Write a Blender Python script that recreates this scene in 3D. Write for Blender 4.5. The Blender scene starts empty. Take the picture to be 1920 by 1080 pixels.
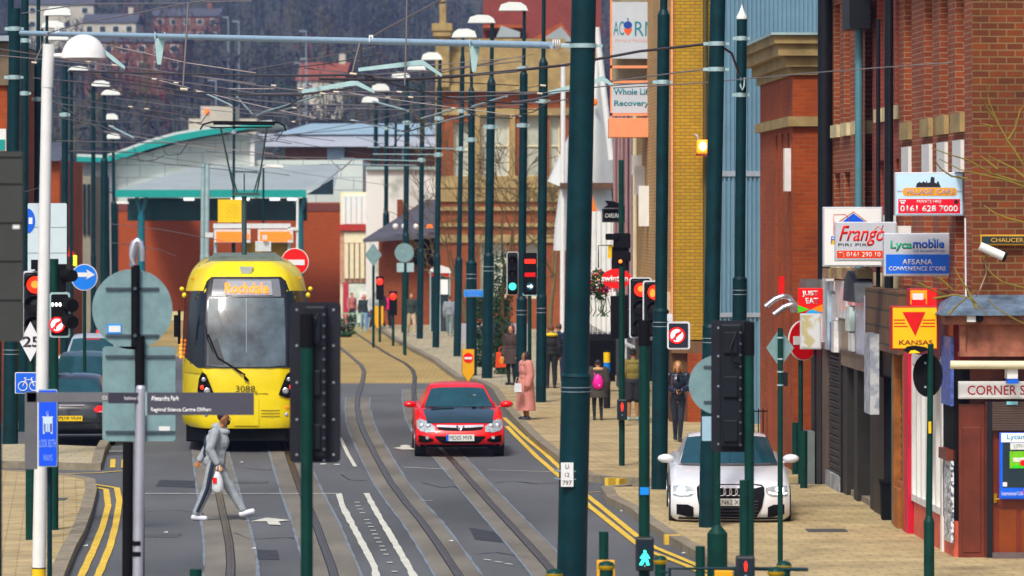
import bpy, math, random
from mathutils import Vector, Matrix, Euler, noise
R = math.radians
rnd = random.Random(7)
sc = bpy.context.scene
# ---------------------------------------------------------------- camera, sky, sun, exposure
F, CH, HY = 8000.0, 4.8, 409.0           # focal length in px of the 1920 px photo, camera height, horizon row
cam_d = bpy.data.cameras.new('camera'); cam = bpy.data.objects.new('camera', cam_d)
sc.collection.objects.link(cam); sc.camera = cam
cam.location = (0, 0, CH); cam.rotation_euler = (R(90), 0, 0)
cam_d.sensor_width = 36; cam_d.lens = F/1920*36
cam_d.shift_y = -(540-HY)/1920
cam_d.clip_start = 1; cam_d.clip_end = 6000
cam_d.dof.use_dof = True; cam_d.dof.focus_distance = 70; cam_d.dof.aperture_fstop = 3.1
SUN_EL, SUN_AZ = 52, 200                 # soft light from behind the camera, a little to the left
wd = bpy.data.worlds.new('World'); sc.world = wd; wd.use_nodes = True
nt = wd.node_tree; bg = nt.nodes['Background']
sky = nt.nodes.new('ShaderNodeTexSky'); sky.sky_type = 'NISHITA'; sky.sun_disc = False
sky.sun_elevation = R(SUN_EL); sky.sun_rotation = R(SUN_AZ); sky.dust_density = 4; sky.air_density = 1.0; sky.ozone_density = 1.0
nt.links.new(sky.outputs[0], bg.inputs[0]); bg.inputs[1].default_value = 0.12
sl = bpy.data.lights.new('sun', 'SUN'); sl.energy = 2.3; sl.angle = R(11); sl.color = (1, .96, .90)
so = bpy.data.objects.new('sun', sl); sc.collection.objects.link(so)
a = R(SUN_AZ); e = R(SUN_EL)
sv = Vector((math.sin(a)*math.cos(e), math.cos(a)*math.cos(e), math.sin(e)))
so.rotation_euler = sv.to_track_quat('Z', 'Y').to_euler(); so.location = (0, -20, 60)
vs = sc.view_settings; vs.view_transform = 'Standard'; vs.look = 'None'; vs.gamma = 1; vs.use_curve_mapping = False
vs.exposure = 0.3

def P(px, py, d): return Vector(((px-960)*d/F, d, CH-(py-HY)*d/F))
def G(px, py, z=0.0):
    d = F*(CH-z)/(py-HY); return Vector(((px-960)*d/F, d, z))
def GD(yb): return F*CH/(yb-HY)

# ---------------------------------------------------------------- materials
MATS = {}
def sat(c, k=1.28):
    l = .3*c[0]+.59*c[1]+.11*c[2]; return tuple(min(.9, max(.001, l+k*(x-l))) for x in c)
def M(name, col=(.5, .5, .5), rough=.55, metal=0.0, var=.12, scale=4.0, bump=0.0, emit=0.0, ecol=None, spec=None, coat=0.0, alpha=None):
    if name in MATS: return MATS[name]
    col = sat(col)
    m = bpy.data.materials.new(name); m.use_nodes = True; MATS[name] = m
    nt = m.node_tree; b = nt.nodes['Principled BSDF']; L = nt.links.new
    b.inputs['Roughness'].default_value = rough; b.inputs['Metallic'].default_value = metal
    if spec is not None: b.inputs['Specular IOR Level'].default_value = spec
    if coat: b.inputs['Coat Weight'].default_value = coat; b.inputs['Coat Roughness'].default_value = .06
    if emit:
        b.inputs['Emission Color'].default_value = (*(ecol or col), 1); b.inputs['Emission Strength'].default_value = emit
    if alpha is not None: b.inputs['Alpha'].default_value = alpha
    if var > 0:
        tc = nt.nodes.new('ShaderNodeTexCoord'); n = nt.nodes.new('ShaderNodeTexNoise'); n.inputs['Scale'].default_value = scale
        n.inputs['Detail'].default_value = 6; n.inputs['Roughness'].default_value = .65
        L(tc.outputs['Object'], n.inputs['Vector'])
        r = nt.nodes.new('ShaderNodeValToRGB'); r.color_ramp.elements[0].position = .3; r.color_ramp.elements[1].position = .72
        lo = [max(0, c*(1-var)) for c in col]; hi = [min(1, c*(1+var)) for c in col]
        r.color_ramp.elements[0].color = (*lo, 1); r.color_ramp.elements[1].color = (*hi, 1)
        L(n.outputs['Fac'], r.inputs[0]); L(r.outputs[0], b.inputs['Base Color'])
        if bump:
            bp = nt.nodes.new('ShaderNodeBump'); bp.inputs['Strength'].default_value = bump; bp.inputs['Distance'].default_value = .01
            L(n.outputs['Fac'], bp.inputs['Height']); L(bp.outputs[0], b.inputs['Normal'])
    else: b.inputs['Base Color'].default_value = (*col, 1)
    return m
def brick(name, c1, c2, mortar, bw=.225, bh=.075, ms=.012, rough=.85, dirt=.35, dscale=.5, coord='UV', rot=0, bump=.4):
    if name in MATS: return MATS[name]
    m = bpy.data.materials.new(name); m.use_nodes = True; MATS[name] = m
    nt = m.node_tree; b = nt.nodes['Principled BSDF']; L = nt.links.new; N = nt.nodes.new
    c1, c2, mortar = sat(c1), sat(c2), sat(mortar)
    b.inputs['Roughness'].default_value = rough
    tc = N('ShaderNodeTexCoord'); mp = N('ShaderNodeMapping'); mp.inputs['Rotation'].default_value[2] = rot
    L(tc.outputs[coord], mp.inputs[0])
    t = N('ShaderNodeTexBrick'); t.inputs['Scale'].default_value = 1; t.inputs['Brick Width'].default_value = bw
    t.inputs['Row Height'].default_value = bh; t.inputs['Mortar Size'].default_value = ms; t.inputs['Mortar Smooth'].default_value = .3
    t.inputs['Bias'].default_value = 0.0
    t.inputs['Color1'].default_value = (*c1, 1); t.inputs['Color2'].default_value = (*c2, 1); t.inputs['Mortar'].default_value = (*mortar, 1)
    L(mp.outputs[0], t.inputs[0])
    n = N('ShaderNodeTexNoise'); n.inputs['Scale'].default_value = dscale; n.inputs['Detail'].default_value = 8; n.inputs['Roughness'].default_value = .7
    L(tc.outputs['Object'], n.inputs['Vector'])
    mr = N('ShaderNodeMapRange'); mr.inputs['From Min'].default_value = .3; mr.inputs['From Max'].default_value = .7
    mr.inputs['To Min'].default_value = 1-dirt; mr.inputs['To Max'].default_value = 1+dirt*.4
    L(n.outputs['Fac'], mr.inputs[0])
    mx = N('ShaderNodeMix'); mx.data_type = 'RGBA'; mx.blend_type = 'MULTIPLY'; mx.inputs[0].default_value = 1
    L(t.outputs['Color'], mx.inputs[6]); L(mr.outputs[0], mx.inputs[7]); L(mx.outputs[2], b.inputs['Base Color'])
    bp = N('ShaderNodeBump'); bp.inputs['Strength'].default_value = bump; bp.inputs['Distance'].default_value = .01; bp.invert = True
    L(t.outputs['Fac'], bp.inputs['Height']); L(bp.outputs[0], b.inputs['Normal'])
    return m
green = M('pole_green_paint', (.003, .026, .032), .45, var=.35, scale=3, spec=.2)
green2 = M('pole_green_paint_worn', (.003, .036, .028), .45, var=.35, scale=3.5, spec=.22)
black = M('black_plastic', (.009, .010, .013), .5, var=.3, spec=.25)
blackm = M('matt_black', (.005, .005, .006), .8, var=.2, spec=.15)
galv = M('galvanised_steel', (.42, .47, .52), .4, .5, var=.18, scale=6)
galvp = M('pale_galvanised_steel', (.42, .55, .56), .45, .25, var=.15, scale=5)
white = M('white_paint', (.8, .8, .78), .45, var=.06)
signback = M('sign_back_grey_green', (.22, .32, .33), .5, .15, var=.2, scale=5)
red = M('sign_red', (.75, .02, .03), .4, var=.05)
blue = M('sign_blue', (.015, .13, .62), .4, var=.06)
yellow = M('yellow_paint', (.85, .56, .01), .45, var=.08)
cream = M('cream_paint', (.75, .70, .52), .5, var=.1)
stone = M('sandstone', (.34, .26, .14), .85, var=.35, scale=2, bump=.3)
glassd = M('dark_window_glass', (.02, .035, .045), .06, var=.3, scale=1, spec=.8)
wire_m = M('dark_cable', (.05, .045, .05), .6, var=0)
wire_l = M('bright_cable', (.30, .27, .27), .45, .6, var=0)
textw = M('white_lettering', (.85, .85, .85), .5, var=0)
textk = M('black_lettering', (.012, .012, .02), .5, var=0)

# ---------------------------------------------------------------- mesh helpers
class MB:
    def __init__(s): s.v = []; s.f = []; s.m = []; s.mats = []; s.cur = 0; s.sm = []
    def use(s, m):
        if m not in s.mats: s.mats.append(m)
        s.cur = s.mats.index(m); return s
    def add(s, vs, fs, sm=False):
        o = len(s.v); s.v += [tuple(v) for v in vs]
        for f in fs: s.f.append([i+o for i in f]); s.m.append(s.cur); s.sm.append(sm)
        return s
    def bx(s, x0, x1, y0, y1, z0, z1):
        v = [(x0, y0, z0), (x1, y0, z0), (x1, y1, z0), (x0, y1, z0), (x0, y0, z1), (x1, y0, z1), (x1, y1, z1), (x0, y1, z1)]
        return s.add(v, [(0, 3, 2, 1), (4, 5, 6, 7), (0, 1, 5, 4), (1, 2, 6, 5), (2, 3, 7, 6), (3, 0, 4, 7)])
    def box(s, c, z, rot=None):
        hx, hy, hz = z[0]/2, z[1]/2, z[2]/2
        v = [Vector((a*hx, b*hy, g*hz)) for g in (-1, 1) for a, b in ((-1, -1), (1, -1), (1, 1), (-1, 1))]
        if rot: mt = Euler(rot).to_matrix(); v = [mt @ q for q in v]
        v = [q+Vector(c) for q in v]
        return s.add(v, [(0, 3, 2, 1), (4, 5, 6, 7), (0, 1, 5, 4), (1, 2, 6, 5), (2, 3, 7, 6), (3, 0, 4, 7)])
    def cyl(s, p0, p1, r0, r1=None, n=12, caps=True):
        p0 = Vector(p0); p1 = Vector(p1); r1 = r0 if r1 is None else r1
        q = (p1-p0).to_track_quat('Z', 'Y'); vs = []
        for p, r in ((p0, r0), (p1, r1)):
            for i in range(n):
                t = 2*math.pi*i/n; vs.append(p+q @ Vector((r*math.cos(t), r*math.sin(t), 0)))
        s.add(vs, [(i, (i+1) % n, n+(i+1) % n, n+i) for i in range(n)], True)
        if caps: s.add(vs[:n], [tuple(range(n))[::-1]]); s.add(vs[n:], [tuple(range(n))])
        return s
    def tube(s, pts, r, n=6):
        pts = [Vector(p) for p in pts]; rings = []
        rs = r if isinstance(r, (list, tuple)) else [r]*len(pts)
        for i, p in enumerate(pts):
            a = pts[max(0, i-1)]; b = pts[min(len(pts)-1, i+1)]; q = (b-a).to_track_quat('Z', 'Y')
            rings.append([p+q @ Vector((rs[i]*math.cos(2*math.pi*k/n), rs[i]*math.sin(2*math.pi*k/n), 0)) for k in range(n)])
        return s.loft(rings)
    def loft(s, rings, caps=True, sm=True, closed=True):
        n = len(rings[0]); vs = [v for r in rings for v in r]; fs = []
        for j in range(len(rings)-1):
            for i in range(n if closed else n-1):
                fs.append((j*n+i, j*n+(i+1) % n, (j+1)*n+(i+1) % n, (j+1)*n+i))
        s.add(vs, fs, sm)
        if caps: s.add(rings[0], [tuple(range(n))[::-1]]); s.add(rings[-1], [tuple(range(n))])
        return s
    def lathe(s, prof, c=(0, 0, 0), n=16, axis='Z'):
        c = Vector(c); rings = []
        for r, z in prof:
            ring = []
            for i in range(n):
                t = 2*math.pi*i/n; x, y = r*math.cos(t), r*math.sin(t)
                ring.append(c+(Vector((x, y, z)) if axis == 'Z' else Vector((x, z, -y)) if axis == 'Y' else Vector((z, x, y))))
            rings.append(ring)
        return s.loft(rings)
    def prism(s, o, y0, y1, sm=False):            # outline in x,z
        n = len(o); v = [(x, y0, z) for x, z in o]+[(x, y1, z) for x, z in o]
        s.add(v, [tuple(range(n)), tuple(range(2*n-1, n-1, -1))]); s.add(v, [(i, n+i, n+(i+1) % n, (i+1) % n) for i in range(n)], sm); return s
    def prism_z(s, o, z0, z1):                     # outline in x,y
        n = len(o); v = [(p[0], p[1], z0) for p in o]+[(p[0], p[1], z1) for p in o]
        return s.add(v, [tuple(range(n))[::-1], tuple(range(n, 2*n))]+[(i, (i+1) % n, n+(i+1) % n, n+i) for i in range(n)])
    def ell(s, c, r, n=12, m=8):
        c = Vector(c); rings = []
        for j in range(m+1):
            ph = math.pi*j/m-math.pi/2; ph = max(-math.pi/2+.02, min(math.pi/2-.02, ph))
            rings.append([c+Vector((r[0]*math.cos(ph)*math.cos(2*math.pi*i/n), r[1]*math.cos(ph)*math.sin(2*math.pi*i/n), r[2]*math.sin(ph))) for i in range(n)])
        return s.loft(rings)
    def build(s, name, mat=None, parent=None, W=False, origin=None, bevel=0, loc=None, recalc=False):
        off = Vector((0, 0, 0))
        if W and parent is not None:
            im = (Matrix.Translation(parent.location) @ Matrix.Rotation(parent.rotation_euler.z, 4, 'Z')).inverted()
            s.v = [im @ Vector(v) for v in s.v]
        if origin is not None: off = Vector(origin)
        me = bpy.data.meshes.new(name)
        me.from_pydata([(v[0]-off[0], v[1]-off[1], v[2]-off[2]) for v in s.v], [], s.f)
        mats = s.mats or [mat]
        for m in mats: me.materials.append(m)
        if s.mats: me.polygons.foreach_set('material_index', s.m)
        me.polygons.foreach_set('use_smooth', s.sm)
        if recalc:
            import bmesh
            b = bmesh.new(); b.from_mesh(me); bmesh.ops.recalc_face_normals(b, faces=b.faces); b.to_mesh(me); b.free()
        uv = me.uv_layers.new(name='uv'); data = [0.0]*(2*len(me.loops))
        for p in me.polygons:
            n = p.normal; ax = max(range(3), key=lambda i: abs(n[i]))
            for li in p.loop_indices:
                c = me.vertices[me.loops[li].vertex_index].co
                data[2*li], data[2*li+1] = (c.y, c.z) if ax == 0 else (c.x, c.z) if ax == 1 else (c.x, c.y)
        uv.data.foreach_set('uv', data)
        o = bpy.data.objects.new(name, me); sc.collection.objects.link(o)
        if parent is not None: o.parent = parent
        if origin is not None: o.location = off
        if loc is not None: o.location = loc
        if bevel:
            b = o.modifiers.new('bevel', 'BEVEL'); b.width = bevel; b.segments = 2; b.limit_method = 'ANGLE'
        return o
def tag(o, label=None, cat=None, group=None, kind=None):
    if label: o['label'] = label
    if cat: o['category'] = cat
    if group: o['group'] = group
    if kind: o['kind'] = kind
    return o
def thing(name, label, cat, loc=(0, 0, 0), rz=0.0, group=None):
    o = bpy.data.objects.new(name, None); sc.collection.objects.link(o); o.empty_display_size = .2
    o.location = loc; o.rotation_euler = (0, 0, rz); return tag(o, label, cat, group)
_tc = {}
def txt(parent, s, cx, cz, w=None, h=.1, mat=None, y=-.012, name='lettering', shear=0, bold=0.0, ext=.002, flip=False):
    """flat lettering in the x,z plane facing -y, fitted to width w and height h"""
    cu = bpy.data.curves.new('t', 'FONT'); cu.body = s; cu.size = 1; cu.extrude = 0; cu.offset = bold; cu.shear = shear; cu.resolution_u = 3
    ob = bpy.data.objects.new('t', cu); sc.collection.objects.link(ob)
    me = bpy.data.meshes.new_from_object(ob.evaluated_get(bpy.context.evaluated_depsgraph_get())); bpy.data.objects.remove(ob); bpy.data.curves.remove(cu)
    xs = [v.co.x for v in me.vertices]; ys = [v.co.y for v in me.vertices]
    x0, x1, y0, y1 = min(xs), max(xs), min(ys), max(ys); kz = h/(y1-y0); kx = w/(x1-x0) if w else kz
    for v in me.vertices:
        v.co = Vector((cx+(v.co.x-(x0+x1)/2)*kx, y, cz+(v.co.y-(y0+y1)/2)*kz))
    me.materials.clear(); me.materials.append(mat or textk); me.name = name
    o = bpy.data.objects.new(name, me); sc.collection.objects.link(o); o.parent = parent
    md = o.modifiers.new('thickness', 'SOLIDIFY'); md.thickness = ext; md.offset = 0
    return o
def circ(cx, cz, r, n=28, rz=None): return [(cx+r*math.cos(2*math.pi*i/n), cz+(rz or r)*math.sin(2*math.pi*i/n)) for i in range(n)]
def rrect(x0, x1, z0, z1, r, n=4):
    o = []
    for cx, cz, a in ((x1-r, z0+r, -90), (x1-r, z1-r, 0), (x0+r, z1-r, 90), (x0+r, z0+r, 180)):
        for i in range(n+1): t = R(a+90*i/n); o.append((cx+r*math.cos(t), cz+r*math.sin(t)))
    return o
def plate(parent, name, outline, y0, y1, mat, bevel=0): return MB().prism(outline, y0, y1).build(name, mat, parent, bevel=bevel)
def interp(tab, x):
    if x <= tab[0][0]: return tab[0][1]
    for (a, b), (c, d) in zip(tab, tab[1:]):
        if x <= c: return b+(d-b)*(x-a)/(c-a)
    return tab[-1][1]
# ================================================================ GROUND
def asphalt_mat(name, col, patch=.25, sc1=.35):
    m = bpy.data.materials.new(name); m.use_nodes = True; MATS[name] = m
    nt = m.node_tree; b = nt.nodes['Principled BSDF']; L = nt.links.new; N = nt.nodes.new
    tc = N('ShaderNodeTexCoord'); n1 = N('ShaderNodeTexNoise'); n1.inputs['Scale'].default_value = sc1; n1.inputs['Detail'].default_value = 5
    mp = N('ShaderNodeMapping'); mp.inputs['Scale'].default_value = (1, .35, 1); L(tc.outputs['Object'], mp.inputs[0]); L(mp.outputs[0], n1.inputs[0])
    n2 = N('ShaderNodeTexNoise'); n2.inputs['Scale'].default_value = 55; n2.inputs['Detail'].default_value = 3; L(tc.outputs['Object'], n2.inputs[0])
    r1 = N('ShaderNodeMapRange'); r1.inputs['From Min'].default_value = .3; r1.inputs['From Max'].default_value = .7; r1.inputs['To Min'].default_value = 1-patch; r1.inputs['To Max'].default_value = 1+patch; L(n1.outputs[0], r1.inputs[0])
    r2 = N('ShaderNodeMapRange'); r2.inputs['From Min'].default_value = .3; r2.inputs['From Max'].default_value = .7; r2.inputs['To Min'].default_value = .7; r2.inputs['To Max'].default_value = 1.3; L(n2.outputs[0], r2.inputs[0])
    mu = N('ShaderNodeMath'); mu.operation = 'MULTIPLY'; L(r1.outputs[0], mu.inputs[0]); L(r2.outputs[0], mu.inputs[1])
    mx = N('ShaderNodeMix'); mx.data_type = 'RGBA'; mx.blend_type = 'MULTIPLY'; mx.inputs[0].default_value = 1; mx.inputs[6].default_value = (*col, 1)
    L(mu.outputs[0], mx.inputs[7]); L(mx.outputs[2], b.inputs['Base Color']); b.inputs['Roughness'].default_value = .8
    return m
asph = asphalt_mat('asphalt', (.098, .102, .108), .3)
setts = brick('tram_setts', (.46, .34, .16), (.40, .30, .14), (.20, .15, .08), .3, .15, .01, dirt=.3, dscale=.25, coord='Object')
paveA = brick('tan_paving', (.52, .42, .255), (.44, .355, .215), (.22, .17, .11), .42, .28, .009, dirt=.42, dscale=.9, coord='Object', rot=R(-6), bump=.6)
paveB = brick('pale_paving', (.46, .41, .29), (.40, .35, .25), (.18, .15, .1), .6, .4, .01, dirt=.2, dscale=.3, coord='Object')
kerb_m = M('kerb_concrete', (.24, .21, .16), .85, var=.35, scale=3, bump=.3)
concr = asphalt_mat('track_concrete', (.175, .158, .128), .28, .9)
yel_m = M('road_yellow_paint', (.70, .50, .15), .7, var=.25, scale=5)
whi_m = M('road_white_paint', (.62, .62, .55), .7, var=.25, scale=5)
seal = M('blue_grey_sealant', (.19, .22, .25), .6, var=.3, scale=3)
rail_m = M('rail_steel', (.12, .085, .06), .35, .6, var=.4, scale=3)
groove = M('rail_groove', (.01, .01, .01), .9, var=0)
MB().bx(-900, 900, -40, 2600, -.5, 0).build('ground', asph).__setitem__('kind', 'structure')
def sheet(name, pix, z, mat, kind='structure', parent=None):
    pts = [G(x, y, 0) for x, y in pix]
    o = MB().add([(p.x, p.y, z) for p in pts], [tuple(range(len(pts)))]).build(name, mat, parent, recalc=True)
    if o.data.polygons[0].normal.z < 0: o.data.flip_normals()
    if kind: o['kind'] = kind
    return o
def slab(name, pix, mat, z=.12, kerb=None, w=.15):
    pts = [G(x, y, 0) for x, y in pix]
    o = MB().prism_z([(p.x, p.y) for p in pts], .001, z).build(name, mat, recalc=True); o['kind'] = 'structure'
    return o
def strip(name, pix, wpx, z, mat, t=0.0, parent=None, kind='structure', wave=0):
    """ribbon along pixel path on the ground, width in metres; thickness t"""
    pts = [G(x, y, 0) for x, y in pix]
    fine = []
    for a, b in zip(pts, pts[1:]):
        for i in range(6): fine.append(a.lerp(b, i/6))
    fine.append(pts[-1]); L = []; Rr = []
    for i, p in enumerate(fine):
        d = fine[min(i+1, len(fine)-1)]-fine[max(i-1, 0)]; d.z = 0; d.normalize(); n = Vector((d.y, -d.x, 0))
        ww = wpx/2*(1+wave*(noise.noise(p*1.3)))
        L.append(p-n*ww); Rr.append(p+n*ww)
    mb = MB(); k = len(fine)
    if t: mb.loft([[(a.x, a.y, z), (b.x, b.y, z), (b.x, b.y, z+t), (a.x, a.y, z+t)] for a, b in zip(L, Rr)], sm=False)
    else: mb.add([(a.x, a.y, z) for a in L]+[(b.x, b.y, z) for b in Rr], [(i, k+i, k+i+1, i+1) for i in range(k-1)])
    o = mb.build(name, mat, parent, recalc=True)
    if not t and o.data.polygons[0].normal.z < 0: o.data.flip_normals()
    if kind: o['kind'] = kind
    return o
# tan setted stretch of street beyond the junction
sheet('tram_street_paving', [(560, 719), (892, 719), (842, 699), (780, 662), (742, 641), (700, 612), (520, 612), (540, 660)], .004, setts)
sheet('road_patch', [(470, 762), (640, 762), (640, 750), (780, 750), (840, 720), (892, 719), (560, 719), (470, 719)], .005, asphalt_mat('worn_asphalt', (.12, .122, .125)))
sheet('station_plaza', [(40, 603), (352, 603), (352, 668), (-60, 690)], .004, setts)
# right pavement (far), then the corner pavement that carries the white car
slab('pavement', [(700, 611), (742, 640), (780, 661), (817, 680), (842, 700), (862, 714), (905, 722), (930, 737), (947, 765), (962, 782), (990, 812), (1012, 834), (1048, 862), (1105, 902), (1145, 906), (1250, 910), (1600, 905), (1600, 600), (700, 598)], paveA)
sheet('pale_pavement', [(705, 612), (745, 640), (783, 660), (820, 679), (850, 702), (1035, 765), (1010, 612), (860, 604)], .124, paveB)
slab('pavement_corner', [(1137, 926), (1150, 946), (1195, 968), (1220, 990), (1262, 1018), (1310, 1046), (1372, 1082), (1470, 1140), (1600, 1240), (2400, 1240), (2300, 921), (1400, 921)], paveA)
strip('kerb', [(700, 611), (742, 640), (780, 661), (817, 680), (842, 700), (862, 714), (905, 722), (930, 737), (947, 765), (962, 782), (990, 812), (1012, 834), (1048, 862), (1105, 902), (1145, 907), (1250, 911)], .2, .0, kerb_m, .132)
strip('kerb', [(1300, 921), (1180, 922), (1137, 926), (1150, 946), (1195, 968), (1220, 990), (1262, 1018), (1310, 1046), (1372, 1082), (1470, 1140)], .2, .0, kerb_m, .132)
for a, b in (((1143, 910), (1150, 910.5)), ((1161, 911), (1168, 911.3)), ((1259, 1019.5), (1261.5, 1021))):
    strip('kerb_marking', [a, b], .235, -.0, yel_m, .137)
# left pavements
slab('pavement_left', [(-300, 893), (0, 893), (100, 900), (150, 907), (169, 912), (171, 930), (161, 970), (146, 1010), (128, 1042), (112, 1080), (80, 1160), (0, 1240), (-300, 1240)], paveA)
strip('kerb', [(-300, 893), (0, 893), (100, 900), (150, 907), (168, 912), (171, 930), (161, 970), (146, 1010), (128, 1042), (112, 1080), (80, 1160)], .2, 0, kerb_m, .132)
slab('pavement_left_far', [(-300, 845), (60, 843), (180, 848), (186, 856), (180, 881), (0, 877), (-300, 873)], paveB)
strip('kerb', [(-300, 873), (0, 877), (180, 882), (187, 856), (200, 830), (213, 800), (228, 770), (250, 730), (285, 690)], .2, 0, kerb_m, .132)
for i in range(13):
    y = 913+i*12.2+i*i*.12; xr = interp([(907, 168), (930, 170), (970, 160), (1010, 145), (1042, 127), (1080, 110)], y)
    strip('loading_mark', [(xr-4, y), (xr-30-i*.6, y-.5)], .06, .125, yel_m)
for i in range(3): strip('loading_mark', [(180, 852+i*7), (155, 852+i*7)], .06, .126, yel_m)
# rails
A_ = [(388, 800), (395, 850), (400, 877), (410, 925), (417, 960), (423, 985), (430, 1022), (433, 1060), (431, 1090), (424, 1130)]
B_ = [(520, 800), (534, 835), (548, 875), (565, 922), (592, 982), (606, 1022), (622, 1065), (634, 1110), (640, 1140)]
C_ = [(560, 618), (610, 635), (640, 654), (656, 667), (677, 685), (683, 697), (680, 715), (671, 745), (670, 765), (675, 792), (682, 811), (705, 857), (732, 905), (762, 945), (790, 978), (820, 1020), (855, 1073), (880, 1110), (905, 1150)]
D_ = [(622, 604), (642, 611), (670, 627), (697, 645), (730, 666), (760, 682), (774, 694), (778, 708), (776, 730), (777, 752), (785, 785), (803, 817), (827, 843), (850, 866), (880, 900), (920, 945), (955, 983), (992, 1023), (1027, 1062), (1050, 1090), (1080, 1130)]
def cut(p, y0, y1=2000): return [q for q in p if y0 <= q[1] <= y1]
for p, nm, wc in ((A_, 'a', .72), (B_, 'b', .72), (C_, 'c', .62), (D_, 'd', .62)):
    near = cut(p, 719) if nm in 'cd' else p
    def wid(y): return 1.0
    strip('track_bed', near, wc, .006, concr, wave=.06)
    for sgn in (-1, 1):
        pts = []
        for x, y in near:
            pts.append((x+sgn*wc/2*(y-HY)/CH*1.03, y))
        strip('track_sealant', pts, .035, .010, seal, wave=1.4)
    strip('rail_groove', p, .13, .0125, groove)
    strip('tram_rail', [(x-2.5*(y-HY)/600, y) for x, y in p], .065, .013, rail_m, .006)
    strip('tram_rail', [(x+4.2*(y-HY)/600, y) for x, y in p], .035, .013, rail_m, .005)
# paint
def lines(pts, w, mat, nm='road_marking', z=.014, wave=.15): return strip(nm, pts, w, z, mat, wave=wave)
lines([(950, 800), (967, 818), (1007, 858), (1048, 893), (1062, 906)], .105, yel_m)
lines([(945, 784), (985, 822), (1020, 850), (1052, 880), (1072, 900)], .105, yel_m)
lines([(1095, 926), (1118, 944), (1195, 1007), (1226, 1027), (1305, 1060), (1380, 1100)], .105, yel_m)
lines([(1085, 933), (1105, 950), (1190, 1018), (1215, 1034), (1290, 1063), (1350, 1095)], .105, yel_m)
lines([(1100, 925), (1138, 922)], .05, yel_m)
lines([(170, 913), (199, 919), (203, 950), (192, 990), (176, 1030), (154, 1078), (120, 1140)], .105, yel_m)
lines([(175, 909), (219, 916), (224, 940), (217, 985), (206, 1027), (185, 1078), (158, 1140)], .105, yel_m)
lines([(0, 884), (110, 890), (190, 887), (230, 884)], .09, yel_m)
for x in (212, 233): lines([(x, 862), (x-1, 878)], .1, yel_m)
lines([(205, 847), (232, 847)], .2, whi_m)
lines([(272, 926.5), (637, 926.5)], .09, whi_m)
lines([(635, 926), (642, 950), (655, 975), (672, 1007), (687, 1035), (702, 1064), (706, 1085), (712, 1140)], .1, whi_m, wave=.5)
lines([(687, 926), (697, 945), (712, 972), (732, 1005), (752, 1040), (767, 1066), (780, 1090), (800, 1140)], .1, whi_m, wave=.4)
lines([(638, 822), (652, 852), (666, 876)], .075, whi_m)
lines([(757, 877), (840, 881)], .06, whi_m); lines([(915, 882), (1045, 886)], .05, whi_m)
lines([(785, 939), (812, 940)], .05, whi_m)
for x, y in ((670, 943), (672, 950), (676, 956), (680, 963), (688, 976), (691, 982.5), (696, 989), (700, 996), (703, 1003), (707, 1010.5), (711, 1018), (716, 1025.5), (719, 1033), (724, 1041), (731, 1056), (740, 1073)):
    lines([(x-5.5, y), (x+5, y)], .12, whi_m, 'dash_marking', wave=0)
for x, y in ((606, 871), (632, 872)): lines([(x-6, y), (x+5, y)], .35, whi_m, 'dash_marking', wave=0)
for x, y in ((915, 1051), (935, 1055), (955, 1059)): lines([(x-8, y-1), (x+6, y+1)], .05, whi_m, 'dash_marking', wave=0)
sheet('arrow_marking', [(470, 979), (500, 972), (546, 977), (522, 979), (527, 986), (504, 985), (500, 979)], .014, whi_m)
sheet('arrow_marking', [(737, 841), (752, 839), (750, 836.5), (760, 835), (770, 837), (768, 840), (779, 841), (777, 844), (755, 844)], .014, whi_m)
# tar patches and cracks in the carriageway
tar = M('tar_repair', (.035, .037, .042), .75, var=.4, scale=4)
for i, q in enumerate(([(300, 900), (372, 902), (368, 915), (292, 912)], [(880, 990), (948, 1000), (962, 1020), (890, 1012)], [(700, 905), (730, 906), (738, 918), (706, 917)], [(455, 1030), (520, 1032), (524, 1050), (457, 1049)])): sheet('road_patch', q, .0045+.0003*i, tar)
for q in ([(272, 960), (330, 957), (378, 962), (384, 975)], [(930, 905), (960, 902), (1010, 908), (1060, 904)], [(455, 878), (500, 882), (522, 879)], [(790, 905), (830, 915), (850, 912), (868, 920)], [(640, 890), (655, 900), (690, 902)], [(440, 1000), (470, 1012), (540, 1008), (590, 1016)], [(890, 1040), (930, 1036), (990, 1046)]): strip('road_crack', q, .03, .0065, tar, wave=1.2)
# junk on the paving: inspection covers
cov = M('iron_cover', (.10, .10, .095), .6, .3, var=.3)
for x, y in ((470, 905), (300, 1005), (1550, 1010), (90, 950)):
    p = G(x, y); z = .126 if x > 1000 or x < 170 else .006
    o = MB().bx(p.x-.3, p.x+.3, p.y-.3, p.y+.3, z-.003, z+.002).build('inspection_cover', cov, origin=(p.x, p.y, z)); o['kind'] = 'structure'
# street litter (small pale scraps)
for i, (x, y) in enumerate([(172, 933), (160, 1025), (310, 1000), (452, 868), (1281, 1039), (1165, 960), (845, 1016), (475, 1030), (990, 822)]):
    p = G(x, y); mb = MB(); mb.add([(p.x-.03, p.y-.03, .016), (p.x+.04, p.y-.02, .016), (p.x+.03, p.y+.04, .03), (p.x-.02, p.y+.03, .018)], [(0, 1, 2, 3)])
    tag(mb.build('litter_scrap', white, origin=(p.x, p.y, .0)), 'pale scrap of litter lying on the street', 'litter', 'scraps of litter on the ground')

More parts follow.
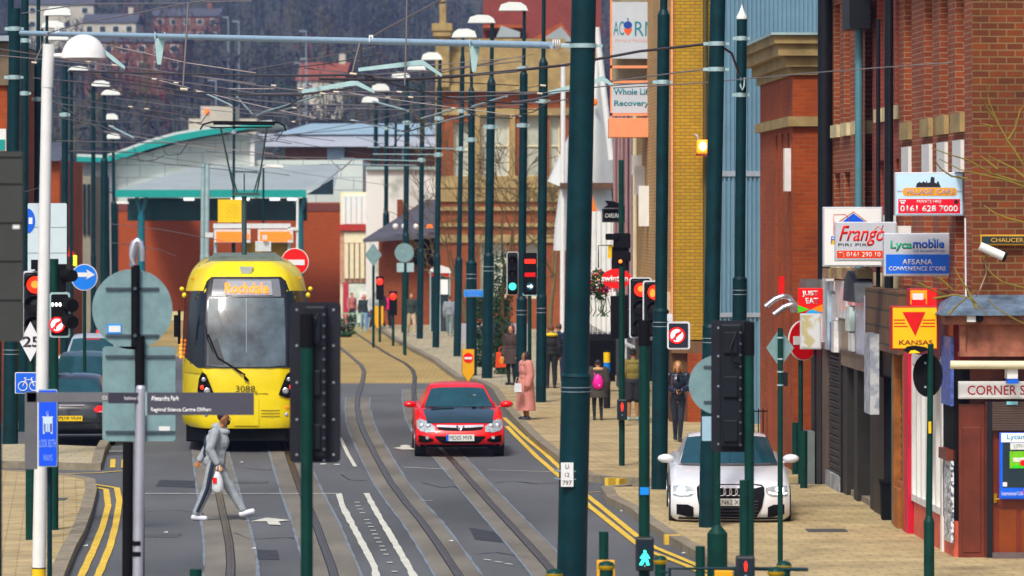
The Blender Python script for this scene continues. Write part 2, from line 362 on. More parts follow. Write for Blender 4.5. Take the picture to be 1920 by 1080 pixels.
# ================================================================ HILL, WOOD, FAR HOUSES
def hill_z(x, y):
    if y < 380: return -.2
    t = (y-380); return t*.082*min(1, t/60)+noise.noise(Vector((x*.008, y*.008, 3)))*6*min(1, t/200)
hm = M('hill_grass', (.035, .035, .025), .95, var=.5, scale=.03)
mb = MB(); nx, ny = 40, 44; vs = []
for j in range(ny+1):
    for i in range(nx+1):
        x = -420+840*i/nx; y = 370+1300*j/ny; vs.append((x, y, hill_z(x, y)))
mb.add(vs, [(j*(nx+1)+i, j*(nx+1)+i+1, (j+1)*(nx+1)+i+1, (j+1)*(nx+1)+i) for j in range(ny) for i in range(nx)], True)
mb.build('hill', hm)['kind'] = 'structure'
woodm = [M('wood_twigs_hazed', (.022, .026, .042), .95, var=.5, scale=.2), M('wood_twigs_brown', (.045, .040, .050), .95, var=.5, scale=.2), M('wood_evergreen', (.025, .045, .035), .95, var=.5, scale=.2), M('wood_russet', (.12, .028, .035), .95, var=.4, scale=.2), M('wood_olive', (.10, .085, .04), .95, var=.4, scale=.2)]  # haze blue of the far hill is mixed into the dark twig colours
wr = random.Random(3)
hs = [(225, 45, 760, 'pale'), (300, 62, 800, 'brick'), (215, 90, 700, 'brick'), (120, 25, 820, 'pale'), (330, 20, 880, 'pale'), (265, 118, 640, 'brick')]
mb = MB(); 
for k in range(1250):
    y = wr.uniform(400, 1180); x = wr.uniform(-.135, .14)*y; z = hill_z(x, y)
    h = wr.uniform(5, 11); w = h*wr.uniform(.3, .5); px = 960+x*F/y
    mi = wr.choices([0, 1, 2, 3, 4], [6, 3, 1.5, .25, .8])[0]
    if 210 < px < 300 and 620 < y < 900 and wr.random() < .5: mi = 3
    mb.use(woodm[mi])
    mb.cyl((x, y, z), (x+wr.uniform(-.5, .5), y, z+h*.8), .22, .06, 4, False)
    for q in range(58):
        a = wr.uniform(0, 6.283); u = wr.random()**.5; t = wr.uniform(.25, 1.05); rr = w*u*math.sin(min(3.0, .35+2.5*t))
        c = Vector((x+rr*math.cos(a), y+rr*math.sin(a), z+h*t)); s_ = wr.uniform(.25, .6)
        d1 = Vector((wr.gauss(0, 1), wr.gauss(0, 1), wr.gauss(0, 1.6))).normalized()*s_*1.6; d2 = Vector((wr.gauss(0, 1), wr.gauss(0, 1), wr.gauss(0, 1))).normalized()*s_*.6
        mb.add([c-d1, c+d2, c+d1], [(0, 1, 2)])
tag(mb.build('woodland', woodm[0]), kind='stuff')
slate = brick('grey_slate', (.11, .11, .135), (.08, .085, .11), (.05, .05, .06), .3, .22, .01, rough=.6, dirt=.3)
tile_o = brick('orange_roof_tile', (.45, .13, .06), (.36, .10, .05), (.15, .05, .03), .3, .25, .01, rough=.8)
farbrick = brick('far_red_brick', (.26, .09, .06), (.20, .07, .05), (.25, .2, .17), .225, .075, .01)
render_c = M('pale_render', (.55, .52, .44), .8, var=.15, scale=.5)
def house(label, px, py, d, w, dep, hw, hr, wallm, roofm, rz=0.0, wins=3, group=None, name='house', base=None, floors=2):
    """py = eaves row"""
    p = P(px, py, d); zb = base if base is not None else p.z-hw
    r = thing(name, label, 'house' if name == 'house' else 'building', (p.x, d, zb), rz, group); hh = p.z-zb
    MB().bx(-w/2, w/2, 0, dep, -3, hh).build('wall', wallm, r)
    mb = MB(); e = .3
    mb.add([(-w/2-e, -e, hh-.05), (w/2+e, -e, hh-.05), (w/2+e, dep/2, hh+hr), (-w/2-e, dep/2, hh+hr), (w/2+e, dep+e, hh-.05), (-w/2-e, dep+e, hh-.05)], [(0, 1, 2, 3), (3, 2, 4, 5), (0, 5, 4, 1)])
    mb.add([(-w/2-.01, 0, hh), (-w/2-.01, dep, hh), (-w/2-.01, dep/2, hh+hr-.25)], [(0, 1, 2)]); mb.add([(w/2+.01, 0, hh), (w/2+.01, dep, hh), (w/2+.01, dep/2, hh+hr-.25)], [(0, 2, 1)])
    rf = mb.build('roof', roofm, r)
    MB().bx(w*.3, w*.3+.9, dep/2-.4, dep/2+.4, hh, hh+hr+1.2).build('chimney', wallm, rf)
    for f in range(floors):
        for i in range(wins):
            x = -w/2+w*(i+.5)/wins; z = hh-1.9-f*2.8
            wf = MB().bx(x-.65, x+.65, -.08, .05, z, z+1.3).build('window', white, r)
            MB().bx(x-.55, x+.55, -.1, -.081, z+.1, z+1.2).build('pane', glassd, wf)
    return r
fh = [('distant brick house with pale gable windows, upper left of the wooded hill', 205, 42, 800, 10, 8, 6, 1.8, render_c, slate, 4),
      ('distant long terrace with a row of pale windows, just above the boom on the left', 250, 78, 720, 17, 8, 6, 1.6, farbrick, slate, 6),
      ('distant grey house near the top left corner behind the lamp heads', 110, 8, 860, 14, 8, 6, 3, render_c, slate, 4),
      ('distant red-roofed house in trees left of the hanging wire', 600, 150, 600, 6.5, 8, 2.6, 2.6, render_c, M('dull_orange_tile', (.22, .07, .05), .8, var=.3, scale=1), 2),
      ('distant grey terrace half hidden in the wood above the boom centre', 350, 30, 900, 14, 8, 6, 1.8, farbrick, slate, 5),
      ]
for q in fh: house(q[0], q[1], q[2], q[3], q[4], q[5], q[6], q[7], q[8], q[9], rz=R(rnd.uniform(-12, 12)), wins=q[10], group='houses on the far hill')
# hillside lamp standards
for i, (px, py, d) in enumerate(((448, 40, 620), (574, 58, 560), (575, 110, 540), (405, 150, 480), (563, 118, 600), (428, 32, 650))):
    p = P(px, py, d); zb = hill_z(p.x, d); r = thing('street_lamp', ['slim pale lamp standard far up the wooded hill', 'pale mast on the hill left of the hanging wire', 'pale tall mast in front of the orange-roofed house', 'pale lamp post low on the hill', 'short pale lamp post on the hill', 'pale mast near the top of the wood'][i], 'lamp post', (p.x, d, zb), group='lamp standards on the hill')
    MB().cyl((0, 0, 0), (0, 0, p.z-zb), .12, .08, 6).build('pole', galv, r); MB().bx(-.9, .1, -.1, .1, p.z-zb-.1, p.z-zb+.05).build('lamp_head', galv, r)
# ================================================================ BUILDINGS
brickA = brick('gable_brick', (.22, .062, .026), (.12, .034, .016), (.22, .14, .07), .24, .095, .011, dirt=.5, dscale=.8)
brickF = brick('facade_brick', (.31, .085, .045), (.23, .06, .035), (.36, .22, .14), .24, .082, .010, dirt=.35, dscale=.7)
brickB = brick('dark_red_brick', (.27, .06, .045), (.22, .05, .04), (.30, .14, .10), .24, .082, .009, dirt=.3, dscale=.8)
brickE = brick('orange_brick', (.36, .085, .035), (.27, .06, .026), (.27, .10, .05), .22, .08, .008, dirt=.4, dscale=.6)
brickY = brick('yellow_brick', (.52, .32, .075), (.42, .26, .065), (.20, .13, .045), .225, .077, .009, dirt=.18, dscale=.5, rough=.7)
brickT = brick('tan_brick', (.62, .40, .20), (.52, .33, .17), (.35, .23, .12), .225, .08, .01, dirt=.25)
brickJ = brick('hall_red_brick', (.33, .095, .045), (.25, .07, .035), (.22, .11, .06), .225, .08, .01, dirt=.4, dscale=.25)
brown = M('brown_paint', (.12, .028, .018), .45, var=.35, scale=3)
brownw = M('weathered_brown_fascia', (.30, .13, .09), .8, var=.6, scale=3)
dark = M('dark_shop_paint', (.010, .011, .015), .45, var=.3, spec=.3)
dkbrown = M('dark_brown_timber', (.10, .055, .035), .6, var=.4)
shut = M('grey_roller_shutter', (.06, .06, .065), .5, .4, var=.25)
teal = M('teal_fascia_paint', (.0, .30, .27), .4, var=.1)
clad = M('white_wall_cladding', (.62, .66, .64), .5, var=.1, scale=.4)
greyroof = M('grey_metal_roof', (.38, .42, .42), .5, .1, var=.15, scale=.3)
peach = M('peach_paint', (.80, .36, .22), .5, var=.08)
pinkred = M('crimson_paint', (.50, .015, .06), .5, var=.2)
lead = M('lead_sheet', (.14, .19, .25), .6, .2, var=.5, scale=6)
KX = .0354
def bld(name, label, X, Y, rz=-88.0, cat='building', group=None): return thing(name, label, cat, (X, Y, 0), R(rz), group)
def wall_open(r, u0, u1, z0, z1, ops, depth, mat, name='wall', y=0.0, wins=True, wmat=None, frame=None):
    """facade in the local x,z plane at y facing -y with real openings"""
    us = sorted({u0, u1, *[o[0] for o in ops], *[o[1] for o in ops]}); zs = sorted({z0, z1, *[o[2] for o in ops], *[o[3] for o in ops]})
    mb = MB()
    for a, b in zip(us, us[1:]):
        for c, d in zip(zs, zs[1:]):
            if any(o[0] <= a and b <= o[1] and o[2] <= c and d <= o[3] for o in ops): continue
            mb.add([(a, y, c), (b, y, c), (b, y, d), (a, y, d)], [(0, 1, 2, 3)])
    for a, b, c, d in ops:
        k = y+depth
        mb.add([(a, y, c), (a, k, c), (a, k, d), (a, y, d)], [(0, 1, 2, 3)]); mb.add([(b, y, c), (b, k, c), (b, k, d), (b, y, d)], [(3, 2, 1, 0)])
        mb.add([(a, y, c), (b, y, c), (b, k, c), (a, k, c)], [(0, 1, 2, 3)]); mb.add([(a, y, d), (b, y, d), (b, k, d), (a, k, d)], [(3, 2, 1, 0)])
    w = mb.build(name, mat, r)
    if wins:
        for a, b, c, d in ops:
            k = y+depth
            f = MB(); t = .07
            f.bx(a, a+t, k-.05, k+.02, c, d).bx(b-t, b, k-.05, k+.02, c, d).bx(a+t, b-t, k-.05, k+.02, c, c+t).bx(a+t, b-t, k-.05, k+.02, d-t, d).bx(a+t, b-t, k-.04, k+.02, (c+d)/2-.03, (c+d)/2+.03)
            wf = f.build('window', frame or white, r); MB().bx(a, b, k+.021, k+.04, c, d).build('pane', wmat or glassd, wf)
    return w
def shell(r, u0, u1, y0, y1, z0, z1, mat, sidemat=None, name='wall'):
    """body of a building behind its facade: side toward camera, back, far side, top"""
    mb = MB(); mb.use(sidemat or mat)
    mb.add([(u1, y0, z0), (u1, y1, z0), (u1, y1, z1), (u1, y0, z1)], [(0, 1, 2, 3)])
    mb.use(mat); mb.add([(u0, y0, z0), (u0, y1, z0), (u0, y1, z1), (u0, y0, z1)], [(3, 2, 1, 0)])
    mb.add([(u0, y1, z0), (u1, y1, z0), (u1, y1, z1), (u0, y1, z1)], [(3, 2, 1, 0)]); mb.add([(u0, y0, z1), (u1, y0, z1), (u1, y1, z1), (u0, y1, z1)], [(0, 1, 2, 3)])
    return mb.build(name, mat, r)
def Yu(px): return 67600/(px-676.8)          # depth along the upper wall line for a column of the photo
def Yg(px): return 65669/(px-676.8)          # same at the shop front line
def zz(py, Y): return CH-(py-HY)*Y/F
# ---- A: corner building (gable on the side street, facade with slit windows)
A = bld('corner_building', 'tall red brick corner building with slit upper windows, pale sills and a brown shop below', 6.36, 59.0)
uA = lambda px: -(Yu(px)-59.0)
LA = -uA(1685); ZT = 9.6
opsA = []
for px in (1703, 1742, 1771, 1801):
    u = uA(px); z1 = 6.28; opsA.append((u-.52, u+.38, z1, 8.45))
    opsA.append((u-.52, u+.38, 3.75, 5.6))
opsA = [o for o in opsA]
wall_open(A, -LA, 0, 2.9, ZT, opsA, .42, brickF, 'front_wall')
shell(A, -LA, 0, 0, 9, 2.9, ZT, brickA, brickA, 'gable_wall')
for o in opsA:
    if o[2] > 6: MB().bx(o[0]-.06, o[1]+.06, -.07, .12, o[2]-.27, o[2]).build('window_sill', stone, A)
    else: MB().bx(o[0]+.02, o[1]-.02, -.05, .1, o[3]-.15, o[3]+.30).build('window_lintel', white, A)
MB().bx(-LA, .0, -.22, 0, 8.62, 8.85).bx(-LA, 0, -.12, 0, 8.5, 8.62).build('gutter', M('gutter_grey', (.13, .12, .14), .6), A)
rr = MB(); rr.add([(-LA, -.1, ZT), (0.15, -.1, ZT), (.15, 4.5, ZT+2.6), (-LA, 4.5, ZT+2.6), (.15, 9.1, ZT), (-LA, 9.1, ZT)], [(0, 1, 2, 3), (3, 2, 4, 5)]); rr.build('roof', slate, A)
MB().tube([(-LA+.1, -.16, 2.9), (-LA+.1, -.16, 8.6)], .055, 8).build('drainpipe', black, A)
MB().tube([(uA(1748), -.1, 8.1), (uA(1748), -.12, 8.5), (uA(1742), -.5, 9.2)], .025, 6).bx(uA(1757)-.1, uA(1757)+.1, -.12, 0, 8.1, 8.4).build('cable_bracket', galv, A)
# ---- ground floor of A: brown corner shop
S = bld('corner_shop', 'brown timber corner shop under a lead canopy, roller shutter half down, panelled door', 6.12, 58.9)
gU = lambda px: -(Yg(px)-58.9)
sL = -gU(1697)
# side-street front faces the camera: build in world axes
W0 = 58.9; s0 = W0/F
def wx(px): return (px-960)*s0
def wz(py): return CH-(py-HY)*s0
MB().bx(wx(1792), wx(2500), W0+.02, W0+5, -.05, 2.95).build('wall', brown, S, W=True)
mb = MB().bx(wx(1797), wx(1846), W0-.06, W0+.05, wz(1052), wz(757)).bx(wx(1804), wx(1838), W0-.075, W0-.05, wz(1035), wz(800)).bx(wx(1846), wx(1858), W0-.12, W0+.05, wz(1066), wz(752))
mb.build('pilaster', brown, S, W=True, bevel=.008)
# door
dm = M('mahogany_door', (.17, .035, .02), .4, var=.3, scale=2)
dr = MB().bx(wx(1860), wx(1990), W0-.04, W0+.04, wz(1060), wz(806)).build('door', dm, S, W=True)
mb = MB()
for x0, x1, y0, y1 in ((1872, 1905, 1036, 954), (1914, 1946, 1036, 954), (1955, 1982, 1036, 954)): mb.bx(wx(x0), wx(x1), W0-.055, W0-.04, wz(y0), wz(y1))
mb.build('door_panel', M('mahogany_panel', (.20, .05, .02), .4, var=.3, scale=2), dr, W=False)
for o in (dr.children): o.data.transform((Matrix.Translation(S.location) @ Matrix.Rotation(S.rotation_euler.z, 4, 'Z')).inverted())
MB().bx(wx(1862), wx(1868), W0-.09, W0-.04, wz(942), wz(925)).cyl((wx(1864), W0-.12, wz(935)), (wx(1872), W0-.12, wz(935)), .012).build('handle', M('brass', (.5, .33, .1), .35, .8), S, W=True)
MB().bx(wx(1858), wx(2000), W0-.25, W0, -.0, .19).build('step', M('stone_step', (.13, .10, .10), .8), S, W=True)
# shutter box above the door
mb = MB()
for i in range(12):
    z = wz(806)+i*(wz(752)-wz(806))/12; mb.prism([(wx(1851), z), (wx(2000), z), (wx(2000), z+.028), (wx(1851), z+.028)], W0-.13, W0-.06)
mb.build('roller_shutter', M('brown_grey_shutter', (.10, .07, .06), .5, .3), S, W=True)
MB().bx(wx(1885), wx(1906), W0-.15, W0-.13, wz(758), wz(752)).build('shutter_label', M('pale_cyan', (.3, .6, .7), .5), S, W=True)
MB().bx(wx(1848), wx(1858), W0-.14, W0-.0, wz(1060), wz(752)).build('shutter_guide', dark, S, W=True)
# canopy
mb = MB().use(lead)
mb.add([(wx(1758), W0-.55, wz(590)), (wx(2500), W0-.55, wz(590)), (wx(2500), W0+.1, wz(553)), (wx(1790), W0+.1, wz(553)), (wx(1758), W0-.55, wz(582)), (wx(2500), W0-.55, wz(582))], [(0, 1, 5, 4), (4, 5, 2, 3)])
mb.add([(wx(1758), W0-.55, wz(590)), (wx(1758), W0-.55, wz(582)), (wx(1790), W0+.1, wz(553)), (wx(1768), W0+2.5, wz(590))], [(0, 3, 2, 1)])
mb.build('canopy', lead, S, W=True)
MB().bx(wx(1766), wx(2500), W0-.42, W0+.02, wz(607), wz(589)).build('soffit', brownw, S, W=True)
MB().bx(wx(1797), wx(2500), W0-.26, W0+.02, wz(660), wz(606)).bx(wx(1795), wx(1806), W0-.32, W0-.26, wz(664), wz(604)).bx(wx(1795), wx(2500), W0-.33, W0-.0, wz(667), wz(659)).build('fascia', brownw, S, W=True)
MB().cyl((wx(1776), W0-.42, wz(682)), (wx(2400), W0-.42, wz(684)), .058, n=14).build('awning_roller', cream, S, W=True)
MB().bx(wx(1882), wx(1902), W0-.4, W0-.1, wz(708), wz(684)).build('awning_bracket', white, S, W=True)
MB().bx(wx(1883), wx(1903), W0-.41, W0-.1, wz(717), wz(709)).build('bracket_end', blue, S, W=True)
MB().bx(wx(1806), wx(1822), W0-.5, W0-.42, wz(602), wz(587)).build('security_lamp', white, S, W=True)
MB().ell((wx(1830), W0-.47, wz(596)), (.05, .05, .05)).build('dome_camera', blackm, S, W=True)
# street facade of the shop: white frames over a pink stall riser
MB().bx(gU(1716), 0.0, -.02, .22, .0, .62).build('stall_riser', M('pink_riser', (.55, .14, .10), .6, var=.3), S)
mb = MB(); ua, ub = gU(1716), gU(1771); n = 6
for i in range(n+1):
    u = ua+(ub-ua)*i/n; mb.bx(u-.05, u+.05, -.05, .06, .62, 2.75)
mb.bx(ua, ub, -.05, .06, .62, .72).bx(ua, ub, -.05, .06, 2.65, 2.8).build('window_frame', white, S)
MB().bx(ua, ub, .07, .1, .6, 2.8).build('window_glass', M('shop_window_glass', (.35, .38, .38), .08, var=.5, scale=2.5), S)
MB().bx(gU(1770), gU(1773), -.05, .1, 0, 2.85).build('post', white, S)
MB().bx(gU(1773), -.0, -.03, .2, .62, 2.8).build('corner_panel', blackm, S)
MB().bx(-sL, .0, -.03, .2, 2.78, 3.62).build('street_fascia', M('fascia_deep_red', (.22, .015, .03), .5, var=.4), S)
MB().bx(gU(1707), gU(1715), -.1, .2, 0, 2.8).build('red_pilaster', pinkred, S)
mb = MB().use(M('poster_purple_blue', (.09, .13, .38), .5, var=.6, scale=12)); mb.bx(gU(1775), gU(1793), -.075, -.03, wz(768)+.05, wz(632)); mb.build('poster_strip', None, S)
def noisy(name, a, b, sc_=14):
    m = bpy.data.materials.new(name); m.use_nodes = True; nt = m.node_tree; bb = nt.nodes['Principled BSDF']; L = nt.links.new
    tc = nt.nodes.new('ShaderNodeTexCoord'); v = nt.nodes.new('ShaderNodeTexNoise'); v.inputs['Scale'].default_value = sc_; L(tc.outputs['Object'], v.inputs[0])
    r = nt.nodes.new('ShaderNodeValToRGB'); r.color_ramp.elements[0].color = (*a, 1); r.color_ramp.elements[1].color = (*b, 1); r.color_ramp.elements[0].position = .42; r.color_ramp.elements[1].position = .56
    L(v.outputs['Fac'], r.inputs[0]); L(r.outputs[0], bb.inputs['Base Color']); bb.inputs['Roughness'].default_value = .4; return m
MB().bx(gU(1780), gU(1793), -.07, -.03, .32, 1.45).build('foil_display', noisy('silver_and_grey_foil', (.08, .09, .14), (.75, .78, .8), 20), S)
MB().bx(gU(1776), -.0, -.12, -.0, 1.45, 1.6).build('ledge', brown, S)
# ---- shop next door: orange-brown shutter bay, bin
T = bld('shuttered_takeaway', 'narrow brown shopfront with small grey shutter and red fascia, next to the corner shop', 6.12+KX*0-.0354*(Yg(1704)-58.9), Yg(1704))
tU = lambda px: -(Yg(px)-Yg(1704)); tL = -tU(1641)
MB().bx(-tL, 0, .12, .6, -.05, 3.4).build('wall', dkbrown, T)
mb = MB().bx(-tL, tU(1660), -.02, .14, 0, 2.3).build('black_door', dark, T)
mb = MB()
for i in range(26): mb.bx(tU(1686), tU(1702), .03+.02*(i % 2), .1, .8+i*.065, .8+i*.065+.05)
mb.build('roller_shutter', shut, T)
MB().bx(tU(1702), 0, -.08, .12, 0, 2.75).bx(tU(1686), tU(1683), -.08, .12, 0, 2.75).bx(tU(1686), 0, -.06, .12, 0, .8).build('timber_frame', M('orange_timber', (.30, .12, .045), .6, var=.4), T)
MB().bx(tU(1683), tU(1679), -.06, .12, 0, 2.6).build('teal_jamb', M('teal_jamb_paint', (.03, .15, .15), .6), T)
MB().bx(-tL, 0, -.16, .12, 2.75, 3.7).build('fascia', brick('quoin_blocks', (.16, .09, .05), (.12, .065, .04), (.05, .04, .03), .5, .26, .02), T)
MB().bx(tU(1668), tU(1656), -.3, -.16, 1.75, 3.0).build('hanging_panel', noisy('grey_info_panel', (.3, .34, .42), (.55, .58, .6), 6), T)
# ---- B/C : long middle building
B = bld('terrace_building', 'long red brick terrace with drainpipes, slit windows and dark shopfronts below', 6.36-KX*(Yu(1685)-59), Yu(1685))
bU = lambda px: -(Yu(px)-Yu(1685)); bL = -bU(1541)
opsB = []
for px in (1640, 1656, 1673):
    u = bU(px); opsB.append((u-.55, u+.25, 6.6, 8.7)); opsB.append((u-.55, u+.25, 3.9, 5.75))
for px in (1571, 1590, 1611):
    u = bU(px); opsB.append((u-.6, u+.3, 6.45, 8.6)); opsB.append((u-.6, u+.3, 4.0, 5.6))
wall_open(B, bU(1622), 0, 2.9, 10.6, [o for o in opsB if o[0] > bU(1622)], .42, brickB, 'front_wall', y=.12)
wall_open(B, -bL, bU(1622), 2.9, 10.6, [o for o in opsB if o[0] < bU(1622)], .42, brickF, 'front_wall')
shell(B, -bL, 0, .12, 8, 2.9, 10.6, brickB, brickB, 'rear_wall')
for o in opsB: MB().bx(o[0]-.05, o[1]+.05, -.07 if o[0] < bU(1622) else .05, .2, o[2]-.22, o[2]).build('window_sill', M('cream_sill', (.62, .55, .36), .7, var=.25), B)
for px, zt, m_, rr_ in ((1626, 8.4, M('pale_blue_pipe', (.10, .22, .26), .5), .065), (1663, 8, black, .035), (1683.5, 10, black, .07), (1561, 10.4, black, .13)):
    MB().tube([(bU(px), -.14, 2.9), (bU(px), -.14, zt)], rr_, 8).build('drainpipe', m_, B)
MB().bx(bU(1632), bU(1618), -.35, -.0, 7.95, 8.5).bx(bU(1634), bU(1612), -.3, 0, 8.9, 9.1).build('hopper', dark, B)
MB().bx(-bL-.3, 0, -.35, 0, 9.35, 9.65).bx(-bL-.3, 0, -.2, 0, 9.0, 9.35).build('cornice', M('slate_cornice', (.15, .16, .22), .7, var=.4), B)
# mid-row shopfronts
def fpan(root, Yr, x0, x1, y0, y1, c_, out=.12, nm='fascia_panel', var=.3):
    a_, b_ = -(Yg(x0)-Yr), -(Yg(x1)-Yr); Ym = Yg((x0+x1)/2); MB().bx(a_, b_, -out, .02, zz(y1, Ym), zz(y0, Ym)).build(nm, M('panel_%d_%d' % (x0, y0), c_, .22, var=var, scale=3), root)
D_sh = bld('black_shopfront', 'black shopfront with recessed doorways beside the grey roller shutter', 6.12-.0354*(Yg(1641)-58.9), Yg(1641))
dU = lambda px: -(Yg(px)-Yg(1641)); dL = -dU(1580)
MB().bx(-dL, 0, .22, .5, 0, 3.2).build('recess', blackm, D_sh)
for a, b in ((1580, 1588), (1601, 1608), (1632, 1641)): MB().bx(dU(a), dU(b), 0, .22, 0, 2.75).build('pier', M('charcoal_pier', (.022, .02, .018), .6, var=.3), D_sh)
MB().bx(-dL, 0, -.03, .3, 2.3, 3.0).build('head_panel', M('grey_brown_head', (.22, .17, .13), .6, var=.2), D_sh)
MB().bx(-dL, 0, -.06, .0, 2.55, 3.6).build('fascia', M('grey_mauve_fascia', (.20, .17, .18), .45, var=.3, scale=2), D_sh)
for q in ((1581, 1602, 527, 596, (.78, .80, .82), .14), (1583, 1602, 600, 655, (.22, .15, .10), .08), (1603, 1612, 527, 572, (.62, .40, .38)), (1603, 1611, 575, 620, (.55, .68, .66), .16), (1604, 1611, 624, 658, (.74, .78, .76)), (1612, 1622, 555, 660, (.22, .12, .20), .08), (1624, 1640, 553, 664, (.50, .53, .68), .16)): fpan(D_sh, Yg(1641), *q)
for px_ in (1573, 1590, 1610, 1630): fpan(D_sh, Yg(1641), px_-7, px_+4, 503, 522, (.30, .24, .15), .22, 'stone_bracket')
MB().prism([(-1.9, 3.45), (-.1, 3.45), (-.3, 3.75), (-1.2, 3.95), (-1.7, 3.8)], -.30, 0).build('lead_bay_roof', M('black_lead', (.05, .055, .065), .6, var=.5, scale=5), D_sh)
MB().bx(dU(1615), dU(1620), .15, .168, 1.2, 1.35).build('red_sticker', red, D_sh)
MB().bx(dU(1609), dU(1631), .06, .22, 0, .22).build('step', kerb_m, D_sh); MB().bx(dU(1589), dU(1600), .06, .22, 0, .22).build('step', kerb_m, D_sh); MB().bx(dU(1614), dU(1628), .17, .22, .22, 2.4).build('door_leaf', M('door_very_dark', (.02, .022, .03), .25), D_sh)
E_sh = bld('shuttered_shop', 'shop with closed grey roller shutter, black pillars and battered pale sign fascia', 6.12-.0354*(Yg(1580)-58.9), Yg(1580))
eU = lambda px: -(Yg(px)-Yg(1580)); eL = -eU(1523)
MB().bx(-eL, 0, .12, .5, 0, 3.3).build('wall', dkbrown, E_sh)
mb = MB()
for i in range(34): mb.bx(eU(1553), eU(1578), .0+.02*(i % 2), .1, .38+i*.06, .38+i*.06+.045)
mb.build('roller_shutter', shut, E_sh)
MB().bx(eU(1553), eU(1579), -.05, .12, 0, .38).build('stall_riser', M('dirty_white_riser', (.32, .33, .34), .7, var=.5), E_sh)
for a, b in ((1534, 1543), (1524, 1530), (1576, 1580)): MB().bx(eU(a), eU(b), -.03, .12, 0, 2.9).build('pillar', dark, E_sh)
MB().bx(eU(1544), eU(1552), -.02, .12, 0, 2.9).build('jamb', M('brown_jamb', (.14, .10, .08), .6), E_sh)
MB().bx(-eL, 0, -.06, .12, 2.5, 3.7).build('fascia', noisy('brown_stained_fascia', (.20, .15, .13), (.35, .28, .25), 3), E_sh)
def fpan(root, Yr, x0, x1, y0, y1, c_, out=.12, nm='fascia_panel', var=.3):
    a_, b_ = -(Yg(x0)-Yr), -(Yg(x1)-Yr); Ym = Yg((x0+x1)/2); MB().bx(a_, b_, -out, .02, zz(y1, Ym), zz(y0, Ym)).build(nm, M('panel_%d_%d' % (x0, y0), c_, .22, var=var, scale=3), root)
for q in ((1544, 1553, 542, 640, (.75, .62, .62)), (1547, 1551, 575, 622, (.75, .03, .03), .14), (1555, 1562, 513, 640, (.80, .78, .84)), (1563, 1568, 527, 655, (.50, .62, .70), .15), (1569, 1578, 527, 545, (.8, .84, .86)), (1569, 1578, 552, 600, (.78, .82, .84), .10), (1569, 1573, 604, 658, (.04, .10, .45)), (1574, 1579, 602, 660, (.8, .83, .84), .14)): fpan(E_sh, Yg(1580), *q)
fpan(E_sh, Yg(1580), 1530, 1543, 523, 545, (.12, .12, .12), .3, 'lead_hood')
MB().bx(eU(1523), eU(1531), -.22, -.03, .0, .95).build('utility_box', M('grey_green_box', (.17, .19, .18), .6), E_sh)
# ---- E: orange brick hall with stone cornice
E = bld('orange_brick_hall', 'orange brick building with a heavy stone cornice and tall narrow niches', 5.2, 79.0)
eL2 = 6.5
nic = [(-1.0, -.62, 1.5, 6.4), (-2.2, -1.8, 1.5, 6.4), (-3.3, -2.9, 1.5, 6.4)]
wall_open(E, -eL2, 0, 0, 8.0, nic, .25, brickE, 'front_wall', wmat=glassd)
shell(E, -eL2, 0, 0, 5, 0, 8.0, brickE, brickE, 'side_wall')
mb = MB()
for i, (z0, z1, o) in enumerate(((7.45, 7.6, .06), (7.6, 7.8, .16), (7.8, 8.02, .30), (8.02, 8.17, .38))): mb.bx(-eL2-.1, o, -o, 3.8, z0, z1)
mb.bx(-eL2-.1, .1, -.1, 3.0, 6.5, 6.68); mb.build('cornice', stone, E)
MB().bx(-eL2-.1, .45, -.45, 3.8, 8.175, 8.22).build('lead_capping', galvp, E)
MB().bx(-.6, -.35, -.12, -.0, 5.3, 6.1).build('white_bracket', white, E)
MB().bx(-1.8, -1.6, -.1, 0, 3.3, 3.7).build('alarm_box', M('red_alarm_box', (.7, .02, .02), .5), E)
# gap building behind E with slate roof
# ---- F: steel clad block
F_ = thing('clad_block', 'tall blue grey block clad in ribbed metal sheet behind the lamp column', 'building', (4.62, 97.0, 0))
cladm = M('blue_grey_ribbed_sheet', (.20, .32, .40), .4, .35, var=.15, scale=.6)
mb = MB(); mb.bx(0, 9, .05, 9, 0, 14)
for i in range(92):
    x = i*.098; mb.prism([(x, 0), (x+.04, 0), (x+.04, 14), (x, 14)], 0.0, .05)
mb.build('wall', cladm, F_)
MB().bx(-.02, 9, -.03, .0, 5.75, 5.87).bx(-.02, 9, -.03, 0, 2.55, 2.65).build('trim', galv, F_)
MB().bx(.5, .53, -.04, 0, 4.2, 5.0).build('yellow_stain', M('ochre_stain', (.45, .36, .12), .7), F_)
# ---- G: yellow brick block
Gb = bld('yellow_brick_block', 'yellow brick block with a tan street front and orange brick base', 3.64, 98.0)
shell(Gb, -11.7, 0, 0, 8, 2.0, 13, brickT, brickY, 'wall')
wall_open(Gb, -11.7, 0, 2.6, 13, [], .1, brickT, 'front_wall')
W0 = 98.0; s0 = W0/F
MB().bx(3.64, 12, W0+.1, W0+3, 0, wz(640)).build('base_wall', M('dark_brown_base', (.09, .045, .025), .7, var=.3), Gb, W=True)
MB().bx(3.66, 12, W0-.05, W0+.1, wz(662), wz(640)).build('band', M('brown_band', (.16, .09, .05), .7, var=.3), Gb, W=True)
MB().bx(wx(1289), wx(1330), W0-.08, W0+.1, 0, wz(662)).build('brick_pier', brickE, Gb, W=True)
MB().tube([(wx(1322), W0-.07, wz(640)), (wx(1322), W0-.07, 12.9)], .055, 8).build('drainpipe', M('bronze_pipe', (.09, .07, .03), .5), Gb, W=True)
MB().bx(wx(1258), wx(1262), W0-.06, W0+.02, 2.0, 13).build('corner_trim', peach, Gb, W=True)
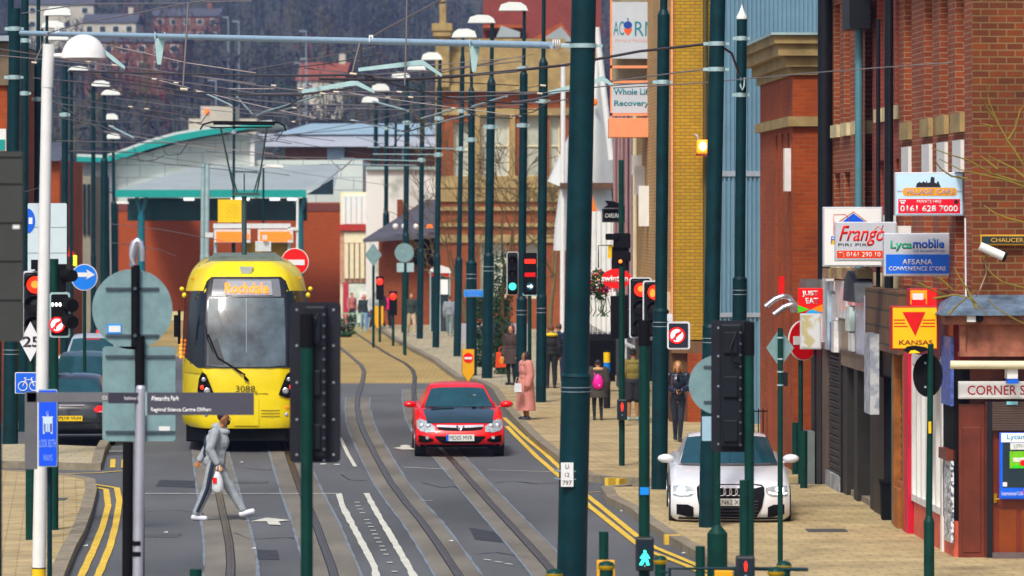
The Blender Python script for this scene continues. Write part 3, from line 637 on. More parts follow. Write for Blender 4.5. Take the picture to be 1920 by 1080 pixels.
# street front of G and its neighbours
MB().tube([(-10.9, -.12, 3.0), (-10.9, -.12, 9)], .06, 8).build('drainpipe', cream, Gb)
for u, z, h_ in ((-9, 5.4, .7), (-10.2, 5.9, .5), (-7.5, 4.6, 1.0)): MB().bx(u-.1, u+.1, -.25, 0, z, z+h_).build('wall_light', white, Gb)
mb = MB().bx(-11.7, 0, -.2, .05, 2.3, 3.1); mb.build('fascia', M('beige_fascia', (.55, .48, .35), .6), Gb)
MB().bx(-11.6, -.1, .1, .3, 0, 2.3).build('shop_glazing', glassd, Gb)
H = bld('dark_shop_building', 'dark painted shop building with tangled pipes, next beyond the yellow brick block', 3.64-KX*11.9, 109.9)
shell(H, -9, 0, 0, 8, 0, 8.6, dark, dkbrown)
wall_open(H, -9, 0, 0, 8.6, [(-2.4, -1.4, 4, 6), (-5, -4, 4, 6), (-7.6, -6.6, 4, 6), (-8.2, -.8, .3, 2.4)], .15, M('navy_render', (.03, .035, .06), .6, var=.5, scale=2), 'front_wall')
mb = MB()
for i in range(7): mb.tube([(-.8-i*1.1, -.1-.05*(i % 3), 2.8), (-.8-i*1.1, -.1-.05*(i % 3), 8.4)], .05, 6)
mb.build('pipes', M('pinkish_pipe', (.35, .22, .22), .6), H)
# white fluted wall and tent beyond
I_ = thing('white_fluted_wall', 'white fluted metal wall behind the flower basket', 'wall', (1.95, 127, 0))
mb = MB().bx(0, 2.4, .1, .5, 0, 5.0)
for i in range(16): mb.cyl((.07+i*.15, .1, 1.4), (.07+i*.15, .1, 5.0), .055, n=8)
mb.build('fluted_cladding', white, I_)
MB().bx(0, 2.4, -.05, .1, 0, 1.35).build('plinth', dark, I_)
fabric = M('white_tent_fabric', (.78, .80, .78), .7, var=.08, scale=1)
J_ = thing('tensile_canopy', 'white fabric canopy with tall tilted white masts beside the brick hall', 'canopy', (2.0, 133, 0))
W0 = 133.0; s0 = W0/F
mb = MB(); ap = (wx(1122), W0, wz(95)); 
ring = []
for i in range(20):
    t = 2*math.pi*i/20; rr_ = 1.05*(1+.12*math.cos(4*t)); ring.append((wx(1098)+rr_*math.cos(t), W0+1.2+rr_*math.sin(t), wz(345)+.1*math.cos(4*t)))
rings = [ring]
for q in (.2, .4, .6, .8, 1): rings.append([tuple(ap[k]+(v[k]-ap[k])*(1-q)**1.25 if k < 2 else v[k]+(ap[k]-v[k])*q for k in range(3)) for v in ring])
mb.loft(rings, caps=False); mb.build('sail', fabric, J_, W=True)
MB().cyl((wx(1054), W0, 0), (wx(1056), W0, wz(120)), .075).build('mast', white, J_, W=True)
MB().cyl((wx(1146), W0-.3, wz(300)), (wx(1118), W0-.3, wz(52)), .10).build('mast', white, J_, W=True)
MB().bx(wx(1050), wx(1150), W0-.3, W0+2, wz(353), wz(343)).build('ring_beam', dkbrown, J_, W=True)
mb = MB(); mb.loft([[(wx(1098)+r_*math.cos(2*math.pi*i/16), W0+1+r_*math.sin(2*math.pi*i/16), z) for i in range(16)] for r_, z in ((.8, wz(353)), (.95, wz(420)), (1.0, wz(470)))], caps=False); mb.build('lower_skirt', fabric, J_, W=True)
MB().prism([(wx(1107), wz(450)), (wx(1112), wz(455)), (wx(1119), wz(430)), (wx(1119), wz(395)), (wx(1110), wz(365))], W0-.2, W0-.15).build('orange_banner', M('orange_banner', (.9, .25, .01), .6), J_, W=True)
MB().ell((wx(1115), W0-.2, wz(192)), (.09, .03, .12)).build('orange_disc', M('orange_banner'), J_, W=True)

# ---- J: brick civic hall with stone dressings
Y0 = 180.0; W0 = Y0; s0 = W0/F
Jh = thing('brick_hall', 'large red brick hall with sandstone bands and a stone turret behind the lamp columns', 'building', (wx(818), Y0, 0))
base = Jh.location.x
def lx(px): return wx(px)-base
ops = [(lx(901), lx(955), wz(332), wz(215)), (lx(850), lx(880), wz(332), wz(230)), (lx(985), lx(1015), wz(332), wz(215)), (lx(1030), lx(1050), wz(332), wz(215)), (lx(900), lx(950), wz(560), wz(440)), (lx(985), lx(1015), wz(560), wz(440))]
wall_open(Jh, lx(818), lx(1120), -.0, wz(100), ops, .3, brickJ, 'front_wall', wmat=M('pale_blind_glass', (.50, .52, .45), .3, var=.3, scale=1), frame=cream)
shell(Jh, lx(818), lx(1120), 0, 14, 0, wz(100), brickJ)
mb = MB()
for a, b, o in ((165, 98, .12), (172, 160, .4), (216, 203, .12), (352, 330, .15), (378, 352, .1), (395, 388, .15), (425, 418, .12), (455, 440, .1)): mb.bx(lx(816), lx(1121), -o, .0, wz(a), wz(b))
mb.bx(lx(816), lx(824), -.2, 0, wz(330), wz(165)).bx(lx(890), lx(900), -.14, 0, wz(335), wz(205)).bx(lx(956), lx(966), -.14, 0, wz(335), wz(205))
mb.build('stone_dressing', stone, Jh)
mb = MB(); mb.bx(lx(817), lx(843), -.6, .2, wz(165), wz(68)).bx(lx(812), lx(847), -.75, .3, wz(70), wz(60)).bx(lx(810), lx(849), -.8, .35, wz(60), wz(45))
mb.bx(lx(824), lx(837), -.35, .1, wz(45), wz(8)).lathe([(.05, wz(8)), (.16, wz(3)), (.02, wz(-6))], (lx(830), -.1, 0), 10)
mb.build('turret', stone, Jh, bevel=.03)
MB().bx(lx(846), lx(1060), .2, 6, wz(100), wz(72)).build('parapet', stone, Jh)
# lower wing left of J
Jw = thing('dark_wing', 'lower brick building with a sloping slate roof and dark opening left of the hall', 'building', (wx(700), 186, 0)); base = wx(700)
MB().bx(0, lx(818), 1, 8, 0, wz(430)).build('wall', brickJ, Jw)
MB().add([(lx(672), -.4, wz(450)), (lx(818), -.4, wz(440)), (lx(818), 4, wz(372)), (lx(790), 4, wz(372))], [(0, 1, 2, 3)]).add([(lx(672), -.4, wz(456)), (lx(818), -.4, wz(447)), (lx(818), -.4, wz(440)), (lx(672), -.4, wz(450))], [(0, 1, 2, 3)]).build('roof', slate, Jw)
MB().bx(lx(768), lx(817), .7, 1.05, wz(500), wz(428)).build('dark_opening', blackm, Jw)
for px in (775, 735, 752): MB().ell((lx(px), -.5, wz(425)), (.13, .1, .13)).build('lamp', white, Jw)
MB().prism([(lx(794), wz(428)), (lx(808), wz(428)), (lx(805), wz(421)), (lx(797), wz(421))], -.6, -.4).build('orange_beacon', M('orange_lamp', (1, .2, .01), .5, emit=1.2), Jw)
# white rendered block behind
Wb = thing('white_rendered_block', 'patchy white rendered gable wall above the slate roof', 'building', (wx(660), 192, 0)); base = wx(660)
patchy = noisy('patchy_white_render', (.80, .82, .78), (.45, .50, .42), .9)
patchy.node_tree.nodes['Color Ramp'].color_ramp.elements[0].position = .55; patchy.node_tree.nodes['Color Ramp'].color_ramp.elements[1].position = .66
MB().bx(lx(668), lx(812), 0, 9, 0, wz(312)).build('wall', patchy, Wb)
MB().bx(lx(668), lx(812), -.2, 9, wz(312), wz(306)).build('coping', galvp, Wb)
MB().bx(lx(731), lx(742), -.8, -.1, wz(430), wz(372)).build('chimney', brickJ, Wb)
# cream arcade building
Cb = thing('cream_arcade_building', 'cream and dark red fronted building with tall cream columns left of the lamp rows', 'building', (wx(600), 196, 0)); W0 = 196.; s0 = W0/F; base = wx(600)
MB().bx(lx(608), lx(700), .3, 10, 0, wz(360)).build('wall', cream, Cb)
MB().bx(lx(612), lx(672), .1, .3, wz(420), wz(366)).build('white_panel', white, Cb)
mb = MB()
for i in range(6): mb.bx(lx(618+i*10), lx(619+i*10), .06, .1, wz(418), wz(368))
mb.build('glazing_bars', galvp, Cb)
MB().bx(lx(604), lx(702), -.3, .3, wz(432), wz(421)).build('red_band', M('maroon_band', (.38, .05, .04), .6, var=.2), Cb)
MB().bx(lx(609), lx(690), -.1, .3, wz(530), wz(432)).build('bay', M('pinkish_stone', (.50, .30, .22), .7, var=.3), Cb)
mb = MB().bx(lx(616), lx(664), -.16, -.1, wz(455), wz(436))
for i in range(5): mb.bx(lx(617+i*10), lx(624+i*10), -.25, -.1, wz(522), wz(456))
mb.build('columns', cream, Cb)
MB().bx(lx(612), lx(672), -.15, .3, .0, wz(532)).build('ground_floor', M('pale_green_white', (.62, .66, .58), .6, var=.2), Cb)
MB().bx(lx(614), lx(624), -.2, -.15, .0, wz(530)).build('door', M('pink_red_door', (.42, .06, .08), .5), Cb)
MB().bx(lx(645), lx(672), -.25, -.15, wz(566), wz(548)).build('notice_board', white, Cb)
MB().bx(lx(648), lx(668), -.27, -.25, wz(560), wz(557)).build('notice_strip', red, Cb)
MB().bx(lx(690), lx(760), -.1, .3, 0, wz(456)).build('brick_wall', brickJ, Cb)
# red brick block behind J at top with orange gables
Kb = thing('red_brick_tower', 'plain dark red brick block with small orange gabled roofs rising behind the hall', 'building', (0, 230, 0)); W0 = 230.; s0 = W0/F; base = 0
MB().bx(lx(905), lx(1130), 4, 16, 0, wz(-60)).build('wall', brick('plum_brick', (.25, .06, .05), (.20, .045, .04), (.20, .08, .07), .225, .08, .012, dirt=.15), Kb)
mb = MB().use(tile_o)
for x0, xm, x1, yb, yt in ((925, 985, 1000, 105, 90), (1000, 1052, 1075, 75, 42), (905, 945, 985, 52, 45)):
    mb.prism([(lx(x0), wz(yb)), (lx(x1), wz(yb)), (lx(x1), wz(yb-4)), (lx(xm), wz(yt)), (lx(x0), wz(yb-4))], 0, 4)
mb.build('gable_roof', tile_o, Kb)
MB().prism([(lx(1010), wz(78)), (lx(1075), wz(78)), (lx(1052), wz(50))], -.1, 0).build('gable_cladding', greyroof, Kb); MB().prism([(lx(930), wz(70)), (lx(975), wz(70)), (lx(975), wz(60)), (lx(940), wz(48))], -.1, 0).build('gable_cladding', greyroof, Kb)
MB().bx(lx(880), lx(1075), 0, 4, 0, wz(76)).build('lower_wall', M('pale_stone_wall', (.36, .30, .22), .8, var=.3), Kb)
# ---- station building
Y0 = 212.0; W0 = Y0; s0 = W0/F
St = thing('station_building', 'long station building with white cladding, curved teal roof edge and red brick base', 'building', (wx(215), Y0, 0)); base = wx(215)
out = [(lx(215), wz(600)), (lx(680), wz(600)), (lx(680), wz(300)), (lx(470), wz(300)), (lx(470), wz(250)), (lx(400), wz(256)), (lx(330), wz(270)), (lx(270), wz(288)), (lx(215), wz(302))]
gridm = brick('white_panel_cladding', (.66, .72, .68), (.62, .68, .65), (.30, .35, .35), 1.25, .62, .02, rough=.4, dirt=.1, bump=.1)
stb = brick('station_brick', (.43, .10, .04), (.37, .085, .035), (.30, .10, .06), .225, .08, .01, dirt=.2, dscale=.2)
MB().prism([(x, max(z, wz(380))) for x, z in out], 0, 12).build('clad_wall', gridm, St)
MB().bx(lx(205), lx(700), -.06, 12, -.2, wz(380)).build('brick_wall', stb, St)
MB().bx(lx(205), lx(700), -.09, -.06, wz(396), wz(382)).build('brick_band', M('dark_band', (.16, .05, .04), .7), St)
def arc(pts, th, y0, y1, nm, m, par):
    up = [(lx(x), wz(y)) for x, y in pts]; lo = [(lx(x), wz(y+t)) for (x, y), t in zip(pts, th)][::-1]
    mb = MB(); k = len(up)
    for i in range(k-1): mb.prism([up[i], up[i+1], (lx(pts[i+1][0]), wz(pts[i+1][1]+th[i+1])), (lx(pts[i][0]), wz(pts[i][1]+th[i]))], y0, y1)
    return mb.build(nm, m, par)
rp = [(148, 294), (200, 296), (240, 283), (280, 268), (330, 254), (380, 245), (440, 237), (512, 231)]
arc(rp, [9, 9, 12, 13, 13, 12, 10, 6], -1.0, -.6, 'teal_roof_edge', teal, St)
arc([(x, y-5) for x, y in rp], [5]*8, -.98, 14, 'curved_roof', M('pale_roof_membrane', (.55, .60, .58), .6, var=.1), St)
MB().bx(lx(140), lx(215), -.3, 6, 0, wz(305)).build('grey_wing', M('grey_wing_cladding', (.27, .28, .28), .6, var=.15), St)
mb = MB()
for i in range(9): mb.bx(lx(205), lx(216), -.4, -.3, wz(310+i*6), wz(307+i*6))
mb.build('louvre', galv, St)
MB().bx(lx(470), lx(478), -.4, 0, wz(380), wz(262)).build('white_post', white, St)
# front canopy shed
Sc = thing('station_canopy', 'low station canopy with pale grey pitched roof and teal gutter', 'canopy', (wx(260), 200, 0)); W0 = 200.; s0 = W0/F; base = wx(260)
mb = MB()
mb.add([(lx(262), -.5, wz(357)), (lx(615), -.5, wz(357)), (lx(672), 8, wz(305)), (lx(378), 8, wz(310))], [(0, 1, 2, 3)]); mb.add([(lx(262), -.5, wz(357)), (lx(378), 8, wz(310)), (lx(262), 16, wz(357))], [(0, 1, 2)])
mb.add([(lx(615), -.5, wz(357)), (lx(668), -.5, wz(357)), (lx(668), 8, wz(305)), (lx(640), 2, wz(338))], [(0, 1, 2, 3)])
mb.build('roof', greyroof, Sc)
MB().bx(lx(259), lx(617), -.6, -.4, wz(370), wz(356)).build('teal_gutter', teal, Sc)
MB().prism([(lx(617), wz(365)), (lx(668), wz(365)), (lx(668), wz(334)), (lx(640), wz(352))], -.55, -.4).build('glazed_gable', glassd, Sc)
MB().bx(lx(270), lx(612), 3, 3.2, wz(414), wz(371)).build('glazing', M('teal_dark_glazing', (.01, .06, .07), .2, var=.4, scale=.7), Sc)
for px in (305, 602):
    MB().cyl((lx(px+2), 0, 0), (lx(px+2), 0, wz(402)), .2, .17).cyl((lx(px+2), 0, wz(404)), (lx(px-7), 0, wz(370)), .1).cyl((lx(px+2), 0, wz(404)), (lx(px+12), 0, wz(370)), .1).build('y_column', M('blue_teal_column', (.02, .13, .17), .4), Sc)
for px in (396, 484, 500, 557, 590): MB().bx(lx(px-9), lx(px+10), -.2, 0, wz(376), wz(371)).build('strip_light', M('lit_tube', (.9, .95, 1), .5, emit=1.2), Sc)
MB().bx(lx(250), lx(610), -.3, .0, wz(605), wz(584)).build('cream_band', M('cream_low_wall', (.60, .53, .30), .7), Sc)
# long roofed building behind the station
Lr = thing('long_roofed_shed', 'long shed with pale blue grey metal roof and red brick wall behind the station', 'building', (wx(400), 262, 0)); W0 = 262.; s0 = W0/F; base = wx(400)
MB().bx(lx(400), lx(900), 1, 20, 0, wz(270)).build('wall', farbrick, Lr)
MB().add([(lx(380), 0, wz(252)), (lx(900), 0, wz(252)), (lx(900), 14, wz(222)), (lx(430), 14, wz(222))], [(0, 1, 2, 3)]).build('roof', M('pale_blue_metal_roof', (.36, .48, .55), .5, .1, var=.12, scale=.3), Lr)
MB().add([(lx(200), -.3, wz(275)), (lx(900), -.3, wz(275)), (lx(900), .2, wz(251)), (lx(200), .2, wz(251))], [(0, 1, 2, 3)]).build('lower_roof', M('grey_sheet', (.27, .30, .36), .5, var=.25, scale=.3), Lr)
for a_, b_ in ((480, 512), (620, 632)): MB().bx(lx(a_), lx(b_), .6, .95, wz(302), wz(276)).build('light_panel', M('light_blue_panel', (.35, .50, .60), .5), Lr)
# small warehouse on the hill foot
Wh = thing('small_pale_warehouse', 'small pale building with an orange lamp at the hill foot beside the catenary post', 'building', (0, 330, 0)); W0 = 330.; s0 = W0/F; base = 0
MB().bx(lx(376), lx(440), 0, 6, 0, wz(199)).bx(lx(352), lx(480), 1, 7, 0, wz(222)).build('wall', render_c, Wh)
MB().ell((lx(388), -.1, wz(209)), (.2, .1, .2)).build('orange_lamp', M('orange_lamp'), Wh)
# left edge buildings
Lf = thing('left_brick_shop', 'brick and render shop building at the left edge behind the tram poles', 'building', (P(-10, 400, 100).x, 100, 0)); W0 = 100.; s0 = W0/F; base = Lf.location.x
MB().bx(lx(-120), lx(16), 0, 6, 0, wz(160)).build('wall', brickE, Lf)
MB().bx(lx(-120), lx(18), -.1, 6, wz(160), wz(80)).build('upper_wall', M('brown_timber_gable', (.16, .12, .08), .7, var=.4), Lf)
MB().bx(lx(-120), lx(20), -.4, 6, wz(78), wz(68)).build('eave', galv, Lf)
MB().bx(lx(-60), lx(14), -.3, -.1, wz(284), wz(242)).build('white_fascia', white, Lf)
MB().bx(lx(-60), lx(12), -.33, -.3, wz(282), wz(262)).build('teal_lettering_band', teal, Lf)
Lg = thing('left_brick_house', 'red brick building with grey roof between the left tram poles', 'building', (P(100, 400, 150).x, 150, 0)); W0 = 150.; s0 = W0/F; base = Lg.location.x
MB().bx(lx(-60), lx(112), 0, 8, 0, wz(300)).build('wall', brickE, Lg)
MB().add([(lx(-60), -.3, wz(302)), (lx(114), -.3, wz(302)), (lx(100), 5, wz(262)), (lx(-60), 5, wz(262))], [(0, 1, 2, 3)]).build('roof', slate, Lg)
Lh = thing('left_grey_building', 'grey brown block seen in gaps between the left lamp columns', 'building', (P(150, 400, 170).x, 170, 0)); W0 = 170.; s0 = W0/F; base = Lh.location.x
MB().bx(lx(60), lx(170), 0, 8, 0, wz(330)).build('wall', M('taupe_wall', (.26, .24, .20), .8, var=.2, scale=.5), Lh)
mb = MB()
for i in range(4): mb.bx(lx(140+i*8), lx(145+i*8), -.1, 0, wz(440), wz(345))
mb.build('window_strip', glassd, Lh)
# ================================================================ POLES
ORD = ['nearest', 'second', 'third', 'fourth', 'fifth', 'sixth', 'seventh', 'eighth', 'ninth', 'tenth']
def pole(label, xt, yt, xb, yb, wu, wl, yc, sh=None, clamps=(), lamp=None, name='lamp_column', group=None, d=None, cap=None, mat=None, cat='pole', low=0):
    d = d or GD(yb); k = d/F
    if d: yb = HY+F*CH/d
    r = thing(name, label, cat, ((xb-960)*k, d, 0), group=group)
    def at(y): t = (yb-y)/(yb-yt); return Vector(((xt-xb)*k*t, 0, (yb-y)*k))
    m = mat or green; mb = MB(); ru, rl = wu*k/2, wl*k/2; n = 20 if wu > 12 else 12
    mb.cyl(at(yb), at(yc+2), rl*1.02, rl, n); mb.cyl(at(yc+2), at(yc-4), rl*1.07, ru, n)
    if sh:
        ys, wt = sh; mb.cyl(at(yc-4), at(ys), ru, ru, n).cyl(at(ys), at(ys-10), ru, wt*k/2, n).cyl(at(ys-10), at(yt), wt*k/2, wt*k/2*.9, n)
    else: mb.cyl(at(yc-4), at(yt), ru, ru*.96, n)
    mb.build('shaft', m, r)
    MB().cyl(Vector((0, 0, 0)), Vector((0, 0, .035)), rl*1.25, n=16).build('base_flange', m, r)
    for y in clamps:
        w = wu if y < yc else wl; p = at(y); q = w*k/2
        c = MB().cyl(p-Vector((0, 0, 4*k)), p+Vector((0, 0, 4*k)), q*1.06, n=n).box(p+Vector((-q*1.35, 0, 0)), (q*.7, .04, 6*k)).box(p+Vector((q*1.3, 0, 0)), (q*.5, .04, 5*k))
        c.build('clamp', galvp, r)
    for y in (yc+22, yc+30):
        if wl > 14: MB().cyl(at(y)-Vector((0, 0, .6*k)), at(y)+Vector((0, 0, .6*k)), rl*1.04, n=n).build('strap', galv, r)
    if lamp:
        x0, x1, y0, y1 = lamp; a = (x0-xt)*k; b = (x1-xt)*k; top = at(yt); hh = (y1-y0)*k; w = b-a
        prof = [(0, 0), (w, 0), (w*.93, hh*.55), (w*.75, hh*.95), (w*.35, hh), (w*.08, hh*.7)] if (x0+x1)/2 < xt else [(0, 0), (w, 0), (w*.92, hh*.7), (w*.65, hh), (w*.25, hh*.95), (w*.07, hh*.55)]
        z0 = top.z+(yt-y1)*k
        h = MB().prism([(top.x+a+x, z0+z) for x, z in prof], -.14, .14).build('lamp_head', lampw, r, bevel=.03)
        MB().prism([(top.x+a+w*.06, z0-.012), (top.x+b-w*.06, z0-.012), (top.x+b-w*.06, z0-.001), (top.x+a+w*.06, z0-.001)], -.11, .11).build('diffuser', M('lamp_diffuser', (.75, .75, .8), .3), h)
        MB().cyl((top.x, 0, z0-.25), (top.x, 0, z0), wu*k*.18, n=8).build('spigot', green, r)
    return r
lampw = M('lamp_white', (.86, .9, .86), .35, var=.03)
GR = 'dark green columns along the right pavement'
cp = pole('thickest dark green tram pole in the foreground, carrying the small white numbered plate', 1096, -60, 1071, 1128, 48, 55, 704, clamps=(86,), name='tram_pole')
k = GD(1128)/F
zl = (1128-888)*k; xl = (1068-1071-5)*k
MB().bx(xl-.078, xl+.078, -.225, -.20, zl-.15, zl+.15).build('number_plate', white, cp)
for s, z, h_ in (('LI', .10, .05), ('12', 0, .05), ('797', -.10, .055)): txt(cp, s, xl, zl+z, None, h_, textk, y=-.228)
for y in (882, 897): MB().cyl((xl*.3, 0, (1128-y)*k-.006), (xl*.3, 0, (1128-y)*k+.006), .197, n=20).build('strap', galv, cp)
pole('green column with a shouldered top between the peach sign tower and the yellow brick', 1245, -40, 1236, 930, 23, 30, 582, sh=(28, 14), clamps=(154,), group=GR)
cp2 = pole('thick green tram pole in front of the white car and the ribbed metal block', 1347, -60, 1327, 1003, 30, 34, 612, clamps=(82, 130), name='tram_pole', group=GR)
c3 = pole('green column topped by a bright white cone, in front of the ribbed metal block', 1391, 36, 1384, 908, 20, 27, 522, clamps=(72, 178), group=GR)
kk = GD(908)/F; c3z = (908-36)*kk; c3x = 7*kk
MB().lathe([(10*kk, 0), (10.5*kk, 5*kk), (6*kk, 12*kk), (2*kk, 22*kk), (.2*kk, 28*kk)], (c3x, 0, c3z)).build('cone_cap', M('white_cap', (.9, .93, .95), .3), c3)
MB().tube([(c3x-2*kk+.0, -.13, c3z-110*kk), (c3x-4*kk, -.14, c3z-125*kk), (c3x, -.14, c3z-134*kk), (c3x+4*kk, -.14, c3z-125*kk), (c3x+4*kk, -.13, c3z-110*kk)], .02).build('cable_loop', galvp, c3)
rp_ = [  # xt yt xb yb wu wl yc sh clamps lamp
 (1020, -40, 1014, 763, 17, 19, 556, (118, 8), (190,), None, 'green column with no lamp in view, just left of the thickest foreground pole'),
 (983, 22, 977, 738, 15, 20, 560, (140, 7), (128, 235), (935, 990, 4, 20), 'lamp column with the highest white hood, behind the woman in pink'),
 (923, 44, 913, 717, 16, 20, 478, (155, 8), (238,), (877, 929, 28, 43), 'lamp column standing right of the small blue street sign'),
 (884, 95, 884, 712, 13, 20, 492, (172, 6), (262,), None, 'lampless column behind the yellow keep-out plate and small blue sign'),
 (868, 70, 857, 675, 9, 14, 486, (110, 6), (208, 279), (847, 894, 54, 70), 'slim lamp column with its hood just above the boom, fifth from the thick pole'),
 (825, 112, 817, 658, 10, 13, 480, (170, 7), (222, 290), (790, 830, 98, 112), 'slim lamp column in front of the left corner of the brick hall'),
 (793, 126, 787, 641, 9, 12, 470, (160, 6), (300,), (763, 799, 120, 131), 'slim lamp column beside the shelter left of the brick hall'),
 (764, 148, 759, 629, 10, 13, 440, (180, 6), (230,), (733, 770, 135, 148), 'lamp column in front of the pale round sign back'),
 (725, 170, 723, 612, 8, 12, 400, (200, 5), (240,), (696, 731, 157, 170), 'lamp column before the patchy white gable, second from the farthest'),
 (705, 192, 703, 604, 8, 12, 360, (210, 5), (), (678, 711, 180, 192), 'farthest lamp column of the right-hand row, in front of the white gable'),
 (742, 230, 740, 606, 5, 9, 420, None, (), None, 'thin lampless column between two lamp columns before the slate roof'),
]
for q in rp_: pole(q[10], q[0], q[1], q[2], q[3], q[4], q[5], q[6], q[7], q[8], q[9], group=GR)
GL = 'dark green columns along the left pavement'
pole('tall tram pole with silver bands at the far left, small white number plate low down', 28, 26, 19, 843, 22, 29, 634, sh=(26, 22), clamps=(54, 145), name='tram_pole', group=GL)
lp_ = [
 (20, -30, 17, 800, 12, 12, 500, None, (), None, 'slim upper mast rising above the leftmost banded tram pole', 100),
 (47, -30, 44, 0, 15, 18, 600, None, (76, 175), None, 'tram pole directly right of the leftmost banded pole', 96),
 (72, -30, 70, 0, 14, 16, 560, (118, 8), (186,), None, 'tram pole half hidden by the white lamp post, left side of it', 104),
 (88, 30, 84, 0, 6, 9, 500, None, (), (82, 135, 12, 29), 'slim lamp column with the topmost hood near the top left corner', 108),
 (79, 55, 82, 0, 6, 9, 500, None, (), (78, 122, 39, 52), 'slim lamp column with the second hood near the top left corner', 116),
 (90, 80, 88, 0, 6, 9, 500, None, (), (88, 130, 66, 75), 'slim lamp column whose hood sits just under the left end of the boom', 124),
 (122, 118, 121, 0, 12, 14, 520, (150, 10), (215,), None, 'dark column right of the white lamp post, no lamp', 120),
 (134, 136, 133, 0, 6, 8, 520, None, (), (128, 166, 124, 134), 'lamp column whose hood shows under the white dome lamp', 132),
 (175, 162, 175, 0, 8, 10, 480, None, (), (171, 207, 151, 162), 'left lamp column with its hood above the small station roof end', 143),
 (196, 178, 194, 0, 7, 13, 300, None, (), (190, 226, 168, 178), 'left lamp column with the hood just right of its neighbour', 150),
 (197, 224, 203, 0, 6, 10, 330, None, (), (196, 222, 213, 224), 'left lamp column with a low hood above the teal roof end', 160),
 (212, 256, 216, 0, 6, 11, 380, None, (), (198, 226, 250, 260), 'shorter dark column with low hood next to the louvred station wall', 172),
]
for q in lp_:
    d = q[11]; pole(q[10], q[0], q[1], q[2], HY+F*CH/d, q[4], q[5], q[6], q[7], q[8], q[9], group=GL, d=d)
for i, (px, y, x0, x1) in enumerate(((147, 368, 137, 160), (163, 333, 157, 172), (181, 332, 178, 188), (220, 377, 216, 242))):
    d = 182+i*3; pole('low station-side lamp, %s of four from the left' % ['first', 'second', 'third', 'fourth'][i], px, y+5, px, HY+F*CH/d, 4, 6, 520, lamp=(x0, x1, y, y+5), group='low lamps by the station', d=d)
# central catenary post + station masts
cm = pole('dark catenary post rising behind the tram through the pantograph', 439, 133, 437, 0, 5, 7, 400, clamps=(247,), d=150, name='catenary_post')
pole('pair of pale steel masts beside the station, left one', 381, 306, 378, 0, 8, 9, 480, d=158, name='station_mast', mat=galvp)
pole('pale steel mast beside the station, right one of the pair', 389, 306, 386, 0, 9, 10, 480, d=156, name='station_mast', mat=galvp)
pole('white camera mast right of the orange departure boards', 558, 372, 556, 0, 5, 6, 480, d=150, name='camera_mast', mat=white)
pole('thin green lamp post in front of the station canopy', 494, 309, 493, 0, 4, 5, 450, lamp=(492, 533, 308, 314), d=165)
# white lamp post with dome, left foreground
k = 52/F
wp = thing('crossing_lamp_post', 'white post with a big white half-dome lamp and yellow foot, left foreground', 'lamp post', ((73-960)*k, 52, 0))
yb = HY+F*CH/52
def at(x, y): return Vector(((x-73)*k, 0, (yb-y)*k))
MB().cyl(at(72, yb), at(73, 1066), .085, .085, 20).build('yellow_foot', yellow, wp)
MB().cyl(at(73, 1064), at(88, 162), .083, .067, 20).build('shaft', white, wp)
MB().cyl(at(73, 1066), at(73, 1064), .087, n=20).build('black_ring', blackm, wp)
MB().cyl(at(88.5, 164), at(91.5, 83), .073, .073, 20).build('sleeve', white, wp)
MB().cyl(at(98, 104), at(128, 105), .026, .034, 12).cyl(at(120, 104), at(134, 104), .045, .045, 12).build('arm', white, wp)
c = at(157, 109); mb = MB()
rings = []
for j in range(9):
    ph = math.pi/2*j/8; rings.append([c+Vector((.275*math.cos(ph)*math.cos(t), .2*math.cos(ph)*math.sin(t), .29*math.sin(ph)+.0)) for t in [2*math.pi*i/24 for i in range(24)]])
mb.loft(rings); mb.build('dome', white, wp)
MB().cyl(c-Vector((0, 0, .03)), c-Vector((0, 0, 0)), .16, .26, 20).build('lens', M('grey_lens', (.45, .42, .48), .3), wp)
# finger post
d = 45; k = d/F; fp = thing('finger_signpost', 'silver finger post with dark direction arms reading Alexandra Park, foreground left', 'signpost', ((256-960)*k, d, 0)); yb = HY+F*CH/d
def at(x, y): return Vector(((x-256)*k, 0, (yb-y)*k))
MB().cyl(at(256, yb), at(264, 728), .056, .054, 20).cyl(at(264, 728), at(264, 723), .054, .045, 20).build('post', M('brushed_steel', (.62, .62, .68), .35, .6, var=.12), fp)
for y in (1018, 1038): MB().cyl(at(258, y+5), at(258, y-4), .060, n=20).build('black_band', blackm, fp)
grey_arm = M('charcoal_sign_arm', (.065, .065, .085), .5, var=.1)
arm = MB().bx(at(274, 0).x, at(476, 0).x, -.03, .02, at(0, 778).z, at(0, 736).z).build('sign_arm', grey_arm, fp)
MB().bx(at(273, 0).x, at(276, 0).x, -.034, .024, at(0, 779).z, at(0, 735).z).build('end_trim', galvp, fp)
txt(arm, 'Alexandra Park', at(310, 0).x, at(0, 747).z, 53*k, 10*k, textw, y=-.033, bold=.03); txt(arm, 'Regional Science Centre Oldham', at(340, 0).x, at(0, 769).z, 113*k, 10*k, textw, y=-.033, bold=.03)
MB().bx(at(50, 0).x, at(206, 0).x, .02, .07, at(0, 754).z, at(0, 736).z).build('sign_arm', M('grey_sign_arm', (.15, .15, .16), .5), fp)
a2 = MB().bx(at(204, 0).x, at(264, 0).x, -.05, .0, at(0, 756).z, at(0, 736).z).build('sign_arm', M('darkest_sign_arm', (.03, .028, .045), .5), fp)
txt(a2, 'Rathbone St', at(248, 0).x, at(0, 746).z, 28*k, 6*k, textw, y=-.053); txt(a2, 'Ol', at(196, 0).x, at(0, 746).z, 9*k, 8*k, textw, y=.016)
MB().bx(at(46, 0).x, at(68, 0).x, .02, .1, at(0, 880).z, at(0, 735).z).build('grey_box', M('grey_box', (.13, .13, .135), .5), fp)
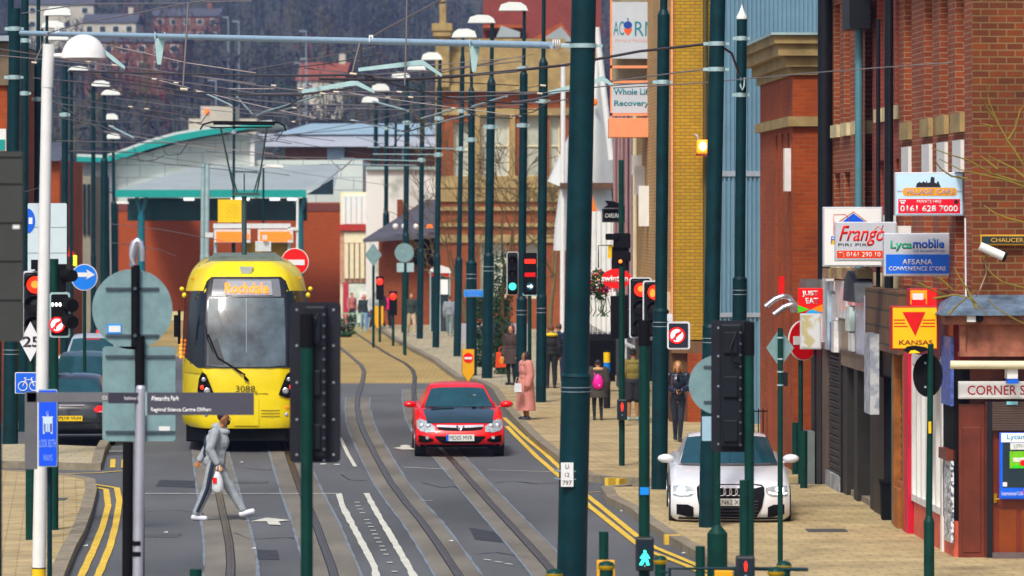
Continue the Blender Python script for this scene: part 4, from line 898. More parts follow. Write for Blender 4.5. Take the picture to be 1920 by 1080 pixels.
# blue LOOK BOTH WAYS sign
d = 51; k = d/F; lb = thing('tram_warning_sign', 'upright blue sign with white tram symbol and the words LOOK BOTH WAYS', 'sign', ((92-960)*k, d, 0)); yb = HY+F*CH/d
def at(x, y): return Vector(((x-92)*k, 0, (yb-y)*k))
z0, z1 = at(0, 874).z, at(0, 729).z; w = 18*k
MB().cyl((0, .06, 0), (0, .06, z0+.1), .03).build('post', green, lb)
pn = MB().prism(rrect(-w, w, z0, z1, .02), -.14, -.12).build('panel', galvp, lb); MB().prism(rrect(-w*.92, w*.92, z0+.012, z1-.012, .015), -.146, -.14).build('blue_face', M('vivid_sign_blue', (.01, .10, .75), .4, var=.03), lb)
txt(lb, 'LOOK BOTH', 0, at(0, 830).z, 31*k, 15*k, M('pale_blue_lettering', (.30, .45, .85), .5, var=0), y=-.149, name='lettering'); txt(lb, 'WAYS', 0, at(0, 857).z, 17*k, 12*k, M('pale_blue_lettering'), y=-.149)
zt = at(0, 790).z; mb = MB()
tw = 9*k
mb.bx(-tw, tw, -.15, -.147, zt-.02, zt+.055).bx(-tw, -tw*.6, -.15, -.147, zt-.14, zt-.02).bx(tw*.6, tw, -.15, -.147, zt-.14, zt-.02).bx(-tw*1.2, tw*1.2, -.15, -.147, zt+.055, zt+.065)
for i in range(4): mb.bx(-tw*.8+i*tw*.45, -tw*.8+i*tw*.45+.018, -.15, -.147, zt-.12, zt-.02)
mb.tube([(0, -.15, zt+.065), (-.015, -.15, zt+.1), (0, -.15, zt+.13), (.015, -.15, zt+.1), (0, -.15, zt+.065)], .004, 5)
mb.build('tram_symbol', M('pale_blue_white', (.62, .75, .95), .5, var=0), lb)
# round sign backs, left foreground
d = 49; k = d/F; rs = thing('sign_assembly', 'post with a grey round sign back above a tall grey rectangular sign back', 'sign', ((240-960)*k, d, 0)); yb = HY+F*CH/d
def at(x, y): return Vector(((x-240)*k, 0, (yb-y)*k))
MB().cyl(at(238, yb), at(240, 829), .06, n=14).build('post', blackm, rs)
MB().cyl(at(262, 1160), at(262, 630), .055, n=14).build('post', blackm, rs)
MB().cyl(at(254, 650), at(254, 497), .05, n=14).build('upper_tube', blackm, rs)
rd = MB().prism([(at(x, 0).x, at(0, y).z) for x, y in circ(247, 580, 75.5, 40)], .07, .085).build('round_plate', signback, rs)
for y in (541, 629): MB().bx(at(197, 0).x, at(297, 0).x, .04, .07, at(0, y+2).z, at(0, y-2).z).cyl(at(254, y), at(254, y)+Vector((0, -.07, 0)), .02).build('rail', M('dark_rail', (.06, .08, .1), .5), rs)
rc = MB().prism(rrect(at(191, 0).x, at(328, 0).x, at(0, 828).z, at(0, 650).z, .04), .07, .085).build('rectangular_plate', signback, rs)
for y in (668, 810): MB().bx(at(197, 0).x, at(328, 0).x, .04, .07, at(0, y+2).z, at(0, y-2).z).build('rail', M('dark_rail'), rs)
st = MB().bx(at(200, 0).x, at(227, 0).x, .062, .07, at(0, 626).z, at(0, 608).z).build('blue_sticker', M('sticker_blue', (.04, .28, .8), .4), rd)
MB().bx(at(203, 0).x, at(225, 0).x, .058, .062, at(0, 623).z, at(0, 611).z).build('white_sticker_face', white, rd)
MB().bx(at(297, 0).x, at(318, 0).x, .06, .068, at(0, 808).z, at(0, 800).z).build('white_sticker', white, rc)
chrome = M('bright_steel', (.68, .68, .72), .25, .8, var=.1)
mb = MB(); pts = [at(249, 500), at(249, 480), at(250, 465), at(253, 455), at(258, 451), at(263, 456), at(266, 468), at(267, 490)]
mb.tube(pts, [.047, .047, .047, .045, .042, .04, .036, .03], 12); mb.build('curved_lamp_hood', chrome, rs)
# ---- the boom and the wires
def obj_tube(nm, label, cat, pts, r, mat, group=None, n=8):
    c = Vector(pts[0]); return tag(MB().tube(pts, r, n).build(nm, mat, origin=c), label, cat, group)
bm = thing('steel_boom', 'long pale steel boom spanning the street from the left pole to the thickest pole', 'boom', P(40, 62, 88))
p0, p1 = P(40, 62, 88), P(1036, 85, 54)
MB().cyl(p0, p1, .052, .046, 14).build('tube', M('boom_steel', (.38, .50, .60), .45, .2, var=.1, scale=8), bm, W=True)
mb = MB(); q = P(1042, 83.5, 54)
for i in range(4): mb.cyl(q+Vector((-.04+i*.027, 0, 0)), q+Vector((-.025+i*.027, 0, 0)), .072, .062, 14)
mb.build('insulator', M('white_porcelain', (.85, .85, .86), .3), bm, W=True)
MB().cyl(q+Vector((.06, 0, 0)), P(1072, 84, 54), .016).build('tie_rod', galv, bm, W=True)
def on_boom(px):
    t = (px-40)/996.; 
    for _ in range(20):
        p = p0.lerp(p1, t); e = px-(960+p.x*F/p.y); t += e/996*.8
    return p0.lerp(p1, t)
for nm, x in (('drop_bracket', 300), ('drop_bracket', 890)):
    c = on_boom(x); s_ = c.y/F
    mb = MB().prism([(c.x-10*s_, c.z-4*s_), (c.x+10*s_, c.z-4*s_), (c.x+2*s_, c.z-53*s_), (c.x-5*s_, c.z-53*s_)], c.y-.04, c.y+.04)
    for dx in (-10, 8): mb.bx(c.x+dx*s_, c.x+(dx+2)*s_, c.y-.06, c.y+.06, c.z-6*s_, c.z+8*s_)
    mb.build(nm, M('pale_teal_steel', (.45, .62, .62), .45, .1), bm, W=True)
for x0, y0, x1, y1, x2, y2, nm, d in ((672, 131, 792, 117, 828, 141, 'a', 61), (566, 172, 667, 155, 702, 172, 'b', 72), (1028, 174, 1066, 166, 1078, 162, 'c', 80), (1112, 155, 1130, 147, 1152, 162, 'd', 80), (190, 92, 212, 110, 234, 127, 'e', 78)):
    a, b, c = P(x0, y0, d), P(x1, y1, d), P(x2, y2, d); t = 5*d/F
    mb = MB().prism([(a.x, a.z-t*.6), (b.x, b.z-t), (c.x, c.z-t*.6), (c.x, c.z+t*.6), (b.x, b.z+t), (a.x, a.z+t*.7)], d-.03, d+.03)
    lab = {'a': 'pale hockey-stick registration arm below the middle of the boom', 'b': 'lower pale registration arm left of the boom centre', 'c': 'short pale registration arm left of the thickest pole', 'd': 'pale bent registration arm just right of the thickest pole', 'e': 'pale sloping arm beside the white dome lamp'}[nm]
    tag(mb.build('registration_arm', M('pale_teal_steel'), origin=a), lab, 'bracket', 'registration arms of the tram wires')
WG = 'overhead tram wires and their span wires'
def wireset(items):
    for i, (pts, ds, r, m) in enumerate(items):
        n = len(pts); V = []
        for j in range(n-1):
            for t in range(8):
                u = t/8; a, b = pts[j], pts[j+1]; q = (j+u)/(n-1)
                V.append((a[0]+(b[0]-a[0])*u, a[1]+(b[1]-a[1])*u, ds[0]+(ds[1]-ds[0])*q))
        V.append((*pts[-1], ds[1]))
        V = [P(*v) for v in V]
        o = MB().tube(V, r, 5).build('overhead_wire', m, origin=V[0])
        tag(o, 'thin dark overhead line of the tram catenary crossing the street' if m is wire_m else 'thin bright span wire of the tram catenary with small fittings', 'wire', 'dark overhead tram lines' if m is wire_m else 'bright span wires')
thin, med = .012, .022
wireset([
 ([(40, 25), (160, 7), (350, 6), (390, 3), (470, 2)], (88, 60), thin, wire_l),
 ([(90, 62), (150, 44), (260, 24), (335, 8), (420, -4)], (85, 60), thin, wire_l),
 ([(353, 5), (350, 60), (343, 165)], (60, 60), .016, wire_l), ([(763, -5), (762, 60), (759, 160)], (60, 60), .012, wire_l),
 ([(700, 68), (725, 53), (760, 35), (830, -3)], (65, 60), .014, wire_l),
 ([(104, 60), (90, 60), (65, 118)], (85, 85), .014, wire_l),
 ([(675, 80), (665, 118), (660, 138)], (62, 62), .016, wire_l), ([(675, 80), (679, 128)], (62, 62), .014, wire_m),
 ([(130, 133), (260, 137), (440, 141), (560, 142), (680, 140), (700, 142)], (90, 62), med, wire_m),
 ([(600, 148), (740, 150), (850, 144), (960, 133), (1060, 122), (1200, 96), (1330, 82)], (62, 66), med, wire_m),
 ([(830, 142), (900, 140), (970, 134)], (61, 61), .012, wire_m),
 ([(130, 135), (240, 156), (350, 172), (440, 178), (560, 178), (660, 165)], (90, 80), .018, wire_m),
 ([(680, 140), (760, 165), (850, 185), (960, 194), (1010, 188)], (62, 80), .016, wire_m),
 ([(0, 92), (90, 105), (230, 125), (300, 134), (480, 157)], (88, 90), thin, wire_l), ([(0, 104), (150, 118), (260, 128), (350, 140), (480, 160), (560, 170)], (88, 80), thin, wire_l),
 ([(150, 75), (260, 97), (350, 118), (480, 137)], (80, 80), thin, wire_l), ([(100, 120), (300, 148), (420, 165), (480, 176), (690, 172), (900, 172), (1010, 174)], (100, 80), thin, wire_l),
 ([(560, 174), (700, 180), (870, 182), (1010, 175), (1150, 160), (1235, 154)], (90, 74), thin, wire_l),
 ([(62, 146), (200, 158), (300, 173), (400, 188)], (95, 100), thin, wire_l), ([(100, 180), (240, 200), (370, 220)], (100, 110), thin, wire_l),
 ([(115, 195), (190, 203), (300, 220), (380, 232)], (100, 120), thin, wire_l), ([(100, 190), (150, 220), (200, 250), (260, 262)], (100, 120), thin, wire_l),
 ([(105, 264), (200, 266), (290, 268), (420, 268)], (110, 130), .016, wire_l), ([(125, 283), (200, 284), (290, 288)], (120, 130), .016, wire_l),
 ([(100, 218), (190, 236), (250, 262)], (110, 130), .014, wire_l),
 ([(1150, 165), (1240, 160), (1320, 155), (1440, 144), (1530, 136), (1580, 132), (1700, 123), (1960, 105)], (70, 60), .009, wire_l),
 ([(1150, 152), (1255, 138), (1330, 129), (1345, 131)], (72, 65), .012, wire_l),
 ([(1345, 82), (1372, 100), (1386, 140)], (66, 75), .022, wire_m),
 ([(500, 205), (620, 203), (760, 206), (880, 202), (980, 196)], (110, 90), thin, wire_l),
 ([(545, 228), (640, 224), (720, 236), (760, 248), (810, 232)], (120, 100), .014, wire_m),
 ([(480, 218), (495, 210), (580, 185), (600, 178)], (100, 90), .022, galvp), ([(530, 207), (550, 201)], (110, 105), .02, galvp), ([(700, 190), (765, 208)], (110, 105), .025, galvp),
 ([(790, 222), (850, 205)], (100, 95), .025, galvp), ([(885, 200), (950, 180)], (95, 90), .025, galvp), ([(760, 248), (830, 228), (880, 215)], (110, 100), .02, galvp),
 ([(385, 175), (435, 198)], (110, 110), .02, galvp), ([(660, 225), (720, 240)], (120, 115), .02, galvp), ([(665, 256), (720, 270)], (130, 125), .02, galvp), ([(205, 236), (250, 258)], (125, 120), .03, galvp),
 ([(480, 195), (500, 207), (525, 205), (556, 190), (570, 178)], (100, 90), .016, wire_m), ([(495, 175), (560, 178)], (95, 90), .016, wire_m),
 ([(690, 276), (850, 279)], (130, 120), .02, galvp), ([(700, 289), (820, 290)], (135, 130), .02, galvp), ([(640, 298), (790, 302)], (140, 135), .02, galvp), ([(600, 308), (780, 310)], (150, 140), .018, galvp),
 ([(845, 180), (870, 205), (900, 220), (960, 222)], (95, 90), .012, wire_m), ([(975, 190), (1000, 186), (1035, 178), (1064, 168)], (85, 80), .014, wire_l),
 ([(960, 218), (1000, 210), (1030, 190)], (90, 85), .012, wire_m), ([(960, 190), (1018, 194), (1064, 186)], (90, 80), .012, wire_l),
 ([(208, 420), (300, 430), (420, 452)], (140, 145), .012, wire_l), ([(210, 455), (300, 468), (330, 480)], (140, 145), .012, wire_l),
 ([(0, 370), (45, 360), (75, 352)], (80, 85), .012, wire_m), ([(435, 152), (470, 137)], (140, 140), .018, wire_m), ([(440, 176), (455, 194), (475, 215)], (140, 140), .02, galvp),
 ([(250, 275), (262, 303), (290, 300), (310, 290)], (140, 140), .014, wire_m), ([(620, 300), (640, 320), (660, 300), (600, 350)], (150, 150), .012, wire_m),
])
wr2 = random.Random(21); extra = []
for i in range(34):
    x0 = wr2.uniform(90, 700); y0 = wr2.uniform(125, 300); L_ = wr2.uniform(150, 420); sl_ = wr2.choice([wr2.uniform(.03, .15), wr2.uniform(-.2, -.05) if x0 > 450 else wr2.uniform(.1, .25)]); dd_ = interp([(120, 85), (300, 165)], y0)
    x1 = min(1010, x0+L_); y1 = y0+(x1-x0)*sl_; ym = (y0+y1)/2+wr2.uniform(1, 7); extra.append(([(x0, y0), ((x0+x1)/2, ym), (x1, y1)], (dd_, dd_*wr2.uniform(.9, 1.1)), wr2.choice([.009, .012, .015]), wr2.choice([wire_l, wire_m])))
for i, (xa, ya) in enumerate(((250, 205), (340, 215), (520, 190), (600, 215), (660, 195), (730, 230), (770, 200), (840, 215), (480, 250), (300, 275), (700, 260))): extra.append(([(xa, ya), (xa+14, ya+16), (xa+38, ya+14), (xa+52, ya-6)], (115, 112), .012, wire_m))
wireset(extra)
# small fittings on the wires
fit = MB()
for x, y, d in ((345, 167, 60), (662, 138, 62), (104, 52, 85), (64, 117, 85), (165, 115, 88), (215, 122, 88), (513, 160, 88), (563, 166, 80), (630, 172, 80), (605, 175, 80), (372, 172, 90), (289, 148, 92), (330, 155, 92), (749, 172, 80), (770, 182, 85), (727, 182, 90), (1012, 175, 80), (1082, 162, 80), (875, 188, 88), (210, 237, 120), (552, 202, 105), (850, 203, 95), (550, 228, 118), (660, 226, 118), (245, 200, 105), (275, 204, 105), (1018, 160, 75)):
    p = P(x, y, d); fit.cyl(p-Vector((.05, 0, 0)), p+Vector((.05, 0, -.01)), .022, n=6)
fo = fit.build('wire_fittings', M('pale_fitting', (.62, .55, .45), .4, .3), origin=P(600, 170, 80)); tag(fo, kind='stuff')
for x, y, tx in ((696, 73, '5'), (108, 55, '1')):
    c = on_boom(x); s_ = c.y/F; z = CH-(y-HY)*s_; b_ = thing('number_tag', 'small white tag standing on the boom' + (' near its middle' if x > 400 else ' near its left end'), 'tag', (c.x, c.y-.06, z))
    MB().bx(-4*s_, 4*s_, -.02, .0, -7*s_, 7*s_).build('panel', white, b_); txt(b_, tx, 0, 0, None, 7*s_, textk, y=-.024)
# ================================================================ SIGNS AND SIGNALS
def sign(name, label, px0, px1, py0, py1, d, cat='sign', group=None, post=None):
    """root at ground under the centre; returns root, half width, z centre, half height, scale"""
    k = d/F; cx = (px0+px1)/2; r = thing(name, label, cat, ((cx-960)*k, d, 0), group=group)
    return r, (px1-px0)/2*k, CH-((py0+py1)/2-HY)*k, (py1-py0)/2*k, k
def lightbox(label, x0, x1, y0, y1, d, face, frame=None, dep=.16, glow=.0, arm=True):
    r, hw, zc, hh, k = sign('projecting_sign', label, x0, x1, y0, y1, d)
    t = 3*k; fr = frame or M('sign_frame_silver', (.62, .66, .72), .35, .3)
    b = MB().bx(-hw, hw, 0, dep, zc-hh, zc+hh).build('case', fr, r, bevel=.01)
    MB().bx(-hw+t, hw-t, -.008, 0, zc-hh+t, zc+hh-t).build('face', face, r)
    if arm:
        for z in (zc-hh*.6, zc+hh*.6): MB().bx(hw, hw+.22, dep*.3, dep*.7, z-.06, z+.06).build('wall_bracket', white, r)
    def U(px): return (px-(x0+x1)/2)*k
    def Z(py): return CH-(py-HY)*k
    return r, U, Z, k
paleb = M('pale_blue_face', (.55, .72, .85), .35, var=.03, emit=.12, ecol=(.6, .8, .95))
whitef = M('white_sign_face', (.82, .82, .80), .35, var=.03, emit=.12)
greyf = M('pale_grey_face', (.58, .62, .68), .35, var=.04)
r, U, Z, k = lightbox('lit taxi firm sign with black skyline and red band reading VILLAGE CARS', 1678, 1807, 323, 405, 60.4, paleb)
MB().bx(U(1684), U(1800), -.012, -.0085, Z(400), Z(373)).build('red_band', M('band_red', (.80, .01, .08), .4, var=.03), r)
MB().prism(rrect(U(1692), U(1794), Z(367), Z(352), 7*k), -.014, -.0085).build('orange_badge', M('badge_orange', (.90, .42, .02), .4, var=.05), r)
sk = [(1717, 351), (1719, 344), (1724, 341), (1728, 343), (1731, 340), (1736, 343), (1737, 338), (1739, 343), (1744, 342), (1745, 333), (1747, 331), (1749, 332), (1752, 333), (1752, 342), (1756, 344), (1757, 341), (1759, 339), (1761, 344), (1764, 351)]
MB().prism([(U(x), Z(y)) for x, y in sk], -.013, -.0085).build('skyline_emblem', textk, r)
for a, b in ((1683, 1691), (1795, 1802)): MB().tube([(U(a+(b-a)*t/4), -.011, Z(359+(1.6 if t % 2 else -1.6))) for t in range(5)], .004, 4).build('squiggle', brown, r)
txt(r, 'VILLAGE CARS', U(1743), Z(359.5), 92*k, 10*k, M('badge_lettering', (.45, .36, .50), .5, var=0), y=-.016, bold=.015)
txt(r, 'PRIVATE HIRE', U(1742), Z(378), 46*k, 6*k, textw, y=-.014, bold=.01); txt(r, '0161 628 7000', U(1742), Z(391), 108*k, 12*k, textw, y=-.014, bold=.02)
MB().bx(U(1689), U(1696), -.016, -.0125, Z(382), Z(377)).bx(U(1687), U(1698), -.016, -.0125, Z(378), Z(375)).build('phone_emblem', textw, r)
MB().bx(U(1789), U(1796), -.016, -.0125, Z(382), Z(375)).build('small_emblem', textk, r)
r, U, Z, k = lightbox('square lit pizza shop sign with a blue roof emblem, behind two signs', 1543, 1655, 388, 500, 68.3, whitef)
MB().prism([(U(1578), Z(417)), (U(1600), Z(400)), (U(1623), Z(417))], -.012, -.0085).build('blue_roof_emblem', M('emblem_blue', (.02, .12, .7), .4), r)
MB().tube([(U(1574), -.012, Z(415)), (U(1600), -.012, Z(397)), (U(1626), -.012, Z(417))], .008, 4).build('roof_line', M('orange_brown_line', (.6, .2, .05), .5), r)
MB().tube([(U(1563), -.012, Z(440)), (U(1563), -.012, Z(402)), (U(1585), -.012, Z(402)), (U(1593), -.012, Z(412)), (U(1585), -.012, Z(424)), (U(1563), -.012, Z(426))], .007, 4).build('pink_letter_outline', M('pink_line', (.8, .25, .25), .5), r)
MB().bx(U(1557), U(1580), -.012, -.0085, Z(458), Z(448)).build('gold_tab', yellow, r); txt(r, 'P', U(1562), Z(449), None, 12*k, M('emblem_blue'), y=-.015)
r, U, Z, k = lightbox('grey grill sign with red script Frango over an orange phone band', 1566, 1682, 416, 490, 65.4, greyf)
MB().bx(U(1569), U(1656), -.012, -.0085, Z(484), Z(470)).build('orange_band', M('band_orange_red', (.85, .11, .02), .4, var=.03), r)
redl = M('script_red', (.85, .07, .02), .45, var=0)
txt(r, 'Frango', U(1616), Z(442), 86*k, 38*k, redl, y=-.012, shear=.35, bold=.012); txt(r, 'PIRI PIRI', U(1600), Z(459), 57*k, 5*k, textk, y=-.012)
txt(r, 'T: 0161 290 10', U(1612), Z(477), 78*k, 9*k, textw, y=-.0145, bold=.012)
MB().tube([(U(1640), -.012, Z(430)), (U(1646), -.012, Z(424)), (U(1652), -.012, Z(430)), (U(1656), -.012, Z(422)), (U(1650), -.012, Z(440))], .006, 4).build('rooster_line', M('pink_line'), r)
r, U, Z, k = lightbox('nearest projecting sign, Lycamobile lettering above a blue convenience store panel', 1657, 1784, 437, 518, 61.3, greyf)
MB().bx(U(1661), U(1780), -.012, -.0085, Z(513), Z(477)).build('blue_panel', M('panel_blue', (.02, .16, .72), .4, var=.04), r)
txt(r, 'Lyca', U(1690), Z(461), 41*k, 20*k, M('lyca_green', (.0, .35, .20), .5, var=0), y=-.012, bold=.03); txt(r, 'mobile', U(1741), Z(457), 59*k, 17*k, M('lyca_blue', (.01, .10, .45), .5, var=0), y=-.012, bold=.03)
txt(r, 'Call the world for less', U(1742), Z(470), 58*k, 5*k, M('lyca_blue'), y=-.012)
txt(r, 'AFSANA', U(1720), Z(491), 57*k, 10*k, textw, y=-.0145, bold=.015); txt(r, 'CONVENIENCE STORE', U(1720), Z(503.5), 107*k, 8*k, textw, y=-.0145, bold=.012)
MB().tube([(U(1751), -.012, Z(452)), (U(1748), -.012, Z(448)), (U(1752), -.012, Z(447)), (U(1754), -.012, Z(450))], .005, 4).build('heart_line', M('lyca_green'), r)
# fried chicken box
r, U, Z, k = lightbox('yellow box sign with a red inverted triangle and the word KANSAS', 1671, 1759, 574, 656, 59.6, M('kansas_yellow', (.88, .52, .005), .35, var=.03, emit=.12), frame=M('deep_red_case', (.38, .01, .03), .45), dep=.3, arm=False)
MB().prism([(U(1692), Z(585)), (U(1735), Z(585)), (U(1716), Z(630))], -.014, -.0085).build('red_triangle', M('triangle_red', (.62, .02, .01), .4), r)
mb = MB()
for y in (599, 605, 611): mb.bx(U(1676), U(1697 if y < 606 else 1702), -.012, -.0085, Z(y+2), Z(y)).bx(U(1730 if y < 606 else 1726), U(1753), -.012, -.0085, Z(y+2), Z(y))
mb.build('red_stripes', M('triangle_red'), r)
txt(r, 'KANSAS', U(1717), Z(642), 63*k, 9*k, M('dark_red_lettering', (.28, .01, .01), .5, var=0), y=-.012, bold=.015)
r, U, Z, k = lightbox('upper red and yellow box sign directly above the KANSAS sign', 1704, 1758, 541, 574, 59.9, M('red_yellow_face', (.75, .42, .01), .4), frame=M('deep_red_case'), dep=.4, arm=False)
MB().bx(U(1709), U(1736), -.012, -.0085, Z(574), Z(560)).bx(U(1738), U(1756), -.012, -.0085, Z(574), Z(541)).build('red_block', red, r)
MB().bx(U(1711), U(1731), -.016, -.0125, Z(562), Z(550)).build('white_block', white, r)
r, U, Z, k = lightbox('small red square sign reading JUST EAT over coloured chevrons', 1496, 1543, 540, 588, 72.9, M('just_red', (.82, .02, .01), .4, var=.03), dep=.06, arm=False, frame=M('just_red'))
txt(r, 'JUST', U(1519), Z(551), 29*k, 12*k, textw, y=-.012, bold=.03, shear=-.15); txt(r, 'EAT', U(1522), Z(564), 24*k, 11*k, textw, y=-.012, bold=.03, shear=-.15)
for pts, c in (([(1496, 572), (1518, 580), (1496, 587)], (.15, .6, .05)), ([(1543, 570), (1520, 580), (1543, 586)], (.9, .3, .02)), ([(1510, 587), (1521, 580), (1543, 587)], (.0, .4, .8))):
    MB().prism([(U(x), Z(y)) for x, y in pts], -.013, -.0085).build('chevron', M('chevron_%d' % int(c[0]*100), c, .4, var=0), r)
r, U, Z, k = lightbox('pale hanging menu board just below the JUST EAT square', 1500, 1540, 588, 655, 72.8, noisy('menu_board', (.70, .72, .74), (.55, .48, .25), 5), dep=.05, arm=False)
# corner fascia sign
r, U, Z, k = lightbox('long white fascia board with crimson letters CORNER, over the brown shop', 1797, 2010, 715, 748, 58.75, whitef, dep=.06, arm=False, frame=white)
txt(r, 'CORNER SHOP', U(1892), Z(731.5), 156*k, 18*k, M('crimson_lettering', (.55, .01, .05), .45, var=0), y=-.012, bold=.008)
# street nameplate
r, U, Z, k = lightbox('black street nameplate with gold border reading CHAUCER ST on the brick gable', 1838, 1990, 440, 460, 58.9, M('nameplate_black', (.015, .03, .035), .4), frame=M('gold_paint', (.55, .32, .03), .4), dep=.03, arm=False)
txt(r, 'CHAUCER STREET', U(1912), Z(450), 108*k, 8*k, M('gold_lettering', (.75, .42, .1), .45, var=0), y=-.012)
# poster board on the door
r, U, Z, k = lightbox('blue-edged phone card poster covering the door glass of the brown shop', 1874, 1990, 811, 936, 58.72, M('poster_blue', (.01, .12, .62), .35, emit=.1), dep=.03, arm=False, frame=M('poster_blue'))
MB().bx(U(1877), U(1987), -.012, -.0085, Z(829), Z(812)).build('white_header', whitef, r); txt(r, 'Lycamobile', U(1921), Z(820), 66*k, 12*k, M('cyan_lettering', (.0, .35, .65), .5, var=0), y=-.015, bold=.01)
MB().bx(U(1880), U(1987), -.012, -.0085, Z(914), Z(830)).build('dark_glass', glassd, r)
for a, b, c_, d_, cc in ((1894, 1987, 830, 843, (.75, .78, .75)), (1893, 1987, 846, 878, (.22, .55, .08)), (1899, 1987, 858, 866, (.75, .78, .7)), (1899, 1987, 872, 878, (.1, .6, .0))): MB().bx(U(a), U(b), -.0145-.0002*a/1900-(.002 if c_ in (858, 872) else 0), -.0125, Z(d_), Z(c_)).build('poster_patch', M('patch_%d_%d' % (a, c_), cc, .5, var=.25, scale=14), r)
MB().prism([(U(x), Z(y)) for x, y in circ(1918, 868, 6)], -.02, -.0175).build('red_spot', red, r)
txt(r, '177/', U(1909), Z(836), 15*k, 6*k, M('grey_lettering', (.25, .3, .35), .5, var=0), y=-.018)
txt(r, 'International Calls', U(1898), Z(925), 40*k, 7*k, textw, y=-.012)
MB().prism([(U(x), Z(y)) for x, y in circ(1926, 922, 8)], -.014, -.0085).build('pink_spot', M('pink_spot', (.8, .02, .25), .5), r)
MB().bx(U(1880), U(1888), -.015, -.0125, Z(912), Z(904)).build('small_white_sticker', white, r)
# cctv
r, hw, zc, hh, k = sign('cctv_camera', 'white bullet camera on the brick gable under the street nameplate', 1832, 1886, 455, 487, 58.5, 'camera')
MB().cyl((-.17, -.1, zc+.07), (.15, -.12, zc-.07), .062, .062, 14).build('body', white, r); MB().cyl((.15, -.12, zc-.07), (.185, -.12, zc-.085), .066, n=14).build('lens_hood', blackm, r)
MB().tube([(-.05, -.1, zc), (-.06, .2, zc-.1), (-.06, .45, zc-.12)], .02).build('bracket', M('brass_bracket', (.35, .18, .06), .5), r)
MB().tube([(-.06, .3, zc-.1), (-.02, .42, zc-.3), (-.1, .42, zc-.5), (-.16, .42, zc-.62), (-.08, .42, zc-.66), (-.1, .42, zc-.78), (-.22, .42, zc-.9)], .008, 5).build('loose_cable', M('pale_cable', (.5, .4, .3), .6), r)
tag(MB().tube([(wx(1818)*0+6.28, 58.93, 2.98), (6.27, 58.94, 3.8), (6.26, 58.94, 4.8)], .013, 5).build('wall_cable', white, origin=(6.28, 58.93, 2.98)), 'pale cable clipped down the corner of the brick gable', 'cable')
# ACORN tower sign
r, hw, zc, hh, k = sign('sign_tower', 'peach framed sign tower reading ACORN above Whole Life Recovery boards', 1141, 1232, -40, 258, 106, 'sign'); cx = 1186.5
def U(px): return (px-cx)*k
def Z(py): return CH-(py-HY)*k
MB().bx(U(1144), U(1148), -.05, .05, Z(258), Z(-60)).build('upright', peach, r); MB().bx(U(1228), U(1233), -.05, .05, Z(258), Z(-60)).build('upright', peach, r)
for y in (125, 153, 214): MB().bx(U(1144), U(1235), -.05, .05, Z(y+3), Z(y-2)).build('crossbar', peach, r)
ab = MB().bx(U(1148), U(1232), -.06, .0, Z(110), Z(4)).build('upper_board', M('pale_grey_board', (.55, .60, .66), .5, var=.05), r)
lb_ = MB().bx(U(1147), U(1230), -.06, .0, Z(212), Z(158)).build('lower_board', M('pale_grey_board'), r)
MB().bx(U(1141), U(1231), -.3, .6, Z(258), Z(222)).build('peach_box', peach, r, bevel=.01)
MB().bx(U(1150), U(1231), .5, .6, Z(212), Z(-60)).build('backing_glazing', M('beige_glazing', (.30, .28, .20), .4, var=.5, scale=.8), r)
tl = M('teal_lettering', (.02, .22, .27), .5, var=0)
txt(r, 'AC', U(1160), Z(53), 20*k, 26*k, tl, y=-.066); txt(r, 'RN', U(1210), Z(54), 40*k, 27*k, tl, y=-.066)
MB().prism([(U(x), Z(y)) for x, y in circ(1177, 47, 8, 16, 7)], -.07, -.061).tube([(U(1177), -.066, Z(41)), (U(1178), -.066, Z(37)), (U(1176), -.066, Z(34))], .012, 5).build('acorn_cup', M('acorn_blue', (.01, .06, .30), .5), r)
MB().prism([(U(1169), Z(53)), (U(1177), Z(55)), (U(1185), Z(53)), (U(1183), Z(60)), (U(1177), Z(67)), (U(1171), Z(60))], -.07, -.061).build('acorn_nut', M('acorn_orange', (.85, .15, .03), .5), r)
txt(r, 'FAMILY PROJECTS', U(1190), Z(77), 74*k, 7*k, M('faded_pink_lettering', (.75, .45, .42), .5, var=0), y=-.066)
txt(r, 'Whole Life', U(1186), Z(172), 71*k, 12*k, tl, y=-.066, bold=.02); txt(r, 'Recovery', U(1184), Z(195), 65*k, 14*k, tl, y=-.066, bold=.02)
# amber lamp
am = M('amber_glow', (1, .30, .02), .4, var=0, emit=1.6, ecol=(1, .25, .01))
r, hw, zc, hh, k = sign('amber_wall_lamp', 'glowing amber lamp on the yellow brick wall', 1303, 1331, 252, 292, 97.6, 'lamp')
MB().bx(-.13, .13, -.2, .0, zc-.19, zc+.12).build('glowing_lens', am, r, bevel=.04); MB().ell((0, -.21, zc-.03), (.085, .03, .10)).build('bright_core', M('amber_core', (1, .8, .4), .4, var=0, emit=6, ecol=(1, .75, .3)), r); MB().bx(-.15, .15, -.22, .05, zc-.25, zc-.2).build('base', M('rust_base', (.25, .05, .02), .6), r)
MB().tube([(-.1, -.05, zc+.12), (-.12, -.05, zc+.22), (-.18, 0, zc+.24)], .02).build('bracket', galv, r)
